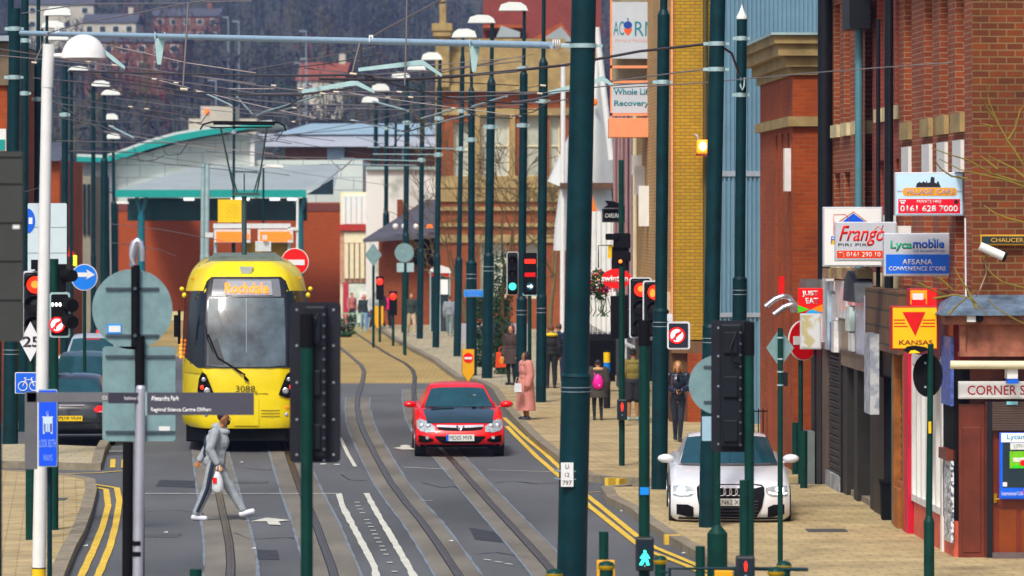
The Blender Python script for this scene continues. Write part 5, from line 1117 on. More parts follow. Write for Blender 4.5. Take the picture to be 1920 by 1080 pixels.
# beer sign, swinton oval, flower basket
r, U, Z, k = lightbox('black pub lantern sign with white italic CARLING lettering', 1129, 1173, 391, 417, 112, blackm, frame=M('dark_frame', (.03, .03, .035), .4), arm=False)
txt(r, 'CARLING', U(1150), Z(404), 31*k, 8*k, textw, y=-.012, shear=.3)
MB().prism([(U(1131), Z(390)), (U(1176), Z(390)), (U(1168), Z(384)), (U(1150), Z(377)), (U(1134), Z(376)), (U(1140), Z(384))], -.1, .2).build('swan_neck_hood', blackm, r)
r, hw, zc, hh, k = sign('oval_sign', 'red oval sign with white lettering beside the flower basket', 1128, 1184, 504, 541, 95, 'sign')
MB().prism(circ(0, zc, hw, 30, hh), 0, .12).build('disc', M('swinton_red', (.80, .03, .005), .4), r, bevel=.02); txt(r, 'swinton', -.04, zc, 50*k, 12*k, textw, y=-.012, bold=.03)
fb = thing('hanging_flower_basket', 'hanging basket of mixed bright flowers beside the red oval sign', 'flower basket', P(1122, 562, 102))
fr = random.Random(5); cols = [(.75, .02, .25), (.8, .5, .02), (.20, .03, .45), (.7, .05, .02), (.75, .7, .7)]
mb = MB(); leaf = M('basket_leaf', (.03, .09, .02), .7, var=.4)
def leafball(mb, c, rad, n, s_, rr):
    for _ in range(n):
        v = Vector((rr.gauss(0, 1), rr.gauss(0, 1), rr.gauss(0, 1))).normalized()*rr.uniform(.5, 1); p = c+Vector((v.x*rad[0], v.y*rad[1], v.z*rad[2]))
        a = Vector((rr.gauss(0, 1), rr.gauss(0, 1), rr.gauss(0, 1))).normalized()*s_; b = Vector((rr.gauss(0, 1), rr.gauss(0, 1), rr.gauss(0, 1))).normalized()*s_*.6
        mb.add([p-a, p-b, p+a, p+b], [(0, 1, 2, 3)])
mb.use(leaf); leafball(mb, Vector((0, 0, .35)), (.30, .25, .38), 500, .06, fr)
for _ in range(10): x = fr.uniform(-.25, .25); mb.tube([(x, 0, .05), (x+fr.uniform(-.1, .1), 0, -.25), (x+fr.uniform(-.15, .15), 0, -.4)], .012, 4)
mb.build('foliage', leaf, fb)
for c_ in cols:
    mb = MB(); leafball(mb, Vector((fr.uniform(-.1, .1), -.08, .38)), (.30, .2, .34), 34, .05, fr); mb.build('blossom', M('blossom_%d' % int(c_[0]*1000+c_[2]*100), c_, .6, var=.1), fb)
MB().tube([(.0, 0, .75), (.0, 0, 1.3), (.35, 0, 1.3)], .015).build('hanger', blackm, fb)
# ---- traffic signals
rl = M('signal_red_glow', (1, .03, .005), .4, var=0, emit=1.3, ecol=(1, .035, .01)); gl = M('signal_green_glow', (.05, 1, .75), .4, var=0, emit=2.2, ecol=(.05, .95, .6)); wl = M('signal_white_glow', (.9, 1, .85), .4, var=0, emit=2.0)
ol = M('signal_orange_core', (1, .3, .02), .4, var=0, emit=2.2, ecol=(1, .16, .02)); lensk = M('dark_lens', (.015, .012, .014), .25, var=0)
def signal(label, cx, y0, y1, w, d, lit=0, litm=None, post=None, border=True, group='traffic signals facing the camera', turn=None, base=None):
    k = d/F; r = thing('traffic_signal', label, 'traffic signal', ((cx-960)*k, d, 0), group=group); zt = CH-(y0-HY)*k; zb = CH-(y1-HY)*k; hw = w*k/2; H = zt-zb
    if border: plate(r, 'backing_board_border', rrect(-hw, hw, zb, zt, .05), .02, .04, M('reflective_white_border', (.72, .74, .78), .4))
    plate(r, 'backing_board', rrect(-hw*.88, hw*.88, zb+hw*.12, zt-hw*.12, .04), .0, .02, blackm)
    lr = min(H/7.2, hw*.62); zs = [zt-H*.2, zt-H*.5, zt-H*.8]
    MB().bx(-lr*1.25, lr*1.25, -.12, 0, zb+H*.06, zt-H*.04).build('signal_head', black, r, bevel=.02)
    for i, z in enumerate(zs):
        MB().lathe([(lr, -.15), (lr*.6, -.165), (.005, -.17)], (0, 0, z), 18, 'Y').build('lens', litm if i == lit else lensk, r)
        mb = MB(); n = 12; vs = []
        for j in range(n+1):
            t = math.pi*j/n; x, zz_ = lr*1.15*math.cos(t), lr*1.15*math.sin(t)+lr*.15
            vs += [(x, -.12, z+zz_), (x, -.12-.2, z+zz_-.03)]
        mb.add(vs, [(2*j, 2*j+1, 2*j+3, 2*j+2) for j in range(n)], True); h = mb.build('hood', blackm, r); md = h.modifiers.new('s', 'SOLIDIFY'); md.thickness = .006
    if post: MB().cyl((post*k, .08, 0), (post*k, .08, zt+.05), .055, n=12).build('post', green2, r)
    return r, k
def noturn(r, x, z, rad, y=-.02, mir=False):
    plate(r, 'red_ring', circ(x, z, rad, 28), y-.004, y, M('ring_red_glow', (.9, .02, .03), .4, var=0, emit=.7)); plate(r, 'white_disc', circ(x, z, rad*.78, 28), y-.008, y-.004, M('disc_white_glow', (.85, .85, .9), .4, var=0, emit=.35))
    MB().tube([(x-rad*.15, y-.010, z-rad*.55), (x-rad*.15, y-.010, z+rad*.1), (x+rad*.1, y-.010, z+rad*.3), (x+rad*.3, y-.010, z+rad*.3)], rad*.1, 5).prism([(x+rad*.3, z+rad*.1), (x+rad*.58, z+rad*.3), (x+rad*.3, z+rad*.52)], y-.014, y-.009).build('arrow', textk, r)
    mb = MB(); a = rad*.78*.7; t = rad*.08; mb.prism([(x-a-t, z-a+t), (x-a+t, z-a-t), (x+a+t, z+a-t), (x+a-t, z+a+t)], y-.020, y-.015).build('slash', M('ring_red_glow'), r)
r, k = signal('left-hand red traffic signal with white-edged board, beside the white lamp post', 68, 508, 636, 52, 66, 0, rl, post=3); 
MB().ell((0, -.19, CH-(533-HY)*k), (.06, .02, .06)).build('lit_core', ol, r)
MB().bx(-.07, .05, -.1, .02, CH-(505-HY)*k, CH-(487-HY)*k).build('detector', blackm, r)
# box with four lights and no right turn
k = 64/F; r = thing('tram_signal_box', 'white-edged signal box with a row of four lights above a no right turn disc', 'traffic signal', ((112-960)*k, 64, 0))
z0 = CH-(633-HY)*k; z1 = CH-(548-HY)*k; plate(r, 'border', rrect(-19*k, 19*k, z0, z1, .04), .0, .05, galvp); plate(r, 'face', rrect(-16*k, 16*k, z0+.03, z1-.03, .03), -.01, 0, blackm)
for i in range(4): MB().ell(((-13+i*7)*k, -.02, CH-(571-HY)*k), (.022, .012, .03)).build('light', wl, r)
noturn(r, -5*k, CH-(609-HY)*k, 15*k); MB().cyl((-12*k, .07, 0), (-12*k, .07, z1+.5), .07).build('post', green2, r)
MB().bx(-8*k, 8*k, .06, .4, z1, z1+.42).cyl((8*k, .1, z1+.25), (26*k, -.15, z1+.25), .1, .09).cyl((8*k, .1, z1-.15), (26*k, -.15, z1-.2), .1, .1).cyl((8*k, .1, z1-.4), (26*k, -.15, z1-.45), .1, .1).build('side_signal_head', blackm, r)
# right pair
r, k = signal('nearer of the two red signals beside the green column, overlapping its twin', 1228, 526, 634, 46, 76.5, 0, rl, post=None)
MB().ell((-.05, -.19, CH-(549-HY)*k), (.05, .02, .075)).build('lit_core', ol, r)
r2, k2 = signal('farther red signal with wide white-edged board left of the green column', 1201, 520, 634, 42, 78, 0, rl, post=None)
MB().ell((0, -.19, CH-(541-HY)*k2), (.055, .02, .055)).build('lit_core', ol, r2)
k = 71.2/F; r = thing('no_right_turn_sign', 'lit no right turn disc in a white-edged black box beside the green column', 'sign', ((1273-960)*k, 71.2, 0))
z0 = CH-(655-HY)*k; z1 = CH-(603-HY)*k; plate(r, 'border', rrect(-22*k, 21*k, z0, z1, .04), .0, .06, M('reflective_white_border')); plate(r, 'face', rrect(-19*k, 17*k, z0+.03, z1-.03, .02), -.01, 0, M('blue_black_face', (.015, .02, .035), .4)); noturn(r, -4*k, CH-(629-HY)*k, 15.5*k)
plate(r, 'upper_tab', rrect(-22*k, -12*k, z1, z1+.13, .02), .0, .06, M('reflective_white_border'))
r, k = signal('green traffic signal far down the right pavement beside the ivy', 961, 472, 553, 22, 112, 2, gl, post=0)
k = 111/F; r = thing('tram_route_signal', 'small black signal box with red panels over a white arrow, beside the green signal', 'traffic signal', ((993-960)*k, 111, 0))
z0 = CH-(553-HY)*k; z1 = CH-(474-HY)*k; plate(r, 'box', rrect(-12*k, 14*k, z0, z1, .04), .0, .12, blackm); plate(r, 'border', rrect(-13*k, 15*k, z0-.02, z0+.05, .02), .0, .1, galvp)
for y in (490, 515): MB().bx(-9*k, 11*k, -.02, 0, CH-(y+4-HY)*k, CH-(y-4-HY)*k).build('red_panel', rl if y == 490 else red, r)
plate(r, 'arrow_disc', circ(1*k, CH-(537-HY)*k, 7*k, 20), -.02, 0, M('disc_blue_black', (.02, .1, .15), .4)); MB().prism([(-4*k, CH-(538-HY)*k), (2*k, CH-(538-HY)*k), (2*k, CH-(541-HY)*k), (6*k, CH-(537-HY)*k), (2*k, CH-(533-HY)*k), (2*k, CH-(536-HY)*k), (-4*k, CH-(536-HY)*k)], -.03, -.02).build('arrow', wl, r)
MB().cyl((0, .08, 0), (0, .08, z0), .05).build('post', green2, r)
for i, (px, py, d, lab) in enumerate(((712, 528, 165, 'tiny red signal light far along the row of lamp columns'), (737, 556, 160, 'small red traffic light behind the pedestrians at the far junction'))):
    k = d/F; r = thing('traffic_signal', lab, 'traffic signal', ((px-960)*k, d, 0), group='far traffic signals'); z = CH-(py-HY)*k
    MB().bx(-.15, .15, 0, .2, z-.7, z+.2).build('signal_head', blackm, r); MB().ell((0, -.02, z), (.13, .04, .13)).build('lit_lens', rl, r); MB().cyl((0, .1, 0), (0, .1, z), .05).build('post', green2, r)
# back views of signals
def sigback(label, x0, x1, y0, y1, d, stem, px_post, ytop, bars='R'):
    k = d/F; cx = (x0+x1)/2; r = thing('traffic_signal', label, 'traffic signal', ((px_post-960)*k, d, 0)); U = lambda px: (px-px_post)*k; Z = lambda py: CH-(py-HY)*k
    plate(r, 'backing_board', rrect(U(x0), U(x1), Z(y1), Z(y0), .045), .05, .07, M('signal_board_back', (.015, .015, .022), .45, var=.25, spec=.3))
    hx = (U(cx-18), U(cx+22)) if bars == 'R' else (U(cx-22), U(cx+18))
    MB().bx(hx[0], hx[1], -.12, .05, Z(y1-10), Z(y0+6)).build('signal_head', M('signal_head_back', (.008, .010, .014), .5, var=.2, spec=.25), r, bevel=.02)
    n = 9
    for i in range(3):
        zc = Z(y0+ (y1-y0)*(i+.5)/3); MB().bx(hx[0]+.03, hx[1]-.05, -.15, -.12, zc-.12, zc+.12).build('cover_plate', M('signal_head_back'), r, bevel=.01)
    for i in range(int((y1-y0)/21)): MB().cyl((hx[1]-.02, -.125, Z(y0+22+i*21)), (hx[1]-.02, -.135, Z(y0+22+i*21)), .014, n=8).build('bolt', M('grey_bolt', (.12, .13, .16), .4, .5), r)
    for y in (y0+14, y0+(y1-y0)*.27, y0+(y1-y0)*.5, y0+(y1-y0)*.73, y1-15):
        for x in (x0+13, x1-13): MB().cyl((U(x), .05, Z(y)), (U(x), .04, Z(y)), .012, n=8).build('bolt', galv, r)
    MB().tube([(U(cx+8), -.14, Z(y0+20)), (U(cx-4), -.18, Z(y0+50)), (U(cx), -.18, Z(y0+75)), (U(cx+20), -.12, Z(y0+82))], .012).build('cable', black, r)
    MB().cyl((0, -.2, 0), (0, -.2, Z(ytop)), stem*k/2, n=16).build('post', green2, r); MB().cyl((0, -.2, Z(ytop)), (0, -.2, Z(ytop-62)), stem*k/2*1.1, n=16).build('post_cap', blackm, r)
    return r
sigback('back of a black traffic signal on a green post, right beside the tram', 543, 638, 567, 868, 40, 23, 577, 650)
sigback('back of a black traffic signal in front of the white car', 1334, 1411, 601, 848, 47, 18, 1403, 665, 'L')
k = 40/F
bb = thing('big_signal_cabinet', 'large dark grey panelled cabinet back cut off by the left edge of the view', 'cabinet', ((10-960)*.0045, 36, 0)); k = 36/F
MB().prism(rrect(-.5, (42-10)*k, CH-(640-HY)*k, CH-(284-HY)*k, .03), 0, .1).build('panel', M('cabinet_grey', (.035, .038, .034), .6, var=.15), bb)
for y in (295, 345, 418, 490, 563): MB().bx(-.5, (41-10)*k, -.005, 0, CH-(y+1-HY)*k, CH-(y-1-HY)*k).build('seam', blackm, bb)
MB().bx(14*k, 27*k, -.008, 0, CH-(429-HY)*k, CH-(422-HY)*k).build('white_label', white, bb); MB().cyl((-.1, .1, 0), (-.1, .1, CH-(640-HY)*k+.2), .06).build('post', green, bb)
# pedestrian signals
def pedsig(label, cx, y0, y1, w, d, fig, post_x=None, ytop=None, wpost=22, capped=True):
    k = d/F; r = thing('pedestrian_signal', label, 'pedestrian signal', ((cx-960)*k, d, 0), group='pedestrian signals'); Z = lambda py: CH-(py-HY)*k; hw = w*k/2
    MB().bx(-hw, hw, -.22, -.06, Z(y1), Z(y0)).build('housing', M('ped_housing', (.02, .022, .022), .5), r, bevel=.02); MB().bx(-hw*.8, hw*.8, -.225, -.22, Z(y1)+hw*.4, Z(y0)-hw*.3).build('face', M('ped_face', (.008, .02, .03), .3), r)
    m = rl if fig == 'stand' else gl; zc = Z(y0+(y1-y0)*(.36 if fig == 'stand' and w < 25 else .40)) if fig == 'stand' else Z(y0+(y1-y0)*.62); h = (y1-y0)*k*.40
    mb = MB()
    if fig == 'stand': mb.ell((0, -.235, zc+h*.42), (h*.09, .01, h*.1)).prism([(-h*.17, zc+h*.3), (h*.17, zc+h*.3), (h*.15, zc-h*.05), (h*.09, zc-h*.5), (-h*.09, zc-h*.5), (-h*.15, zc-h*.05)], -.24, -.228)
    else: mb.ell((0, -.235, zc+h*.5), (h*.1, .01, h*.12)).prism([(-h*.12, zc+h*.38), (h*.14, zc+h*.38), (h*.38, zc+h*.02), (h*.3, zc-.02*h), (h*.14, zc+h*.15), (h*.34, zc-h*.48), (h*.16, zc-h*.5), (0, zc-h*.12), (-h*.2, zc-h*.5), (-h*.42, zc-h*.46), (-h*.14, zc+h*.02), (-h*.3, zc-h*.02), (-h*.36, zc+h*.05)], -.24, -.228)
    mb.build('lit_figure', m, r)
    MB().cyl((0, -.24, Z(y1-10)), (0, -.23, Z(y1-10)), .012, n=8).build('button', galv, r)
    MB().cyl((0, 0, 0), (0, 0, Z(ytop)), wpost*k/2, n=16).build('post', green2, r)
    if capped: MB().cyl((0, 0, Z(ytop)), (0, 0, Z(ytop-48)), wpost*k/2*1.08, n=16).build('post_cap', blackm, r)
    return r, k
r, k = pedsig('pedestrian signal showing the green man on a post at the bottom', 1208, 1005, 1068, 34, 48, 'walk', ytop=648, wpost=21)
MB().bx(-.05, .05, -.075, -.06, CH-(927-HY)*k, CH-(913-HY)*k).build('blue_sticker', M('sticker_blue'), r)
pedsig('pedestrian signal showing the red man at the bottom edge, right of the green man', 1396, 1040, 1086, 35, 44, 'stand', ytop=900, wpost=19, capped=False)
pedsig('small pedestrian signal showing the red man, farther up the pavement', 1166, 748, 787, 19, GD(885), 'stand', ytop=500, wpost=11, capped=False)
k = 96/F; r = thing('signal_cluster', 'black cluster of signal heads and cameras behind the flower basket on a green post', 'traffic signal', ((1165-960)*k, 96, 0)); U = lambda px: (px-1165)*k; Z = lambda py: CH-(py-HY)*k
MB().bx(U(1147), U(1178), -.1, .25, Z(508), Z(463)).bx(U(1135), U(1160), -.2, 0, Z(450), Z(438)).bx(U(1150), U(1182), -.15, .1, Z(466), Z(437)).bx(U(1172), U(1182), -.3, 0, Z(490), Z(472)).build('signal_heads', blackm, r, bevel=.03)
MB().bx(U(1140), U(1150), -.05, .05, Z(484), Z(460)).build('yellow_plate', yellow, r); MB().ell((U(1163), -.15, Z(490)), (.04, .03, .04)).build('amber_spot', ol, r); MB().cyl((U(1165), .1, 0), (U(1165), .1, Z(300)), .06).build('post', green2, r)
MB().bx(U(1145), U(1178), .06, .16, Z(635), Z(555)).build('lower_board', blackm, r)
# ---- plates and round signs
def post(r, x, ztop, rad, m=None): MB().cyl((x, .04+rad, 0), (x, .04+rad, ztop), rad, n=14).build('post', m or green2, r)
r, hw, zc, hh, k = sign('speed_sign', 'white diamond sign with black 25 in front of the left signals', 37, 77, 603, 678, 62)
plate(r, 'diamond_plate', [(0, zc-hh), (hw, zc), (0, zc+hh), (-hw, zc)], 0, .01, M('sign_white', (.78, .78, .8), .4, var=.03)); txt(r, '25', 1.5*k, zc, 31*k, 20*k, textk, y=-.006, bold=.02); post(r, 0, zc+.2, .05)
r, hw, zc, hh, k = sign('cycle_sign', 'blue rectangular sign with a white bicycle symbol', 28, 76, 698, 738, 62)
plate(r, 'plate_edge', rrect(-hw, hw, zc-hh, zc+hh, .02), 0, .012, white); plate(r, 'blue_face', rrect(-hw*.94, hw*.94, zc-hh*.93, zc+hh*.93, .015), -.006, 0, blue)
mb = MB(); q = hh*.42
for x in (-hw*.38, hw*.5): mb.tube([(x+q*math.cos(t*math.pi/8), -.01, zc-hh*.3+q*math.sin(t*math.pi/8)) for t in range(17)], .007, 5)
mb.tube([(-hw*.38, -.01, zc-hh*.3), (-hw*.18, -.01, zc+hh*.3), (hw*.3, -.01, zc+hh*.3), (hw*.05, -.01, zc-hh*.3), (-hw*.18, -.01, zc+hh*.3)], .007, 5).tube([(hw*.5, -.01, zc-hh*.3), (hw*.25, -.01, zc+hh*.5), (hw*.4, -.01, zc+hh*.5)], .007, 5).tube([(-hw*.28, -.01, zc+hh*.45), (-hw*.1, -.01, zc+hh*.45)], .009, 5); mb.build('bicycle_symbol', textw, r); post(r, 0, zc, .04)
k = 100/F; r = thing('blue_arrow_sign', 'round blue sign with a white arrow pointing right, upper left beside the signals', 'sign', ((158-960)*k, 100, 0)); zc = CH-(520-HY)*k
plate(r, 'rim', circ(0, zc, 25*k), 0, .02, white); plate(r, 'blue_disc', circ(0, zc, 23.5*k), -.006, 0, M('arrow_sign_blue', (.01, .22, .8), .4, var=.03)); plate(r, 'arrow', [(-16*k, zc+1*k), (6*k, zc+1*k), (3*k, zc-4*k), (20*k, zc+5*k), (4*k, zc+15*k), (6*k, zc+9*k), (-14*k, zc+9*k)], -.012, -.006, textw); post(r, 0, zc, .04)
r, hw, zc, hh, k = sign('bus_lane_sign', 'big white panel with a blue bus circle behind the white lamp post', 52, 125, 381, 500, 84)
plate(r, 'panel', rrect(-hw, hw, CH-(560-HY)*k, zc+hh, .03), .0, .03, M('panel_pale_blue', (.62, .72, .76), .5, var=.03)); plate(r, 'blue_circle', circ(-hw+.0, CH-(412-HY)*k, 14*k, 24)[0:0]+[(-hw+(x), z) for x, z in [(14*k*math.cos(t), CH-(414-HY)*k+23*k*math.sin(t)) for t in [(-.5+i/16)*math.pi for i in range(17)]]], -.01, 0, blue)
MB().bx(-hw+2*k, -hw+9*k, -.016, -.01, CH-(420-HY)*k, CH-(408-HY)*k).build('bus_symbol', textw, r)
for y in (426, 474): MB().bx(-hw, hw, -.006, 0, CH-(y+.6-HY)*k, CH-(y-.6-HY)*k).build('seam', galv, r)
post(r, -.2, zc, .07)
k = 104/F; r = thing('no_entry_sign', 'round red no entry sign with white bar just right of the tram roof', 'sign', ((553-960)*k, 104, 0)); zc = CH-(491-HY)*k
plate(r, 'rim', circ(0, zc, 26*k, 36), 0, .02, white); plate(r, 'red_disc', circ(0, zc, 24.5*k, 36), -.008, 0, M('no_entry_red', (.85, .01, .01), .4, var=.03)); MB().bx(-18*k, 18*k, -.016, -.008, zc-6*k, zc+4*k).build('white_bar', textw, r); post(r, 0, zc, .05)
k = 77/F; r = thing('no_entry_sign', 'no entry sign turned side-on, partly behind the pale menu board', 'sign', ((1507-960)*k, 77, 0), R(38)); zc = CH-(638-HY)*k
plate(r, 'rim', circ(0, zc, 38*k, 36), 0, .02, white); plate(r, 'red_disc', circ(0, zc, 36*k, 36), -.008, 0, M('no_entry_red_dull', (.60, .01, .02), .4, var=.05)); MB().bx(-27*k, 27*k, -.016, -.008, zc-8*k, zc+8*k).build('white_bar', textw, r); post(r, 0, zc, .045)
r, hw, zc, hh, k = sign('diamond_sign_back', 'blank grey back of a diamond sign on a slim green post before the orange brick', 1437, 1489, 615, 690, 58)
plate(r, 'diamond_plate', [(0, zc-hh), (hw, zc), (0, zc+hh), (-hw, zc)], .05, .06, signback)
MB().cyl((0, 0, 0), (0, 0, zc+hh), 5*k, n=12).build('post', green2, r)
for y in (633, 673, 697, 722): MB().cyl((0, 0, CH-(y-HY)*k-.01), (0, 0, CH-(y-HY)*k+.01), 6.3*k, n=12).build('strap', galvp, r)
MB().bx(4*k, 14*k, -.02, .04, CH-(724-HY)*k, CH-(698-HY)*k).build('small_box', black, r)
k = 76/F; r = thing('curved_tube_lamps', 'pair of bent chrome tubes with down-turned ends beside the JUST EAT sign', 'lamp', P(1479, 575, 73.6))
for a, b in ((0, 0), (15, 15)):
    MB().tube([(( -43+a)*k, -.1, (0-b*.95)*k), ((-25+a)*k, -.1, (14-b)*k), ((-12+a)*k, -.1, (19-b)*k), ((0+a)*k, -.1, (18-b)*k), ((6+a)*k, 0, (8-b)*k)], .05, 10).build('tube', chrome, r)
MB().tube([(6*k, 0, 8*k), (22*k, 0, -8*k)], .05, 10).bx(.05, .3, -.02, .4, -.1, .0).build('wall_arm', chrome, r)
k = 50/F; r = thing('round_sign_back', 'grey round sign back with a small blue lamp box below, behind the right signal', 'sign', ((1345-960)*k, 50, 0)); Z = lambda py: CH-(py-HY)*k
plate(r, 'round_plate', circ(3*k, Z(722), 56*k, 40), .1, .115, signback)
for y in (688, 754): MB().bx(-25*k, 20*k, .08, .1, Z(y+2), Z(y-2)).build('rail', M('dark_rail'), r)
MB().bx(-28*k, -9*k, .05, .16, Z(827), Z(782)).build('small_plate', M('pale_blue_plate', (.40, .56, .66), .5), r)
MB().cyl((0, 0, 0), (0, 0, Z(1000)), 19*k, n=18).cyl((0, 0, Z(1000)), (0, 0, Z(984)), 19*k, 6*k, n=18).cyl((0, 0, Z(984)), (0, 0, Z(640)), 6*k, n=14).build('post', green2, r)
k = 55/F; r = thing('street_lamp', 'green lamp post with small black round board and amber lamp before the white shop windows', 'lamp post', ((1742-960)*k, 55, 0)); Z = lambda py: CH-(py-HY)*k
MB().cyl((0, 0, 0), (0, 0, Z(978)), 10*k, n=16).cyl((0, 0, Z(978)), (0, 0, Z(966)), 10*k, 6*k, n=16).cyl((0, 0, Z(966)), (3*k, 0, Z(645)), 6*k, 5.5*k, n=14).build('post', green2, r)
plate(r, 'oval_board', circ(-1*k, Z(704), 28*k, 36, 41*k), .08, .11, blackm)
for y in (681, 726): MB().cyl((-6*k, .08, Z(y)), (-6*k, .06, Z(y)), 2*k, n=8).build('bolt', galvp, r)
lh = MB().prism([(-47*k, Z(657)), (-40*k, Z(650)), (-25*k, Z(648)), (-6*k, Z(651)), (-2*k, Z(656)), (-20*k, Z(662)), (-38*k, Z(663))], -.1, .1).build('lamp_head', blackm, r, bevel=.01)
MB().prism([(-40*k, Z(662)), (-18*k, Z(661)), (-28*k, Z(656)), (-36*k, Z(657))], -.13, -.105).build('amber_lens', M('amber_soft', (.9, .45, .05), .4, emit=.8), lh)
MB().bx(-2*k, 3*k, -.07, -.055, Z(812), Z(790)).build('yellow_sticker', yellow, r)
for nm, x0, x1, y0, d, lab in (('blank_back_sign', 740, 776, 474, 150, 'pale round sign back among the far lamp columns'), ('blank_back_sign', 684, 716, 478, 158, 'pale diamond sign back among the far lamp columns')):
    r, hw, zc, hh, k = sign(nm, lab, x0, x1, y0-18, y0+18, d)
    plate(r, 'plate', circ(0, zc, hw) if 'round' in lab else [(0, zc-hh*1.2), (hw, zc), (0, zc+hh*1.2), (-hw, zc)], 0, .02, signback); post(r, 0, zc, .05)
r, hw, zc, hh, k = sign('blank_plates', 'pair of small pale rectangular plates below the far round sign back', 744, 776, 493, 510, 149)
MB().bx(-hw, -.05, 0, .02, zc-hh, zc+hh).build('plate', galvp, r); MB().bx(.05, hw, 0, .02, zc-hh, zc+hh).build('plate', galvp, r); post(r, 0, zc, .04)
r, hw, zc, hh, k = sign('street_name_sign', 'small blue sign with pale lettering across two columns', 870, 906, 543, 557, 120)
plate(r, 'panel', rrect(-hw, hw, zc-hh, zc+hh, .02), 0, .02, galvp); plate(r, 'blue_face', rrect(-hw*.96, hw*.96, zc-hh*.85, zc+hh*.85, .01), -.01, 0, M('bright_blue', (.01, .25, .75), .4)); txt(r, 'Town Centre', 0, zc+.04, 28*k, 4*k, M('pale_blue_lettering'), y=-.014); txt(r, 'Oldham', 0, zc-.05, 20*k, 4*k, M('pale_blue_lettering'), y=-.014)
def keepout(label, cx, y0, y1, w, d, disc=True):
    k = d/F; r = thing('arrow_plate', label, 'sign', ((cx-960)*k, d, 0)); Z = lambda py: CH-(py-HY)*k; hw = w*k/2; t = (y1-y0)*.28*k
    o = [(-hw, Z(y1)+t), (0, Z(y1)), (hw, Z(y1)+t), (hw, Z(y0)), (-hw, Z(y0))]
    plate(r, 'edge_plate', o, 0, .06, blackm); plate(r, 'yellow_plate', [(x*.93, z*.985+.02) for x, z in o], -.01, 0, M('vivid_yellow', (.9, .45, .0), .45, var=.05))
    if disc: plate(r, 'red_disc', circ(0, Z(y0+16), 9.5*k, 24), -.02, -.011, red); MB().bx(-7*k, 7*k, -.03, -.021, Z(y0+18.5), Z(y0+14.5)).build('white_bar', textw, r)
    return r
keepout('yellow arrow-shaped plate with a small no entry disc, above the red car roof', 878, 655, 718, 24, 119)
keepout('plain yellow arrow-shaped plate far up the street by the pedestrians', 710, 574, 619, 19, 168, False)
# ---- departure boards and station yard
dm_ = M('led_orange', (.95, .17, .01), .4, var=.5, scale=9, emit=1.1, ecol=(1, .2, .01))
k = 150/F; r = thing('departure_gantry', 'white frame carrying two orange departure boards and a yellow board behind the tram', 'display', ((470-960)*k, 150, 0)); U = lambda px: (px-470)*k; Z = lambda py: CH-(py-HY)*k
MB().bx(U(400), U(545), -.1, .1, Z(428), Z(419)).bx(U(385), U(400), -.1, .1, Z(445), Z(436)).bx(U(540), U(560), -.1, .1, Z(432), Z(426)).build('beam', M('pale_frame', (.65, .67, .66), .5), r)
for a, b in ((402, 470), (484, 550)):
    q = MB().bx(U(a), U(b), -.2, 0, Z(455), Z(430)).build('board_case', M('pale_frame'), r)
    mb = MB()
    for i in range(4): mb.bx(U(a+4), U(b-2-(i == 3)*8-(i == 0)*4), -.23, -.2, Z(438+i*5), Z(434+i*5))
    mb.build('led_lines', dm_, q)
yb_ = MB().bx(U(409), U(453), -.1, .0, Z(417), Z(374)).build('yellow_board', M('board_yellow', (.88, .60, .0), .45, var=.04), r)
mb = MB()
for i in range(7):
    for j in range(6):
        if (i+j) % 2: x = 427+i*3.2; y = 384+j*4.5; mb.bx(U(x), U(x+1.6), -.104, -.1, Z(y+2.2), Z(y))
mb.build('dot_pattern', M('dot_brown', (.5, .3, .0), .5), yb_)
MB().bx(U(452), U(540), .2, .6, Z(480), Z(455)).build('dark_yellow_soffit', M('ochre_soffit', (.28, .18, .02), .6), r); MB().cyl((U(404), 0, 0), (U(404), 0, Z(425)), .06).build('post', galvp, r); MB().cyl((U(542), 0, 0), (U(542), 0, Z(425)), .06).build('post', galvp, r)
# red-white kiosk under the hall
k = 176/F; r = thing('phone_kiosk', 'kiosk with white arched top and red band left of the brick hall doorway', 'kiosk', ((823-960)*k, 176, 0)); U = lambda px: (px-823)*k; Z = lambda py: CH-(py-HY)*k
MB().bx(U(806), U(843), 0, .8, 0, Z(512)).build('glazed_body', glassd, r); MB().prism([(U(804), Z(512)), (U(846), Z(512)), (U(842), Z(503)), (U(824), Z(497)), (U(808), Z(503))], -.1, .9).build('arched_top', white, r); MB().bx(U(808), U(842), -.03, 0, Z(518), Z(512)).build('red_band', red, r)
for x in (806, 824, 842): MB().bx(U(x), U(x+2), -.05, 0, 0, Z(512)).build('frame', galvp, r)
MB().bx(U(826), U(840), -.02, 0, Z(552), Z(524)).build('pale_poster', whitef, r)
r = thing('grey_low_wall', 'low pale grey panelled wall behind the lamp columns near the hall', 'wall', ((915-960)*160/F, 160, 0)); k = 160/F
mb = MB()
for i in range(6): mb.bx((-62+i*24)*k, (-40+i*24)*k, 0, .2, 0, .85)
mb.build('panels', M('lilac_grey_panel', (.36, .36, .40), .6), r)
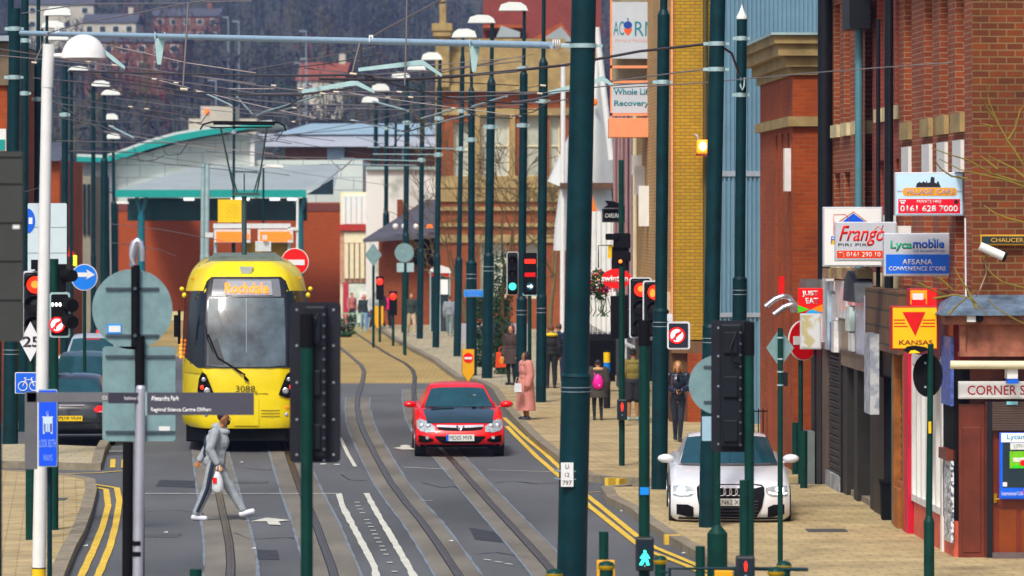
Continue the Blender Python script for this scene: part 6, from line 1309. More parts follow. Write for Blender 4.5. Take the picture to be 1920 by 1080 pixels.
# ---- bollards and guard rails at the bottom
def bollard(label, cx, ytop, w, d, domed=False, gold=True, group='green bollards at the bottom edge'):
    k = d/F; r = thing('bollard', label, 'bollard', ((cx-960)*k, d, 0), group=group); z = CH-(ytop-HY)*k; q = w*k/2
    MB().cyl((0, 0, 0), (0, 0, z-(.05 if domed else 0)), q*(.8 if domed else 1), n=16).build('post', green2, r)
    if domed:
        MB().lathe([(q*.8, z-.09), (q*1.0, z-.07), (q*1.0, z-.045)], n=18).build('gold_ring', M('gold_band', (.62, .42, .03), .35, .4), r); MB().lathe([(q*.98, z-.045), (q*.8, z-.015), (q*.4, z), (.003, z+.002)], n=18).build('domed_cap', green2, r)
    return r
bollard('plain bollard right of the thickest pole foot', 1132, 997, 18, 47)
bollard('plain bollard just left of the thick stepped post', 1313, 1024, 18, 45)
bollard('low plain bollard stub below the crossing man', 367, 1067, 23, 44)
bollard('domed bollard right of the green man signal', 1238, 1042, 26, 46, True)
bollard('domed bollard in front of the yellow frame by the thickest pole', 1137, 1052, 32, 44, True)
bollard('domed bollard at the left foot of the thickest pole', 1039, 1067, 32, 44, True)
bollard('domed bollard lower right of the red man, nearer one', 1455, 1063, 32, 43, True); bollard('domed bollard lower right of the red man, farther one', 1470, 1052, 30, 45, True)
bollard('tall plain bollard before the orange hall, left one', 1492, 792, 14, 78, group='tall green bollards by the hall'); bollard('tall plain bollard before the orange hall, right one', 1507, 808, 14, 74, group='tall green bollards by the hall')
k = 44.5/F; r = thing('guard_rail', 'green pedestrian guard rail between the green man signal and the red man signal', 'railing', ((1255-960)*k, 44.5, 0)); z = CH-(1066-HY)*k
MB().tube([(0, 0, 0), (0, 0, z), (125*k, 0, z), (260*k, 0, z-.01)], .02, 8).tube([(-16*k, .02, z-.04), (0, .02, z-.04)], .012).tube([(125*k, 0, 0), (125*k, 0, z)], .02).build('frame', green, r)
k = 45.5/F
for lab, cx in (('yellow framed push-button pole box beside the domed bollard', 1136), ('yellow framed box at the foot of the stepped post', 1357)):
    r = thing('yellow_box', lab, 'push button box', ((cx-960)*k, 45.5, 0)); z = CH-((1051 if cx < 1200 else 1070)-HY)*k
    MB().bx(-17*k, 17*k, 0, .1, z-.5, z).build('case', M('vivid_yellow'), r, bevel=.01); MB().cyl((0, .05, 0), (0, .05, z-.5), .04).build('post', green, r)
# bins etc.
k = 66/F; r = thing('litter_bin', 'black square bin against the timber shopfront', 'bin', ((1676-960)*k, 66.3, .0), R(-2)); MB().prism([(-.16, 0), (.14, 0), (.16, .68), (-.18, .68)], -.2, .25).build('body', blackm, r, bevel=.01); MB().bx(-.2, .18, -.22, .27, .68, .73).build('rim', blackm, r)
r = thing('timber_planter', 'rough orange timber box beside the black bin', 'planter', ((1695-960)*64.5/F, 64.5, 0)); MB().bx(-.12, .16, -.2, .5, .1, .72).build('boards', M('orange_timber'), r, bevel=.01)
r = thing('banded_bollard', 'slim post with blue and yellow bands between pedestrians near the white fluted wall', 'bollard', ((1138-960)*105/F, 105, 0)); MB().cyl((0, 0, 0), (0, 0, 1.0), .085, n=16).build('body', dark, r); MB().cyl((0, 0, 1.0), (0, 0, 1.25), .085, n=16).build('blue_band', M('bin_blue', (.02, .2, .6), .5), r); MB().cyl((0, 0, 1.25), (0, 0, 1.5), .085, n=16).build('yellow_band', yellow, r); MB().ell((0, 0, 1.5), (.085, .085, .07)).build('lid', blackm, r)
# iron railing by the hall
r = thing('iron_railing', 'black iron railing beside the orange brick hall entrance', 'railing', ((1405-960)*84/F, 84, 0)); mb = MB()
for i in range(9): mb.cyl((i*.09, 0, 0), (i*.09, 0, 1.05), .012, n=6)
mb.tube([(0, 0, 1.0), (.72, 0, 1.0)], .015).tube([(0, 0, .2), (.72, 0, .2)], .012); mb.build('bars', blackm, r)
r = thing('black_railing', 'dark sloping railing panel under the white fluted wall', 'railing', ((1105-960)*115/F, 115, 0)); mb = MB()
for i in range(16): mb.bx(i*.045, i*.045+.025, 0, .02, .4, 1.95-i*.025)
mb.bx(0, .7, .02, .04, .4, 1.5); mb.build('bars', blackm, r)
# ================================================================ TRAM
tram_y = M('tram_yellow', (.86, .69, .0), .35, var=.10, scale=2.2, coat=.3)
tram_yd = M('tram_dull_yellow', (.62, .50, .06), .45, var=.06)
tram_k = M('tram_black_mask', (.012, .014, .018), .12, var=.1)
TD = 87.2; k = TD/F; TR = thing('tram', 'yellow and black articulated tram numbered 3088 showing an orange Rochdale destination', 'tram', ((462-960)*k, TD, 0), R(3.75))
TZ = lambda py: CH-(py-HY)*k
TX = lambda px: (px-462)*k
def t_rake(z): return interp([(.2, .12), (.6, .0), (1.7, .04), (2.6, .28), (3.3, .60), (3.75, .95), (4.1, 1.6)], z)
def t_plan(x): return interp([(0, 0), (.5, .02), (.87, .10), (1.02, .35), (1.2, .85), (1.32, 1.5)], abs(x))
def t_y(x, z): return t_plan(x)+t_rake(z)
zs_ = [.50, .56, .7, 1.0, 1.4, 1.7, 2.1, 2.6, 3.0, 3.3, 3.55, 3.72, 3.84, 3.9]
ws_ = [1.26, 1.31, 1.32, 1.32, 1.32, 1.32, 1.32, 1.31, 1.29, 1.26, 1.20, 1.12, .98, .80]
xs_ = [-1, -.94, -.86, -.76, -.66, -.5, -.25, 0, .25, .5, .66, .76, .86, .94, 1]
mb = MB(); rings = []
for z, w in zip(zs_, ws_):
    ring = [(x*w, t_y(x*1.32, z), z) for x in xs_]+[(w, 14, z), (-w, 14, z)]; rings.append(ring)
mb.loft(rings); mb.build('body', tram_y, TR, recalc=True)
def tpatch(name, outline_cols, mat, off=.006, parent=None, nz=6):
    """conforming panel: columns (x, z0, z1)"""
    mb = MB(); n = len(outline_cols); fine = []
    for a, b in zip(outline_cols, outline_cols[1:]):
        for i in range(3): t = i/3; fine.append(tuple(a[j]+(b[j]-a[j])*t for j in range(3)))
    fine.append(outline_cols[-1]); vs = []
    def sx(x, z):
        w = interp(list(zip(zs_, ws_)), z)/1.32; return x*w
    for x, z0, z1 in fine:
        for j in range(nz+1):
            z = z0+(z1-z0)*j/nz; vs.append((sx(x, z), t_y(x, z)-off, z))
    m = nz+1; mb.add(vs, [(i*m+j, (i+1)*m+j, (i+1)*m+j+1, i*m+j+1) for i in range(len(fine)-1) for j in range(nz)], True)
    return mb.build(name, mat, parent or TR)
z1 = TZ(690); z2 = TZ(520)
tpatch('front_mask', [(-1.32, 1.95, 3.28), (-1.06, 1.72, 3.30), (-.93, z1, 3.30), (-.89, z1, 3.50), (-.80, z1, z2), (.80, z1, z2), (.89, z1, 3.50), (.93, z1, 3.30), (1.06, 1.72, 3.30), (1.32, 1.95, 3.28)], tram_k, .03)
scr = tpatch('windscreen', [(-.80, z1+.05, TZ(560)), (-.5, z1+.02, TZ(559)), (.5, z1+.02, TZ(559)), (.80, z1+.05, TZ(560))], M('windscreen_glass', (.075, .10, .115), .09, var=.9, scale=1.1, spec=.8), .042)  # uneven glass colour stands in for reflections and a cab behind it
tpatch('bulkhead_shade_patch', [(-.78, z1+.06, 2.2), (-.6, z1+.06, 2.35), (-.45, z1+.06, 1.9)], M('bulkhead_shadow', (.03, .035, .04), .3), .049, scr)  # dark patch on the glass, painted for the shaded bulkhead behind
tpatch('screen_divider', [(-.008, z1+.3, TZ(560)), (.008, z1+.3, TZ(560))], M('screen_line', (.25, .27, .28), .4), .049, scr)
ds = tpatch('destination_display', [(-.74, TZ(557), TZ(524)), (.74, TZ(557), TZ(524))], M('display_grey', (.16, .17, .19), .3, var=.1), .044)
tpatch('destination_panel', [(-.44, TZ(554), TZ(527)), (.56, TZ(554), TZ(527))], M('display_inner', (.32, .33, .36), .35), .050, ds)
o = txt(TR, 'Rochdale', TX(463), 0, .90, .215, M('dest_orange', (1, .25, .01), .4, var=0, emit=1.6, ecol=(1, .22, .01)), y=0, name='destination_lettering', bold=.02)
zc = TZ(541)
for v in o.data.vertices: v.co.z += zc; v.co.y = t_y(v.co.x, v.co.z)-.062
# side dark windows on the nose flanks (left/right cab glass) + brow, lamps
for s in (-1, 1):
    cols = [(s*1.31, 1.62, 1.95), (s*1.02, 1.62, 1.74), (s*.9, 1.62, 1.70)]; cols.sort()
    tpatch('sill_panel', cols, tram_yd, .036)
    cols = [(s*1.00, 1.22, 1.30), (s*.97, 1.15, 1.52), (s*.90, 1.12, 1.66), (s*.82, 1.12, 1.60), (s*.72, 1.16, 1.36), (s*.66, 1.18, 1.20)]; cols.sort()
    cl = tpatch('headlight_cluster', cols, blackm, .036)
    for x, z, r_, m_ in ((.87, 1.50, .045, chrome), (.90, 1.34, .045, rl), (.80, 1.27, .065, chrome)):
        y = t_y(s*x, z); MB().lathe([(r_, -.03), (r_*.7, -.045), (.002, -.035)], (s*x, y-.035, z), 16, 'Y').build('lamp', m_, cl)
    MB().lathe([(.045, -.01), (.002, -.02)], (s*.83, t_y(.83, .93), .93), 12, 'Y').build('fog_lamp', M('amber_lens', (.9, .35, .02), .3), TR); MB().lathe([(.04, -.01), (.002, -.02)], (s*.82, t_y(.82, .78), .78), 12, 'Y').build('reflector', chrome, TR)
    MB().ell((s*1.33, 1.3, 3.33), (.05, .08, .05)).ell((s*1.28, 1.25, 3.2), (.05, .06, .06)).build('marker_lamp', tram_y, TR)
    MB().ell((s*1.12, 1.6, 3.55), (.03, .03, .03)).build('amber_dot', M('amber_lens'), TR)
    MB().cyl((s*1.38, .9, 2.2), (s*1.38, .9, 2.9), .03).bx(s*1.44-.05, s*1.44+.05, .85, .95, 2.35, 2.8).build('mirror_arm', blackm, TR)
txt(TR, '3088', TX(460), TZ(729), 36*k, 12*k, M('fleet_number', (.06, .055, .02), .5, var=0), y=t_y(0, 1.3)-.022, name='fleet_number'); txt(TR, 'B', TX(481), TZ(737), None, 6*k, M('fleet_number'), y=t_y(.1, 1.3)-.012, name='fleet_number')
tpatch('bumper_joint', [(-1.3, 1.20, 1.215), (1.3, 1.20, 1.215)], M('joint_line', (.2, .16, .01), .5), .008)
for z in (.86, .80, .74): tpatch('vent_line', [(.30, z, z+.015), (.68, z, z+.015)], M('joint_line'), .009)
tpatch('coupler_cover', [(-.25, .56, 1.12), (.25, .56, 1.12)], tram_y, .02)
MB().bx(-1.24, 1.24, 1.2, 14, .18, .52).prism_z([(-1.24, 1.2), (-.84, .25), (.84, .25), (1.24, 1.2)], .22, .54).build('underframe', blackm, TR)
MB().bx(-.8, .8, .20, .5, .24, .48).build('skirt', blackm, TR)
MB().prism([(-.10, 3.66), (.10, 3.66), (.14, 3.80), (-.14, 3.80)], t_rake(3.7)-.04, t_rake(3.7)+.3).build('top_lamp', M('top_lamp_grey', (.5, .55, .5), .3), TR)
tpatch('wiper_base', [(-.05, 1.50, 1.60), (.05, 1.45, 1.5)], blackm, .05)
mb = MB(); w0 = (TX(460), TZ(703)); w1 = (TX(390), TZ(628))
mb.tube([(w0[0], t_y(w0[0], w0[1])-.06, w0[1]), (w1[0]+.2, t_y(.5, 2.0)-.08, 1.95), (w1[0], t_y(w1[0], w1[1])-.07, w1[1])], .018).tube([(TX(385), t_y(.8, 2.9)-.06, 2.75), (TX(388), t_y(.8, 2.3)-.06, 2.35), (TX(400), t_y(.7, 2.1)-.06, 2.05), (TX(452), t_y(.1, 1.7)-.06, 1.62)], .012); mb.build('wiper', blackm, TR)
# roof edge and roof kit
mb = MB(); mb.bx(-.72, .72, 3.4, 13, 3.86, 3.99); mb.build('roof_equipment', M('roof_grey_green', (.16, .19, .16), .6, var=.3), TR)
MB().loft([[(x, 2.2, z) for x, z in ((-1.0, 3.80), (-.8, 3.90), (-.5, 3.94), (.5, 3.94), (.8, 3.90), (1.0, 3.80))], [(x, 14, z) for x, z in ((-1.0, 3.80), (-.8, 3.90), (-.5, 3.94), (.5, 3.94), (.8, 3.90), (1.0, 3.80))]], sm=False).build('roof_cover', M('roof_grey_green'), TR)
MB().box((TX(497), 5.5, TZ(465)), (.34, .3, .22)).box((TX(500), 5.3, TZ(447)), (.1, .1, .1)).build('roof_box', M('pale_frame', (.65, .67, .66), .5), TR)
# destination side display sliver
for i in range(5): MB().ell((-1.36, 1.6, 2.26-i*.085), (.03, .05, .035)).build('side_indicator', M('amber_glow'), TR)
# pantograph
Pd = 7.0; kp = (TD+Pd)/F; X = lambda px: (px-960)*kp-TR.location.x+Pd*math.sin(R(3.75)); Z = lambda py: CH-(py-HY)*kp
pg = MB(); pg.cyl((X(458), Pd, 3.9), (X(458), Pd, Z(368)), .055, n=8).box((X(461), Pd, Z(364)), (.62, .3, .06)).tube([(X(441), Pd, Z(366)), (X(432), Pd, Z(325)), (X(414), Pd-.4, Z(240))], .022).tube([(X(481), Pd, Z(366)), (X(488), Pd, Z(325)), (X(500), Pd-.4, Z(240))], .022)
pg.tube([(X(441), Pd, Z(322)), (X(483), Pd, Z(322))], .02).tube([(X(458), Pd, Z(325)), (X(458), Pd, Z(360))], .015).tube([(X(446), Pd, Z(364)), (X(434), Pd, Z(322))], .02).tube([(X(475), Pd, Z(364)), (X(487), Pd, Z(322))], .02)
pan = pg.build('pantograph_arm', M('pantograph_steel', (.07, .11, .11), .5, .4), TR)
MB().tube([(X(376), Pd-.4, Z(244)), (X(382), Pd-.4, Z(234)), (X(400), Pd-.4, Z(229)), (X(520), Pd-.4, Z(230)), (X(532), Pd-.4, Z(236)), (X(536), Pd-.4, Z(246))], .022).tube([(X(400), Pd-.1, Z(232)), (X(515), Pd-.1, Z(233))], .03).tube([(X(395), Pd-.4, Z(240)), (X(510), Pd-.4, Z(239))], .018).build('contact_bow', blackm, pan)

# ================================================================ CARS
tyre = M('tyre_rubber', (.012, .012, .013), .85, var=.2); rim = M('alloy_rim', (.45, .46, .48), .3, .7, var=.1)
wscr = M('car_windscreen', (.02, .06, .075), .06, var=.3, scale=1.2, spec=.9)
class Car:
    def __init__(s, label, x, y, rz, W, L, prof, gh, paint, hw_top=.58, cat='car', facing=1):
        s.r = thing('parked_car' if facing < 0 else 'car', label, cat, (x, y, 0), rz); s.W = W/2; s.L = L; s.prof = prof; s.paint = paint; s.hw_top = hw_top; s.gh = gh
        # prof: front chain (y,z) bottom->top to cowl ; then rear chain
        xs = [-1, -.97, -.9, -.78, -.6, -.35, 0, .35, .6, .78, .9, .97, 1]; rings = []
        for u in xs: rings.append([(u*s.W, yy, zz_) for yy, zz_ in s.section(u)])
        MB().loft(rings).build('body', paint, s.r, recalc=True)
        rings = []
        for u in (-1, -.96, -.8, -.4, 0, .4, .8, .96, 1):
            ring = []
            for yy, zz_ in gh:
                t = (zz_-gh[0][1])/(max(q[1] for q in gh)-gh[0][1]); hw = s.W*.86*(1-t)+s.W*hw_top/.86*.86*t
                ring.append((u*hw, yy+.14*(abs(u)**3)*(1 if yy < L/2 else -1), zz_-.05*t*abs(u)**4))
            rings.append(ring)
        s.roof = MB().loft(rings).build('roof', paint, s.r, recalc=True)
    def section(s, u):
        f = .24*abs(u)**5.0; out = []
        for yy, zz_ in s.prof:
            t = max(0, abs(u)-.9)/.1; yy2 = yy+f*(1 if yy < s.L/2 else -1)*(1-abs(2*yy/s.L-1)*0)
            if .25*s.L < yy < .75*s.L: yy2 = yy
            zc = .55; out.append((yy2, zz_-(zz_-zc)*.16*t*t-(.03*abs(u)**3 if zz_ > .6 else 0)))
        return out
    def surf(s, x, z, front=True):
        sec = s.section(x/s.W); n = len(sec)
        best = None
        for (a, b), (c, d) in zip(sec, sec[1:]+sec[:1]):
            if min(b, d) <= z <= max(b, d) and b != d:
                yy = a+(c-a)*(z-b)/(d-b)
                if front and yy < s.L/2: best = yy if best is None else min(best, yy)
                if not front and yy > s.L/2: best = yy if best is None else max(best, yy)
        return best if best is not None else (0.3 if front else s.L-.3)
    def patch(s, name, cols, mat, off=.008, front=True, nz=5, parent=None, n=4):
        mb = MB(); fine = []
        for a, b in zip(cols, cols[1:]):
            for i in range(n): t = i/n; fine.append(tuple(a[j]+(b[j]-a[j])*t for j in range(3)))
        fine.append(cols[-1]); vs = []; sg = 1 if front else -1
        for x, z0, z1 in fine:
            for j in range(nz+1): z = z0+(z1-z0)*j/nz; vs.append((x, s.surf(x, z, front)-off*sg, z))
        m = nz+1; fs = [(i*m+j, (i+1)*m+j, (i+1)*m+j+1, i*m+j+1) for i in range(len(fine)-1) for j in range(nz)]
        if not front: fs = [f[::-1] for f in fs]
        return mb.add(vs, fs, True).build(name, mat, parent or s.r)
    def screen(s, name, yb_, zb, yt, zt, hb, ht, mat, front=True, arc=.12):
        vs = []; n = 8; sg = 1 if front else -1
        for j in range(5):
            v = j/4
            for i in range(n+1):
                u = -1+2*i/n; hw = hb+(ht-hb)*v; vs.append((u*hw, yb_+(yt-yb_)*v+sg*arc*abs(u)**3-sg*.012, zb+(zt-zb)*v+.012-.03*v*abs(u)**4))
        fs = [(j*(n+1)+i, j*(n+1)+i+1, (j+1)*(n+1)+i+1, (j+1)*(n+1)+i) for j in range(4) for i in range(n)]
        if not front: fs = [f[::-1] for f in fs]
        return MB().add(vs, fs, True).build(name, mat, s.r)
    def wheels(s, r=.31, w=.21, yf=.85, yr=None, inset=.0):
        for yy in (yf, yr or s.L-.8):
            for sg in (-1, 1):
                x = sg*(s.W-w/2+.005-inset); t = MB().cyl((x-w/2, yy, r), (x+w/2, yy, r), r, n=24).build('wheel', tyre, s.r, bevel=.02)
                MB().cyl((x+sg*w*.48, yy, r), (x+sg*w*.53, yy, r), r*.64, n=16).build('rim', rim, t)
    def mirrors(s, y, z, out=.20, sz=(.2, .1, .13), mat=None):
        for sg in (-1, 1):
            x = sg*(s.W+out*.45); MB().ell((x+sg*.02, y, z), (sz[0]*.55, sz[1]*.8, sz[2]*.5), 14, 8).cyl((sg*(s.W-.06), y+.02, z-.06), (x, y+.02, z-.03), .02, n=8).build('wing_mirror', mat or s.paint, s.r)
    def plate(s, txt_, z, col, front=True, w=.52, h=.11, y=None, mark=True):
        yy = (s.surf(0, z, front)-.03) if y is None else y; r0 = s.r
        if front:
            p = MB().bx(-w/2, w/2, yy, yy+.02, z-h/2, z+h/2).build('number_plate', col, r0)
            if mark: MB().bx(-w/2, -w/2+.045, yy-.003, yy, z-h/2, z+h/2).build('blue_strip', blue, p)
            txt(p, txt_, .015, z, w*.82, h*.66, textk, y=yy-.004)
        else:
            p = MB().bx(-w/2, w/2, yy-.02, yy, z-h/2, z+h/2).build('number_plate', col, r0); o = txt(p, txt_, 0, z, w*.86, h*.66, textk, y=0, bold=.015)
            for v in o.data.vertices: v.co.x *= -1; v.co.y = yy+.004
        return p
carred = M('car_red_paint', (.72, .004, .010), .35, var=.03, coat=.35); carwhite = M('car_white_paint', (.80, .81, .84), .25, var=.02, coat=.6)
plate_w = M('plate_white', (.78, .80, .76), .4, var=0); plate_y = M('plate_yellow', (.85, .60, .02), .4, var=0)
headl = M('headlamp_glass', (.50, .54, .56), .12, .3, var=.5, scale=14)
# --- red hatchback (front)
d = 85.5; k = d/F
C = Car('red hatchback with a dark bonnet and plate MD05 MVR, driving down the street', (863-960)*k, d, R(2.5), 1.77, 4.2,
  [(.18, .20), (.06, .24), (.0, .36), (.0, .47), (.06, .56), (.14, .66), (.3, .75), (.7, .87), (1.12, .96), (3.9, 1.0), (4.15, .9), (4.2, .6), (4.18, .3), (4.05, .2)],
  [(1.05, .94), (1.55, 1.20), (1.85, 1.34), (2.2, 1.41), (3.0, 1.42), (3.6, 1.30), (4.05, .98)], carred, .62)
# bonnet panel lies over the body
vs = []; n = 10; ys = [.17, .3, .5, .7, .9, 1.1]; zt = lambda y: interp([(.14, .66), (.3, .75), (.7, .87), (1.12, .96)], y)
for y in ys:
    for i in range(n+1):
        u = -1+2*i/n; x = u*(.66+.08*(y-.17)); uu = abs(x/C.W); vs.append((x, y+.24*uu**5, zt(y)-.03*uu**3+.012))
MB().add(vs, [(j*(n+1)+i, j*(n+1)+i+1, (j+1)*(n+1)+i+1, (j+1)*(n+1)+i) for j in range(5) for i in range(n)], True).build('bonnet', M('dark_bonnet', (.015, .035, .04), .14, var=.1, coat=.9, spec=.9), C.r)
ws = C.screen('windscreen', 1.02, .965, 1.80, 1.33, .70, .54, wscr)
MB().ell((.33, 1.5, 1.12), (.07, .03, .09)).build('driver_head_glimpse', M('dim_skin', (.22, .17, .15), .6), ws)
MB().bx(-.56, -.1, 1.0, 1.05, .965, .975).build('wiper', blackm, C.r)
C.patch('bumper_lower', [(-.80, .20, .26), (0, .20, .26), (.80, .20, .26)], blackm, .015)
gr = C.patch('grille', [(-.45, .57, .635), (-.3, .545, .64), (.0, .535, .64), (.3, .545, .64), (.45, .57, .635)], blackm, .012)
C.patch('chrome_bar', [(-.47, .615, .655), (0, .59, .645), (.47, .615, .655)], chrome, .022, parent=gr)
MB().tube([(-.07, C.surf(0, .6)-.035, .645), (0, C.surf(0, .6)-.04, .52), (.07, C.surf(0, .6)-.035, .645)], .024, 6).build('badge', chrome, gr)
C.patch('lower_intake', [(-.50, .40, .43), (-.36, .28, .43), (.36, .28, .43), (.50, .40, .43)], blackm, .012)
for sg in (-1, 1):
    cols = [(sg*.865, .60, .72), (sg*.80, .53, .76), (sg*.66, .50, .72), (sg*.50, .52, .62)]; cols.sort(); h = C.patch('headlight', cols, headl, .014)
    for x in (.76, .63): MB().lathe([(.05, -.01), (.03, -.025), (.002, -.015)], (sg*x, C.surf(sg*x, .62)-.012, .615), 14, 'Y').build('reflector', chrome, h)
    cols = [(sg*.83, .31, .45), (sg*.68, .29, .42), (sg*.54, .33, .37)]; cols.sort(); C.patch('fog_light', cols, blackm, .014)
    MB().cyl((sg*.66, C.surf(.66, .4)-.02, .40), (sg*.66, C.surf(.66, .4)-.03, .40), .035, n=12).build('fog_lens', headl, C.r)
C.plate('MD05 MVR', .40, plate_w, w=.56, h=.13); C.wheels(.31, .22, .70, inset=-.01); C.mirrors(1.25, 1.02, .18, (.24, .12, .14))
# --- white saloon (front), lights on
d = 65.5; k = d/F
C = Car('white saloon with lit headlights and four rings on its grille, on the paving', (1370-960)*k, d, R(-1.5), 1.83, 4.7,
  [(.16, .14), (.05, .18), (.0, .30), (.0, .45), (.03, .58), (.10, .68), (.28, .77), (.8, .87), (1.3, .95), (4.3, 1.02), (4.62, .95), (4.7, .6), (4.68, .3), (4.5, .2)],
  [(1.15, .95), (1.7, 1.22), (2.1, 1.35), (2.5, 1.40), (3.3, 1.38), (4.0, 1.2), (4.4, 1.0)], carwhite, .66)
C.screen('windscreen', 1.13, .96, 2.05, 1.345, .76, .64, wscr)
gr = C.patch('grille', [(-.52, .56, .66), (-.48, .36, .70), (-.40, .21, .71), (.40, .21, .71), (.48, .36, .70), (.52, .56, .66)], blackm, .014)
for i in range(4): MB().tube([(-.135+i*.09+.062*math.cos(t*math.pi/10), C.surf(0, .6)-.035, .60+.062*math.sin(t*math.pi/10)) for t in range(21)], .011, 6).build('ring_badge', chrome, gr)
for i in range(5): C.patch('grille_slat', [(-.42, .25+i*.05, .26+i*.05), (.42, .25+i*.05, .26+i*.05)], M('grille_slat_grey', (.05, .05, .055), .4), .02, parent=gr)
C.plate('KN62 XBP', .44, plate_w, mark=False)
for sg in (-1, 1):
    cols = [(sg*.88, .54, .67), (sg*.76, .52, .69), (sg*.62, .54, .67), (sg*.54, .59, .65)]; cols.sort(); h = C.patch('headlight', cols, headl, .014)
    cols = [(sg*.87, .56, .58), (sg*.74, .545, .565), (sg*.58, .58, .60)]; cols.sort(); C.patch('running_light', cols, M('running_light', (1, .95, .85), .3, emit=3), .022, parent=h)
    MB().lathe([(.06, -.01), (.04, -.03), (.002, -.02)], (sg*.76, C.surf(sg*.76, .61)-.02, .62), 16, 'Y').build('lit_lamp', M('lamp_lit', (1, .97, .95), .3, emit=9, ecol=(.85, .9, 1)), h)
    cols = [(sg*.83, .25, .40), (sg*.66, .21, .40), (sg*.57, .21, .36)]; cols.sort(); C.patch('side_intake', cols, blackm, .014)
C.patch('splitter', [(-.80, .17, .20), (0, .17, .20), (.80, .17, .20)], blackm, .02); C.patch('bumper_crease', [(-.84, .235, .245), (0, .235, .245), (.84, .235, .245)], galvp, .01)
C.wheels(.33, .24, .72, inset=-.02); C.mirrors(1.45, 1.03, .10, (.24, .12, .14))
MB().ell((.62, 1.25, 1.08), (.12, .03, .16)).build('dark_reflection', blackm, C.r) if False else None
# --- parked cars seen from behind (left)
def rearcar(label, cx, yb, W, paint, rz=0, hz=1.45, lights=True, plate_t=None, saloon=False, wpx=None):
    d = GD(yb); k = d/F; x = (cx-960)*k
    L = 4.6
    C = Car(label, x, d+L, math.pi+rz, W, L, [(.18, .2), (.05, .24), (.0, .4), (.05, .6), (.2, .72), (.7, .82), (1.2, .92), (3.7, .98), (4.3, 1.0), (4.50, .97), (4.58, .75), (4.6, .5), (4.56, .32), (4.45, .26)],
      [(1.1, .9), (1.7, 1.25), (2.2, hz-.03), (3.0, hz), (3.6, hz-.08), (4.05, 1.2), (4.42, .98)], paint, .60, facing=-1)
    C.screen('rear_window', 4.40, 1.0, 3.72, hz-.12, .66, .52, wscr, front=False)
    rlm = M('tail_lamp_red', (.60, .01, .02), .2, var=.1, coat=.5, emit=.15)
    for sg in (-1, 1):
        cols = [(sg*W/2*.97, .74, .86), (sg*W/2*.82, .71, .87), (sg*W/2*.62, .72, .86), (sg*W/2*.55, .76, .80)]; cols.sort(); h = C.patch('tail_light', cols, rlm, .012, front=False)
        cols = [(sg*W/2*.9, .72, .745), (sg*W/2*.66, .725, .745)]; cols.sort(); C.patch('clear_strip', cols, M('tail_white', (.6, .5, .5), .2), .018, front=False, parent=h)
    C.patch('bumper_line', [(-W/2*.94, .50, .51), (0, .50, .51), (W/2*.94, .50, .51)], blackm, .008, front=False); C.patch('lower_bumper', [(-W/2*.9, .27, .36), (0, .27, .36), (W/2*.9, .27, .36)], blackm, .012, front=False)
    C.patch('boot_handle', [(-.3, .86, .885), (.3, .86, .885)], M('dark_chrome', (.2, .2, .22), .3, .6), .02, front=False)
    if plate_t: C.plate(plate_t, .60, plate_y, front=False, y=4.66)
    C.wheels(.32, .22, .85); C.mirrors(1.45, 1.02, .2); return C
cg = M('car_dark_grey', (.018, .022, .026), .22, var=.05, coat=.8)
C = rearcar('dark grey saloon parked at the left kerb, rear plate ending in H', 110, 838, 1.80, cg, R(3), 1.50, plate_t='PJ10 VLH')
C = rearcar('blue grey hatchback parked just ahead of the dark grey saloon', 138, 790, 1.78, M('car_blue_grey', (.07, .11, .14), .25, var=.05, coat=.6), R(2), 1.62, plate_t='MK08 ZTO')
C = rearcar('silver white tall car parked farthest ahead in the left line', 158, 752, 1.80, M('car_silver', (.55, .58, .62), .3, .3, var=.03, coat=.4), R(2), 1.74)
k = (GD(752))/F; MB().bx(-.2, .2, 3.93, 3.95, 1.60, 1.625).build('brake_light', red, C.r)
k = 60/F
# small red car and yellow lights glimpsed upper left, behind the poles
d = 175; C = rearcar('dark parked car seen end-on far up the left side, behind the round sign back', 214, 409+F*CH/150, 1.75, cg, 0, 1.45)
r = thing('warning_triangle', 'red triangular sign far up the left side beside yellow-green lights', 'sign', ((134-960)*150/F, 150, 0)); k = 150/F; zc = CH-(473-HY)*k
MB().prism([(-7*k, zc-8*k), (7*k, zc-8*k), (-3*k, zc+14*k)], 0, .03).build('red_face', red, r); MB().cyl((0, .08, 0), (0, .08, zc), .04).build('post', green2, r)
for i in range(4): MB().ell((7*k, -.05, zc-(8+i*5)*k), (.07, .05, .05)).build('lime_light', M('lime_glow', (.7, 1, .2), .4, emit=1.5, var=0), r)

# ================================================================ PEOPLE
skinA = M('skin_light', (.55, .30, .20), .55, var=.1, scale=12); skinB = M('skin_tan', (.36, .18, .10), .55, var=.1, scale=12)
def remesh(mb, name, mat, parent, vox, smooth=2):
    me = bpy.data.meshes.new('tmp'); me.from_pydata([tuple(v) for v in mb.v], [], mb.f)
    o = bpy.data.objects.new('tmp', me); sc.collection.objects.link(o)
    m = o.modifiers.new('r', 'REMESH'); m.mode = 'VOXEL'; m.voxel_size = vox; m.use_smooth_shade = True
    if smooth: s_ = o.modifiers.new('s', 'SMOOTH'); s_.iterations = smooth; s_.factor = .5
    me2 = bpy.data.meshes.new_from_object(o.evaluated_get(bpy.context.evaluated_depsgraph_get()))
    bpy.data.objects.remove(o); bpy.data.meshes.remove(me); me2.name = name; me2.materials.clear(); me2.materials.append(mat)
    ob = bpy.data.objects.new(name, me2); sc.collection.objects.link(ob)
    if parent: ob.parent = parent
    for p in me2.polygons: p.use_smooth = True
    return ob
def cap(mb, a, b, ra, rb, n=12):
    a = Vector(a); b = Vector(b); mb.ell(a, (ra, ra, ra), n, 8); mb.ell(b, (rb, rb, rb), n, 8)
    return mb.cyl(a, b, ra, rb, n)
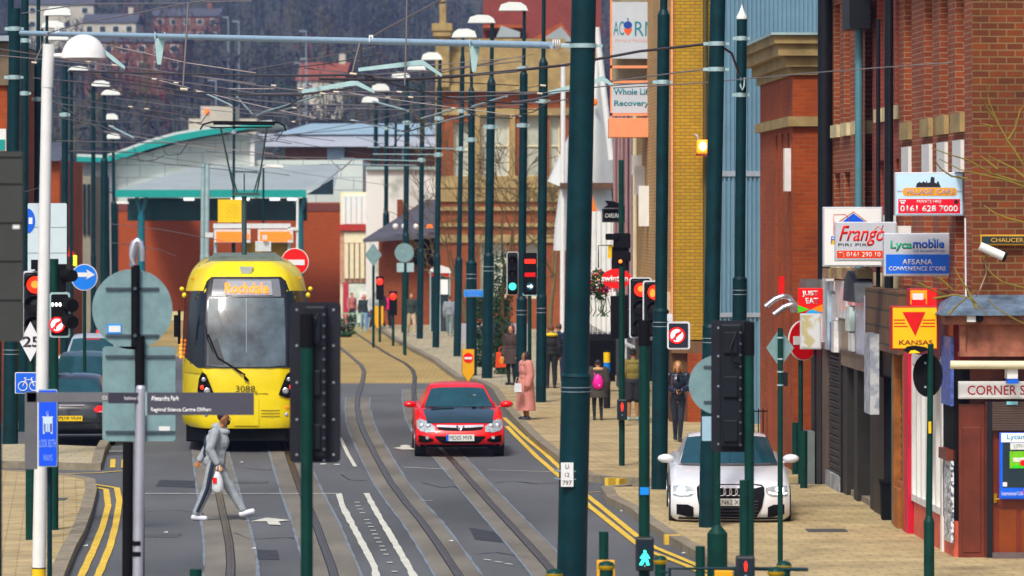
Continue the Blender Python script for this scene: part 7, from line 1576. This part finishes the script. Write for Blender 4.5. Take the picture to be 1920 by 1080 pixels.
BASE = dict(pel=(0, 0, .95), chest=(0, 0, 1.27), neck=(0, .01, 1.48), head=(0, -.01, 1.63),
  sL=(.185, 0, 1.42), eL=(.235, .03, 1.14), wL=(.24, -.05, .89), sR=(-.185, 0, 1.42), eR=(-.235, .03, 1.14), wR=(-.24, -.05, .89),
  hL=(.09, 0, .92), kL=(.10, -.03, .50), aL=(.10, .02, .09), hR=(-.09, 0, .92), kR=(-.10, -.03, .50), aR=(-.10, .02, .09))
def hand(mb, w, d, side, fine=True):
    """palm with five bent fingers; d = direction of the hand"""
    w = Vector(w); d = Vector(d).normalized(); up = Vector((0, -1, 0)) if abs(d.y) < .8 else Vector((0, 0, 1)); s_ = d.cross(up).normalized(); up = s_.cross(d).normalized()
    for t, wd in ((.0, .024), (.03, .030), (.06, .034), (.085, .034)): mb.box(w+d*t, (.01, .01, .01)); 
    for o_ in (-.027, -.009, .009, .027): cap(mb, w+s_*o_*.6, w+d*.085+s_*o_, .016, .013, 8)
    for i, (o_, ln) in enumerate(((-.030, .055), (-.010, .068), (.010, .072), (.030, .064))):
        a = w+d*.085+s_*o_; b = a+(d*.75+up*.45).normalized()*ln*.55; c = b+(d*.25+up*.9).normalized()*ln*.5
        cap(mb, a, b, .0105, .0095, 8); cap(mb, b, c, .0095, .008, 8)
    a = w+d*.03+s_*.03*side; b = a+(d*.6+s_*.7*side+up*.3).normalized()*.045; c = b+(d*.7+up*.5).normalized()*.035; cap(mb, a, b, .013, .011, 8); cap(mb, b, c, .011, .009, 8)
def person(label, px, yb, h, rz, pose, skin, hairc, garments, turn=0.0, hair='short', vox=.011, shoe=(.7, .7, .72), group=None, lift=0.0, hands=True, sl=1.0, z0=None):
    d = GD(yb) if z0 is None else F*(CH-z0)/(yb-HY)
    r = thing('person', label, 'person', ((px-960)*d/F, d, z0 or 0), R(rz), group); S = h/1.75; r.scale = (S, S, S)
    J = {k_: Vector(v) for k_, v in BASE.items()}; J.update({k_: Vector(v) for k_, v in pose.items()})
    b = MB()
    b.ell(J['pel'], (.155*sl, .105, .13)).ell((J['pel']+J['chest'])/2, (.135*sl, .095, .18)).ell(J['chest'], (.165*sl, .11, .19)).ell(J['neck']+Vector((0, 0, -.06)), (.15*sl, .075, .06)); cap(b, J['neck']+Vector((0, 0, -.04)), J['head']+Vector((0, .015, -.06)), .055, .05)
    fw = Matrix.Rotation(R(turn), 3, 'Z'); hc = J['head']
    def hp(x, y, z): return hc+fw @ Vector((x, y, z))
    b.ell(hc+Vector((0, 0, .01)), (.077, .092, .105), 16, 12).ell(hp(0, -.025, -.055), (.052, .058, .06)); cap(b, hp(0, -.088, .01), hp(0, -.108, -.022), .010, .014, 8); b.ell(hp(0, -.082, -.058), (.024, .014, .010), 8, 6).ell(hp(0, -.074, -.095), (.024, .02, .016), 8, 6)
    for s_ in (-1, 1): b.ell(hp(s_*.079, .005, -.005), (.010, .02, .032), 8, 6); b.ell(hp(s_*.034, -.079, .034), (.02, .01, .006), 8, 6)
    for q in 'LR':
        cap(b, J['s'+q], J['e'+q], .050, .040); cap(b, J['e'+q], J['w'+q], .040, .027); cap(b, J['h'+q], J['k'+q], .082, .055); cap(b, J['k'+q], J['k'+q].lerp(J['a'+q], .3), .055, .058); cap(b, J['k'+q].lerp(J['a'+q], .3), J['a'+q], .058, .036)
        if hands: hand(b, J['w'+q], (J['w'+q]-J['e'+q])+Vector(pose.get('hd'+q, (0, 0, 0))), 1 if q == 'R' else -1)
        else: b.ell(J['w'+q]+(J['w'+q]-J['e'+q]).normalized()*.06, (.035, .03, .05))
        fd = Vector(pose.get('f'+q, (0, -1, -.0))).normalized(); cap(b, J['a'+q]+Vector((0, 0, -.04)), J['a'+q]+fd*.14+Vector((0, 0, -.055)), .038, .03)
    remesh(b, 'body', skin, r, vox)
    for s_ in (-1, 1): MB().ell(hp(s_*.033, -.083, .018), (.011, .006, .006), 8, 6).build('eye', textk, r)
    MB().ell(hp(0, -.095, -.058), (.022, .006, .004), 8, 4).build('mouth', M('lip_tone', (.35, .10, .08), .5), r)
    # hair
    m = MB()
    if hair == 'short': m.ell(hp(0, .018, .035), (.086, .094, .092), 14, 10)
    elif hair == 'bob':
        m.ell(hp(0, .02, .035), (.092, .098, .095)).ell(hp(0, .06, -.05), (.09, .05, .12)); [m.ell(hp(s_*.08, .01, -.05), (.028, .05, .10)) for s_ in (-1, 1)]
    elif hair == 'long': m.ell(hp(0, .02, .035), (.090, .098, .095)).ell(hp(0, .07, -.08), (.085, .045, .15)); cap(m, hp(.02, .09, -.12), hp(.05, .13, -.50), .05, .03)
    elif hair == 'bun': m.ell(hp(0, .018, .03), (.087, .095, .095)).ell(hp(0, .08, .10), (.05, .05, .05))
    elif hair == 'hijab': m.ell(hp(0, .02, .01), (.097, .10, .125)).ell(hc+Vector((0, .02, -.14)), (.12, .10, .09))
    if hair != 'none':
        ho = remesh(m, 'hair' if hair != 'hijab' else 'headscarf', M('hair_%d' % int(hairc[0]*1000+hairc[2]*10), hairc, .7, var=.4, scale=20), r, .010, 1)
        # uncover the face
        import bmesh
        bm_ = bmesh.new(); bm_.from_mesh(ho.data); kill = []
        for f in bm_.faces:
            q = fw.inverted() @ (f.calc_center_median()-hc)
            if q.y < -.055 and -.2 < q.z < .062 and abs(q.x) < .062: kill.append(f)
        bmesh.ops.delete(bm_, geom=kill, context='FACES'); bm_.to_mesh(ho.data); bm_.free()
        md = ho.modifiers.new('t', 'SOLIDIFY'); md.thickness = .008
    for g in garments:
        kind, mat = g[0], g[1]; ex = g[2] if len(g) > 2 else .012; m = MB()
        if kind in ('jacket', 'coat', 'top'):
            m.ell((J['pel']+J['chest'])/2+Vector((0, 0, -.02)), (.145*sl+ex, .10+ex, .20)).ell(J['chest'], (.172*sl+ex, .115+ex, .19)).ell(J['neck']+Vector((0, 0, -.06)), (.155*sl+ex, .08+ex, .07)).ell(J['pel']+Vector((0, 0, .02)), (.158*sl+ex, .11+ex, .10))
            cap(m, J['neck']+Vector((0, 0, -.06)), J['neck']+Vector((0, .005, .0)), .075, .068)
            for q in 'LR': cap(m, J['s'+q], J['e'+q], .062+ex, .052+ex); cap(m, J['e'+q], J['e'+q].lerp(J['w'+q], .93), .052+ex, .036+ex)
            if kind == 'coat':
                zb = g[3]; rings = []
                for z, a_, b_ in ((J['pel'].z+.08, .16, .12), (J['pel'].z-.1, .19, .15), (zb+(J['pel'].z-zb)*.4, .20, .17), (zb, .23, .19)):
                    cx = J['pel'].x+ (J['kL'].x+J['kR'].x)/2*(1 if z < .6 else 0)*.5; rings.append([(cx+(a_+ex)*math.cos(2*math.pi*i/20), J['pel'].y+(b_+ex)*math.sin(2*math.pi*i/20), z) for i in range(20)])
                m.loft(rings)
        elif kind == 'trousers':
            m.ell(J['pel'], (.16*sl+ex, .11+ex, .12))
            for q in 'LR': cap(m, J['h'+q], J['k'+q], .088+ex, .064+ex); cap(m, J['k'+q], J['k'+q].lerp(J['a'+q], .93), .064+ex, .045+ex)
        elif kind == 'shorts':
            m.ell(J['pel'], (.17*sl+ex, .12+ex, .12))
            for q in 'LR': cap(m, J['h'+q], J['h'+q].lerp(J['k'+q], .85), .095+ex, .075+ex)
        elif kind == 'hood': m.ell(J['neck']+Vector((0, .06, .02)), (.13, .09, .07)); 
        elif kind == 'furhood': m.ell(J['neck']+Vector((0, .03, .0)), (.20, .13, .06))
        remesh(m, kind if kind != 'furhood' else 'fur_hood', mat, r, vox, 3)
    sm_ = M('shoe_%d' % int(shoe[0]*1000), shoe, .5, var=.1)
    for q in 'LR':
        fd = Vector(pose.get('f'+q, (0, -1, 0))).normalized(); m = MB(); a = J['a'+q]; cap(m, a+Vector((0, 0, -.045))-fd*.03, a+fd*.15+Vector((0, 0, -.05)), .047, .040); cap(m, a+Vector((0, 0, -.02)), a+Vector((0, 0, -.045)), .048, .05)
        remesh(m, 'shoe', sm_, r, vox, 1)
    return r
def cloth(n, c=(.1, .1, .1), v=.15): return M('cloth_'+n, c, .85, var=v, scale=6)
# 1. the man crossing: strides to the right (+x) seen from the side
gt = M('cloth_grey_tracksuit', (.33, .36, .385), .85, var=.3, scale=9, bump=.6)
pose = dict(pel=(-.02, 0, .92), chest=(.02, 0, 1.23), neck=(.05, 0, 1.44), head=(.12, -.01, 1.60),
  sR=(.0, -.17, 1.38), eR=(-.08, -.22, 1.12), wR=(.04, -.24, .90), sL=(.03, .17, 1.38), eL=(-.14, .21, 1.14), wL=(-.27, .16, .93),
  hR=(-.03, -.09, .90), kR=(-.13, -.10, .50), aR=(-.31, -.10, .10), hL=(.0, .09, .90), kL=(.20, .09, .52), aL=(.42, .09, .15), fR=(1, 0, -.06), fL=(1, 0, .30))
# figure faces +x: turn head 90
man = person('man in a grey tracksuit striding across the road, white carrier bag in hand', 405, 976, 1.78, 0, pose, skinB, (.01, .01, .012), [('jacket', gt, .02), ('trousers', gt, .018), ('hood', gt)], turn=90, vox=.009, shoe=(.75, .76, .82))
m = MB(); J = {**BASE, **pose}
navy = cloth('navy_panel', (.02, .03, .05))
mb = MB(); mb.tube([(-.04, -.205, .92), (-.08, -.225, .72), (-.125, -.20, .5), (-.20, -.185, .32), (-.28, -.165, .15)], [.028, .032, .03, .028, .024], 8); mb.build('leg_stripe', navy, man)
mb = MB(); mb.ell((-.13, .06, 1.18), (.07, .12, .17)).ell((-.16, .1, 1.05), (.05, .08, .1)); mb.build('back_panel', navy, man)
MB().ell((.17, -.0, 1.535), (.055, .055, .05)).build('beard', M('hair_10', (.01, .01, .012)), man)
bag = thing('carrier_bag', 'white plastic carrier bag with a red print held by the crossing man', 'bag', Vector(man.location)+Vector((.045, -.26, .57)))
mb = MB(); rings = []
for z, a, b in ((-.1, .06, .04), (-.05, .095, .06), (.08, .085, .055), (.22, .04, .03)): rings.append([(a*math.cos(t)*(1+.1*math.sin(3*t)), b*math.sin(t), z) for t in [2*math.pi*i/16 for i in range(16)]])
mb.loft(rings).tube([(-.03, 0, .2), (-.01, 0, .30), (.02, 0, .32)], .01).tube([(.03, 0, .2), (.03, 0, .30), (.02, 0, .32)], .01); mb.build('bag_body', M('plastic_white', (.72, .75, .78), .35, var=.1, scale=10), bag)
MB().bx(-.075, -.01, -.068, -.062, .04, .13).build('red_print', red, bag)
# 2. woman in pink
pk = cloth('pink_coat', (.58, .27, .24)); G2 = 'pedestrians on the right pavement'; zp = .12
def P2(*a, **kw): return person(*a, group=G2, z0=zp, **kw)
P2('woman in a long pink coat and dark headscarf standing at the kerb', 986, 787, 1.58, -70, dict(kL=(.08, -.02, .5)), skinB, (.02, .015, .02), [('coat', pk, .065, .24), ('furhood', cloth('pale_hood', (.62, .52, .48)))], hair='hijab', turn=0, sl=1.15, shoe=(.05, .06, .09), hands=True)
r = thing('handbag', 'white handbag on the arm of the woman in pink', 'bag', ((972-960)*.01, 80.6, .12+.72)); r.location = ((971-960)*99/F, 98.6, .12+.66)
MB().prism([(-.09, 0), (.09, 0), (.075, .20), (-.075, .20)], -.05, .05).build('bag_body', M('plastic_white'), r, bevel=.01); MB().tube([(-.06, 0, .2), (-.03, 0, .34), (.03, 0, .34), (.06, 0, .2)], .01).build('handle', M('tan_strap', (.5, .4, .3), .5), r)
MB().prism([(-.1, 0), (.08, -.03), (.08, .0), (-.1, .05)], .0, .06).build('brown_base', M('brown_leather', (.2, .07, .05), .5), r)
# 3. child with pink backpack (from behind)
ch = P2('child in a dark parka with a pink backpack, walking away', 1121, 788, 1.40, 180, dict(kL=(.11, .02, .5), kR=(-.09, -.04, .5)), skinA, (.02, .015, .015), [('coat', cloth('dark_parka', (.045, .04, .035)), .085, .66), ('trousers', cloth('black_leggings', (.012, .015, .018)), .0), ('furhood', cloth('tan_fur', (.50, .33, .20), .3))], hair='short', shoe=(.03, .03, .03))
r = thing('backpack', 'bright pink drawstring backpack on the child', 'bag', Vector(ch.location)+Vector((-.0, -.17, .74))); MB().lathe([(.02, -.02), (.11, .02), (.13, .14), (.09, .27), (.02, .33)], n=16).build('bag_body', M('hot_pink', (.85, .02, .32), .5, var=.25, scale=12), r); r.scale = (1, .55, 1); MB().cyl((.03, -.125, .08), (.03, -.13, .08), .02, n=10).build('pale_badge', M('pale_pink', (.8, .4, .55), .5), r)
MB().tube([(-.06, -.02, .28), (-.09, .1, .36), (-.08, .2, .40)], .012).build('strap', M('hot_pink'), r)
# 4. person in khaki jacket
P2('person in a khaki jacket and dark skirt walking away, half behind the green post', 1187, 789, 1.66, 180, dict(kL=(.10, .02, .5)), skinB, (.015, .012, .012), [('jacket', cloth('khaki', (.20, .16, .06)), .035), ('shorts', cloth('black_skirt', (.015, .016, .022)), .05)], hair='bun', shoe=(.25, .35, .35))
# 5. woman with phone
lj = M('leather_blue_black', (.012, .018, .032), .35, var=.3)
wo = P2('blonde woman in a black leather jacket looking at the phone in her hands', 1271, 828, 1.70, 0, dict(head=(0, -.03, 1.62), eL=(.25, -.0, 1.16), wL=(.07, -.22, 1.10), eR=(-.25, 0, 1.16), wR=(-.05, -.22, 1.10), kL=(.06, -.12, .52), aL=(.04, -.12, .09), kR=(-.06, .02, .5), aR=(-.05, .12, .12), hdL=(-.1, -.05, .05), hdR=(.1, -.05, .05)), skinA, (.30, .16, .06), [('jacket', lj, .022), ('trousers', cloth('dark_jeans', (.014, .018, .028)), .002)], hair='bob', shoe=(.02, .02, .02))
MB().prism([(-.04, 1.30), (.04, 1.30), (.02, 1.45), (-.02, 1.45)], -.152, -.14).build('scarf', blackm, wo); MB().tube([(-.14, -.13, 1.42), (-.13, -.165, 1.2), (-.16, -.14, .95)], .01).build('strap', M('brown_leather'), wo)
r = thing('mobile_phone', 'dark mobile phone held by the blonde woman', 'phone', Vector(wo.location)+Vector((.01, -.315, 1.09))); MB().box((0, 0, 0), (.07, .012, .13), (R(-50), 0, 0)).build('phone_case', blackm, r); MB().box((0, .008, .007), (.06, .004, .11), (R(-50), 0, 0)).build('phone_screen', M('phone_glass', (.1, .12, .15), .1), r)
# 6. pair near the orange bag
P2('person in a dark navy coat walking away beside the pink-coated woman', 942, 690, 1.72, 170, {}, skinA, (.02, .02, .03), [('coat', cloth('navy_coat', (.015, .022, .035)), .03, .75), ('trousers', cloth('blue_jeans', (.05, .09, .16)), .0)], hair='hijab', vox=.014, shoe=(.05, .05, .05))
pp = P2('person with reddish hair in a dark brown coat carrying an orange bag', 959, 722, 1.68, -35, dict(wR=(-.22, -.12, .86)), skinA, (.14, .04, .02), [('coat', cloth('brown_coat', (.055, .035, .03)), .03, .62), ('trousers', cloth('black_leggings'), .0)], hair='bob', vox=.012, shoe=(.03, .03, .03))
r = thing('orange_bag', 'bright orange carrier bag held low by the brown-coated walker', 'bag', (0, 0, 0)); dd = 122; r.location = ((942-960)*dd/F, dd-.35, .12+.42); MB().prism([(-.2, 0), (.19, .02), (.17, .42), (-.17, .44)], -.06, .06).build('bag_body', M('bag_orange', (.9, .13, .01), .45, var=.1), r, bevel=.02); MB().tube([(-.1, 0, .42), (-.08, 0, .56), (.0, 0, .6), (.08, 0, .42)], .012).build('handle', M('bag_orange'), r); MB().prism(circ(0, .2, .09, 16), -.066, -.06).build('pale_print', M('bag_print', (.9, .35, .03), .5), r)
# 7. pair behind the thick pole
P2('person in navy top and trousers, cut by the edge of the thickest pole', 1048, 721, 1.72, 180, dict(kL=(.12, .02, .5)), skinA, (.12, .07, .04), [('jacket', cloth('navy_top', (.015, .03, .075)), .04), ('trousers', cloth('navy_trousers', (.018, .03, .07)), .01)], vox=.013, shoe=(.5, .5, .5))
P2('person in black with a yellow hi-vis flash beside the fourth column', 1033, 728, 1.74, 185, {}, skinA, (.15, .06, .04), [('jacket', cloth('black_top', (.014, .014, .016)), .03), ('trousers', cloth('black_leggings'), .01), ('furhood', M('hi_vis', (.85, .6, .0), .6))], vox=.013, shoe=(.03, .03, .03))
# 8. far pedestrians
fp_ = [('far pedestrian in pale blue jeans and dark cardigan facing the camera', 683, 622, 1.58, 10, (.35, .2, .1), (.02, .03, .03), (.16, .24, .40)),
 ('far pedestrian in black beside the yellow arrow plate', 717, 616, 1.62, -60, (.1, .06, .04), (.012, .012, .014), (.02, .02, .025)),
 ('far pedestrian carrying white shopping behind the yellow arrow plate', 701, 618, 1.55, 20, (.2, .1, .05), (.5, .52, .52), (.05, .06, .08)),
 ('far pedestrian with a bright pink rucksack walking away', 732, 615, 1.5, 160, (.05, .03, .02), (.75, .02, .18), (.03, .03, .04)),
 ('pedestrian in dark top and beige trousers between two lamp columns', 771, 630, 1.7, 15, (.12, .08, .05), (.03, .04, .035), (.45, .38, .28)),
 ('small child in blue by the far crossing', 689, 617, 1.0, 180, (.1, .05, .03), (.03, .06, .3), (.25, .3, .35)),
 ('pedestrian in grey partly behind the ninth column', 843, 630, 1.6, 170, (.1, .08, .06), (.28, .30, .33), (.2, .25, .25)),
 ('pedestrian in dark coat just left of the green traffic signal pole foot', 660, 612, 1.5, 40, (.2, .1, .08), (.45, .20, .2), (.05, .05, .06))]
for i, (lab, px, yb, h, rz, hc_, tc_, lc_) in enumerate(fp_):
    a = .05+.08*(i % 3); person(lab if i < 7 else 'small figure in dull pink at the far crossing, left of the jeans wearer', px, yb, h, rz, dict(kL=(.10, -.03-a, .5), aL=(.10, -.1-a, .1), kR=(-.1, .02, .5), aR=(-.1, .06+a, .1)), skinA, hc_, [('jacket', cloth('far_top_%d' % i, tc_), .03), ('trousers', cloth('far_leg_%d' % i, lc_), .01)], vox=.02, shoe=(.4, .4, .4), group='far pedestrians', z0=.0 if px < 700 else .12, hands=False)

# ================================================================ PLANTS
def bare_tree(label, base, h, spread, seed, n0=5, col=(.14, .10, .05), trunk=.12, depth=4, lean=(0, 0), name='bare_tree', minr=.006):
    rr = random.Random(seed); r = thing(name, label, 'tree', base); mbt = MB(); mb = MB()
    def br(p, dirv, ln, rad, lev):
        pts = [p]; d_ = dirv.copy(); rs = [rad]
        for i in range(4):
            d_ = (d_+Vector((rr.gauss(0, .12), rr.gauss(0, .12), rr.gauss(.03, .08)))).normalized(); pts.append(pts[-1]+d_*ln/4); rs.append(max(minr, rad*(1-.14*(i+1))))
        (mbt if lev == 0 else mb).tube(pts, rs, 6 if lev < 2 else 4)
        if lev < depth:
            for q in range(3 if lev else n0):
                t = rr.randint(2, 4); nd = (d_*.7+Vector((rr.gauss(0, .55), rr.gauss(0, .55), rr.gauss(.15, .3)))*spread).normalized(); br(pts[t], nd, ln*rr.uniform(.55, .8), rs[t]*.62, lev+1)
    br(Vector((0, 0, 0)), Vector((lean[0], lean[1], 1)).normalized(), h*.36, trunk, 0)
    m = M('bark_%d' % int(col[0]*1000), col, .9, var=.3); mbt.build('trunk', m, r); mb.build('crown', m, r); return r
bare_tree('bare winter tree in front of the brick hall, between the taller columns', (P(940, 500, 165).x, 165, 0), 12, 1.0, 4, depth=5, minr=.012)
bare_tree('bare winter tree before the hall, right beside the white canopy mast', (P(1035, 500, 155).x, 155, 0), 10, 1.0, 9, depth=5, minr=.012)
bare_tree('slender bare sapling near the left wing of the brick hall', (P(880, 500, 170).x, 170, 0), 9, .9, 12, depth=4, minr=.012)
# near twigs entering on the right
r = thing('bare_tree', 'bare young tree at the right edge, its thin twigs reaching over the signs', 'tree', (P(1990, 600, 55).x, 55, 0)); tw = M('twig_olive', (.22, .17, .05), .8, var=.3)
k = 55/F; LX = lambda px: (px-1990)*k; LZ = lambda py: CH-(py-HY)*k
MB().tube([(0, 0, 0), (.02, 0, 2), (-.02, 0, LZ(380))], [.07, .06, .04], 10).build('trunk', tw, r)
mb = MB(); br_ = [[(1985, 360), (1910, 340), (1860, 325), (1815, 300), (1780, 290), (1745, 278)], [(1990, 380), (1920, 350), (1880, 336), (1850, 330), (1800, 318), (1762, 298)], [(1925, 320), (1905, 290), (1890, 265), (1872, 230), (1856, 190), (1850, 158)], [(1890, 262), (1905, 240), (1915, 205), (1930, 190)],
 [(1868, 222), (1850, 200), (1840, 185)], [(1860, 238), (1840, 232)], [(1870, 318), (1850, 300), (1840, 292)], [(1815, 335), (1785, 330), (1765, 318), (1750, 300)], [(1930, 420), (1890, 410), (1865, 400), (1845, 385)], [(1935, 345), (1900, 315), (1870, 300), (1855, 292)],
 [(1985, 560), (1930, 500), (1880, 478), (1850, 486), (1830, 500)][0:0] or [(1990, 640), (1930, 612), (1905, 600), (1870, 580), (1850, 560)], [(1920, 540), (1880, 530), (1860, 515), (1848, 498)], [(1830, 580), (1815, 545), (1800, 520), (1790, 500)], [(1780, 590), (1800, 570), (1830, 545)], [(1750, 560), (1790, 552), (1822, 560), (1850, 590)], [(1720, 530), (1750, 545), (1775, 552)], [(1760, 520), (1790, 546), (1805, 530)]]
for q, pts in enumerate(br_):
    V = [Vector((LX(x), .1*math.sin(q*2+i), LZ(y))) for i, (x, y) in enumerate(pts)]; n = len(V); mb.tube(V, [.017-.011*i/(n-1) for i in range(n)], 6)
mb.build('branches', tw, r)
# ivy column + hedge
def leafmass(name, label, c, rad, n, s_, m1, seed, cat):
    rr = random.Random(seed); r = thing(name, label, cat, c); mb = MB()
    for _ in range(int(n/60)):
        q = Vector((rr.uniform(-1, 1)*rad[0]*.75, rr.uniform(-1, 1)*rad[1]*.75, rr.uniform(.02, .95)*rad[2]*2)); leafball(mb, q, (rad[0]*.42, rad[1]*.42, rad[2]*.2), 60, s_, rr)
    mb.build('foliage', m1, r); MB().cyl((0, 0, 0), (0, 0, rad[2]*1.5), .1, .05).build('trunk', M('bark_140', (.14, .10, .05), .9), r); return r
ivy = M('ivy_green', (.018, .055, .018), .6, var=.6, scale=2)
leafmass('ivy_tree', 'dark ivy-covered tree trunk behind the green traffic signal', (P(942, 0, 128).x, 128, 0), (.32, .4, 1.9), 3000, .05, ivy, 1, 'tree'); leafmass('hedge', 'dark green evergreen bush left of the green traffic signal', (P(918, 0, 134).x, 134, 0), (.6, .5, 1.2), 4200, .06, ivy, 2, 'bush')
leafmass('hedge', 'small bush by the far crossing near the cream building', (P(645, 0, 172).x, 172, 0), (.5, .4, .5), 1200, .06, ivy, 3, 'bush')
# green-white barriers by the far crossing
k = 178/F; r = thing('crowd_barrier', 'pale green railings near the cream building at the far crossing', 'railing', ((655-960)*k, 178, 0)); mb = MB()
for i in range(8): mb.bx(-.5+i*.16, -.47+i*.16, 0, .03, 0, .8)
mb.bx(-.55, .7, .0, .03, .8, .84); mb.build('bars', M('pale_green_paint', (.3, .5, .35), .6), r)
# ================================================================ HAZE
hz = MB().bx(-700, 700, -12, 1750, -1.2, 150).build('haze', None); hz['kind'] = 'stuff'
hm_ = bpy.data.materials.new('haze'); hm_.use_nodes = True; nt = hm_.node_tree; nt.nodes.remove(nt.nodes['Principled BSDF'])
pv = nt.nodes.new('ShaderNodeVolumePrincipled'); pv.inputs['Color'].default_value = (.26, .38, .74, 1); pv.inputs['Density'].default_value = .00026; pv.inputs['Anisotropy'].default_value = .0
nt.links.new(pv.outputs[0], nt.nodes['Material Output'].inputs['Volume']); hz.data.materials.clear(); hz.data.materials.append(hm_)
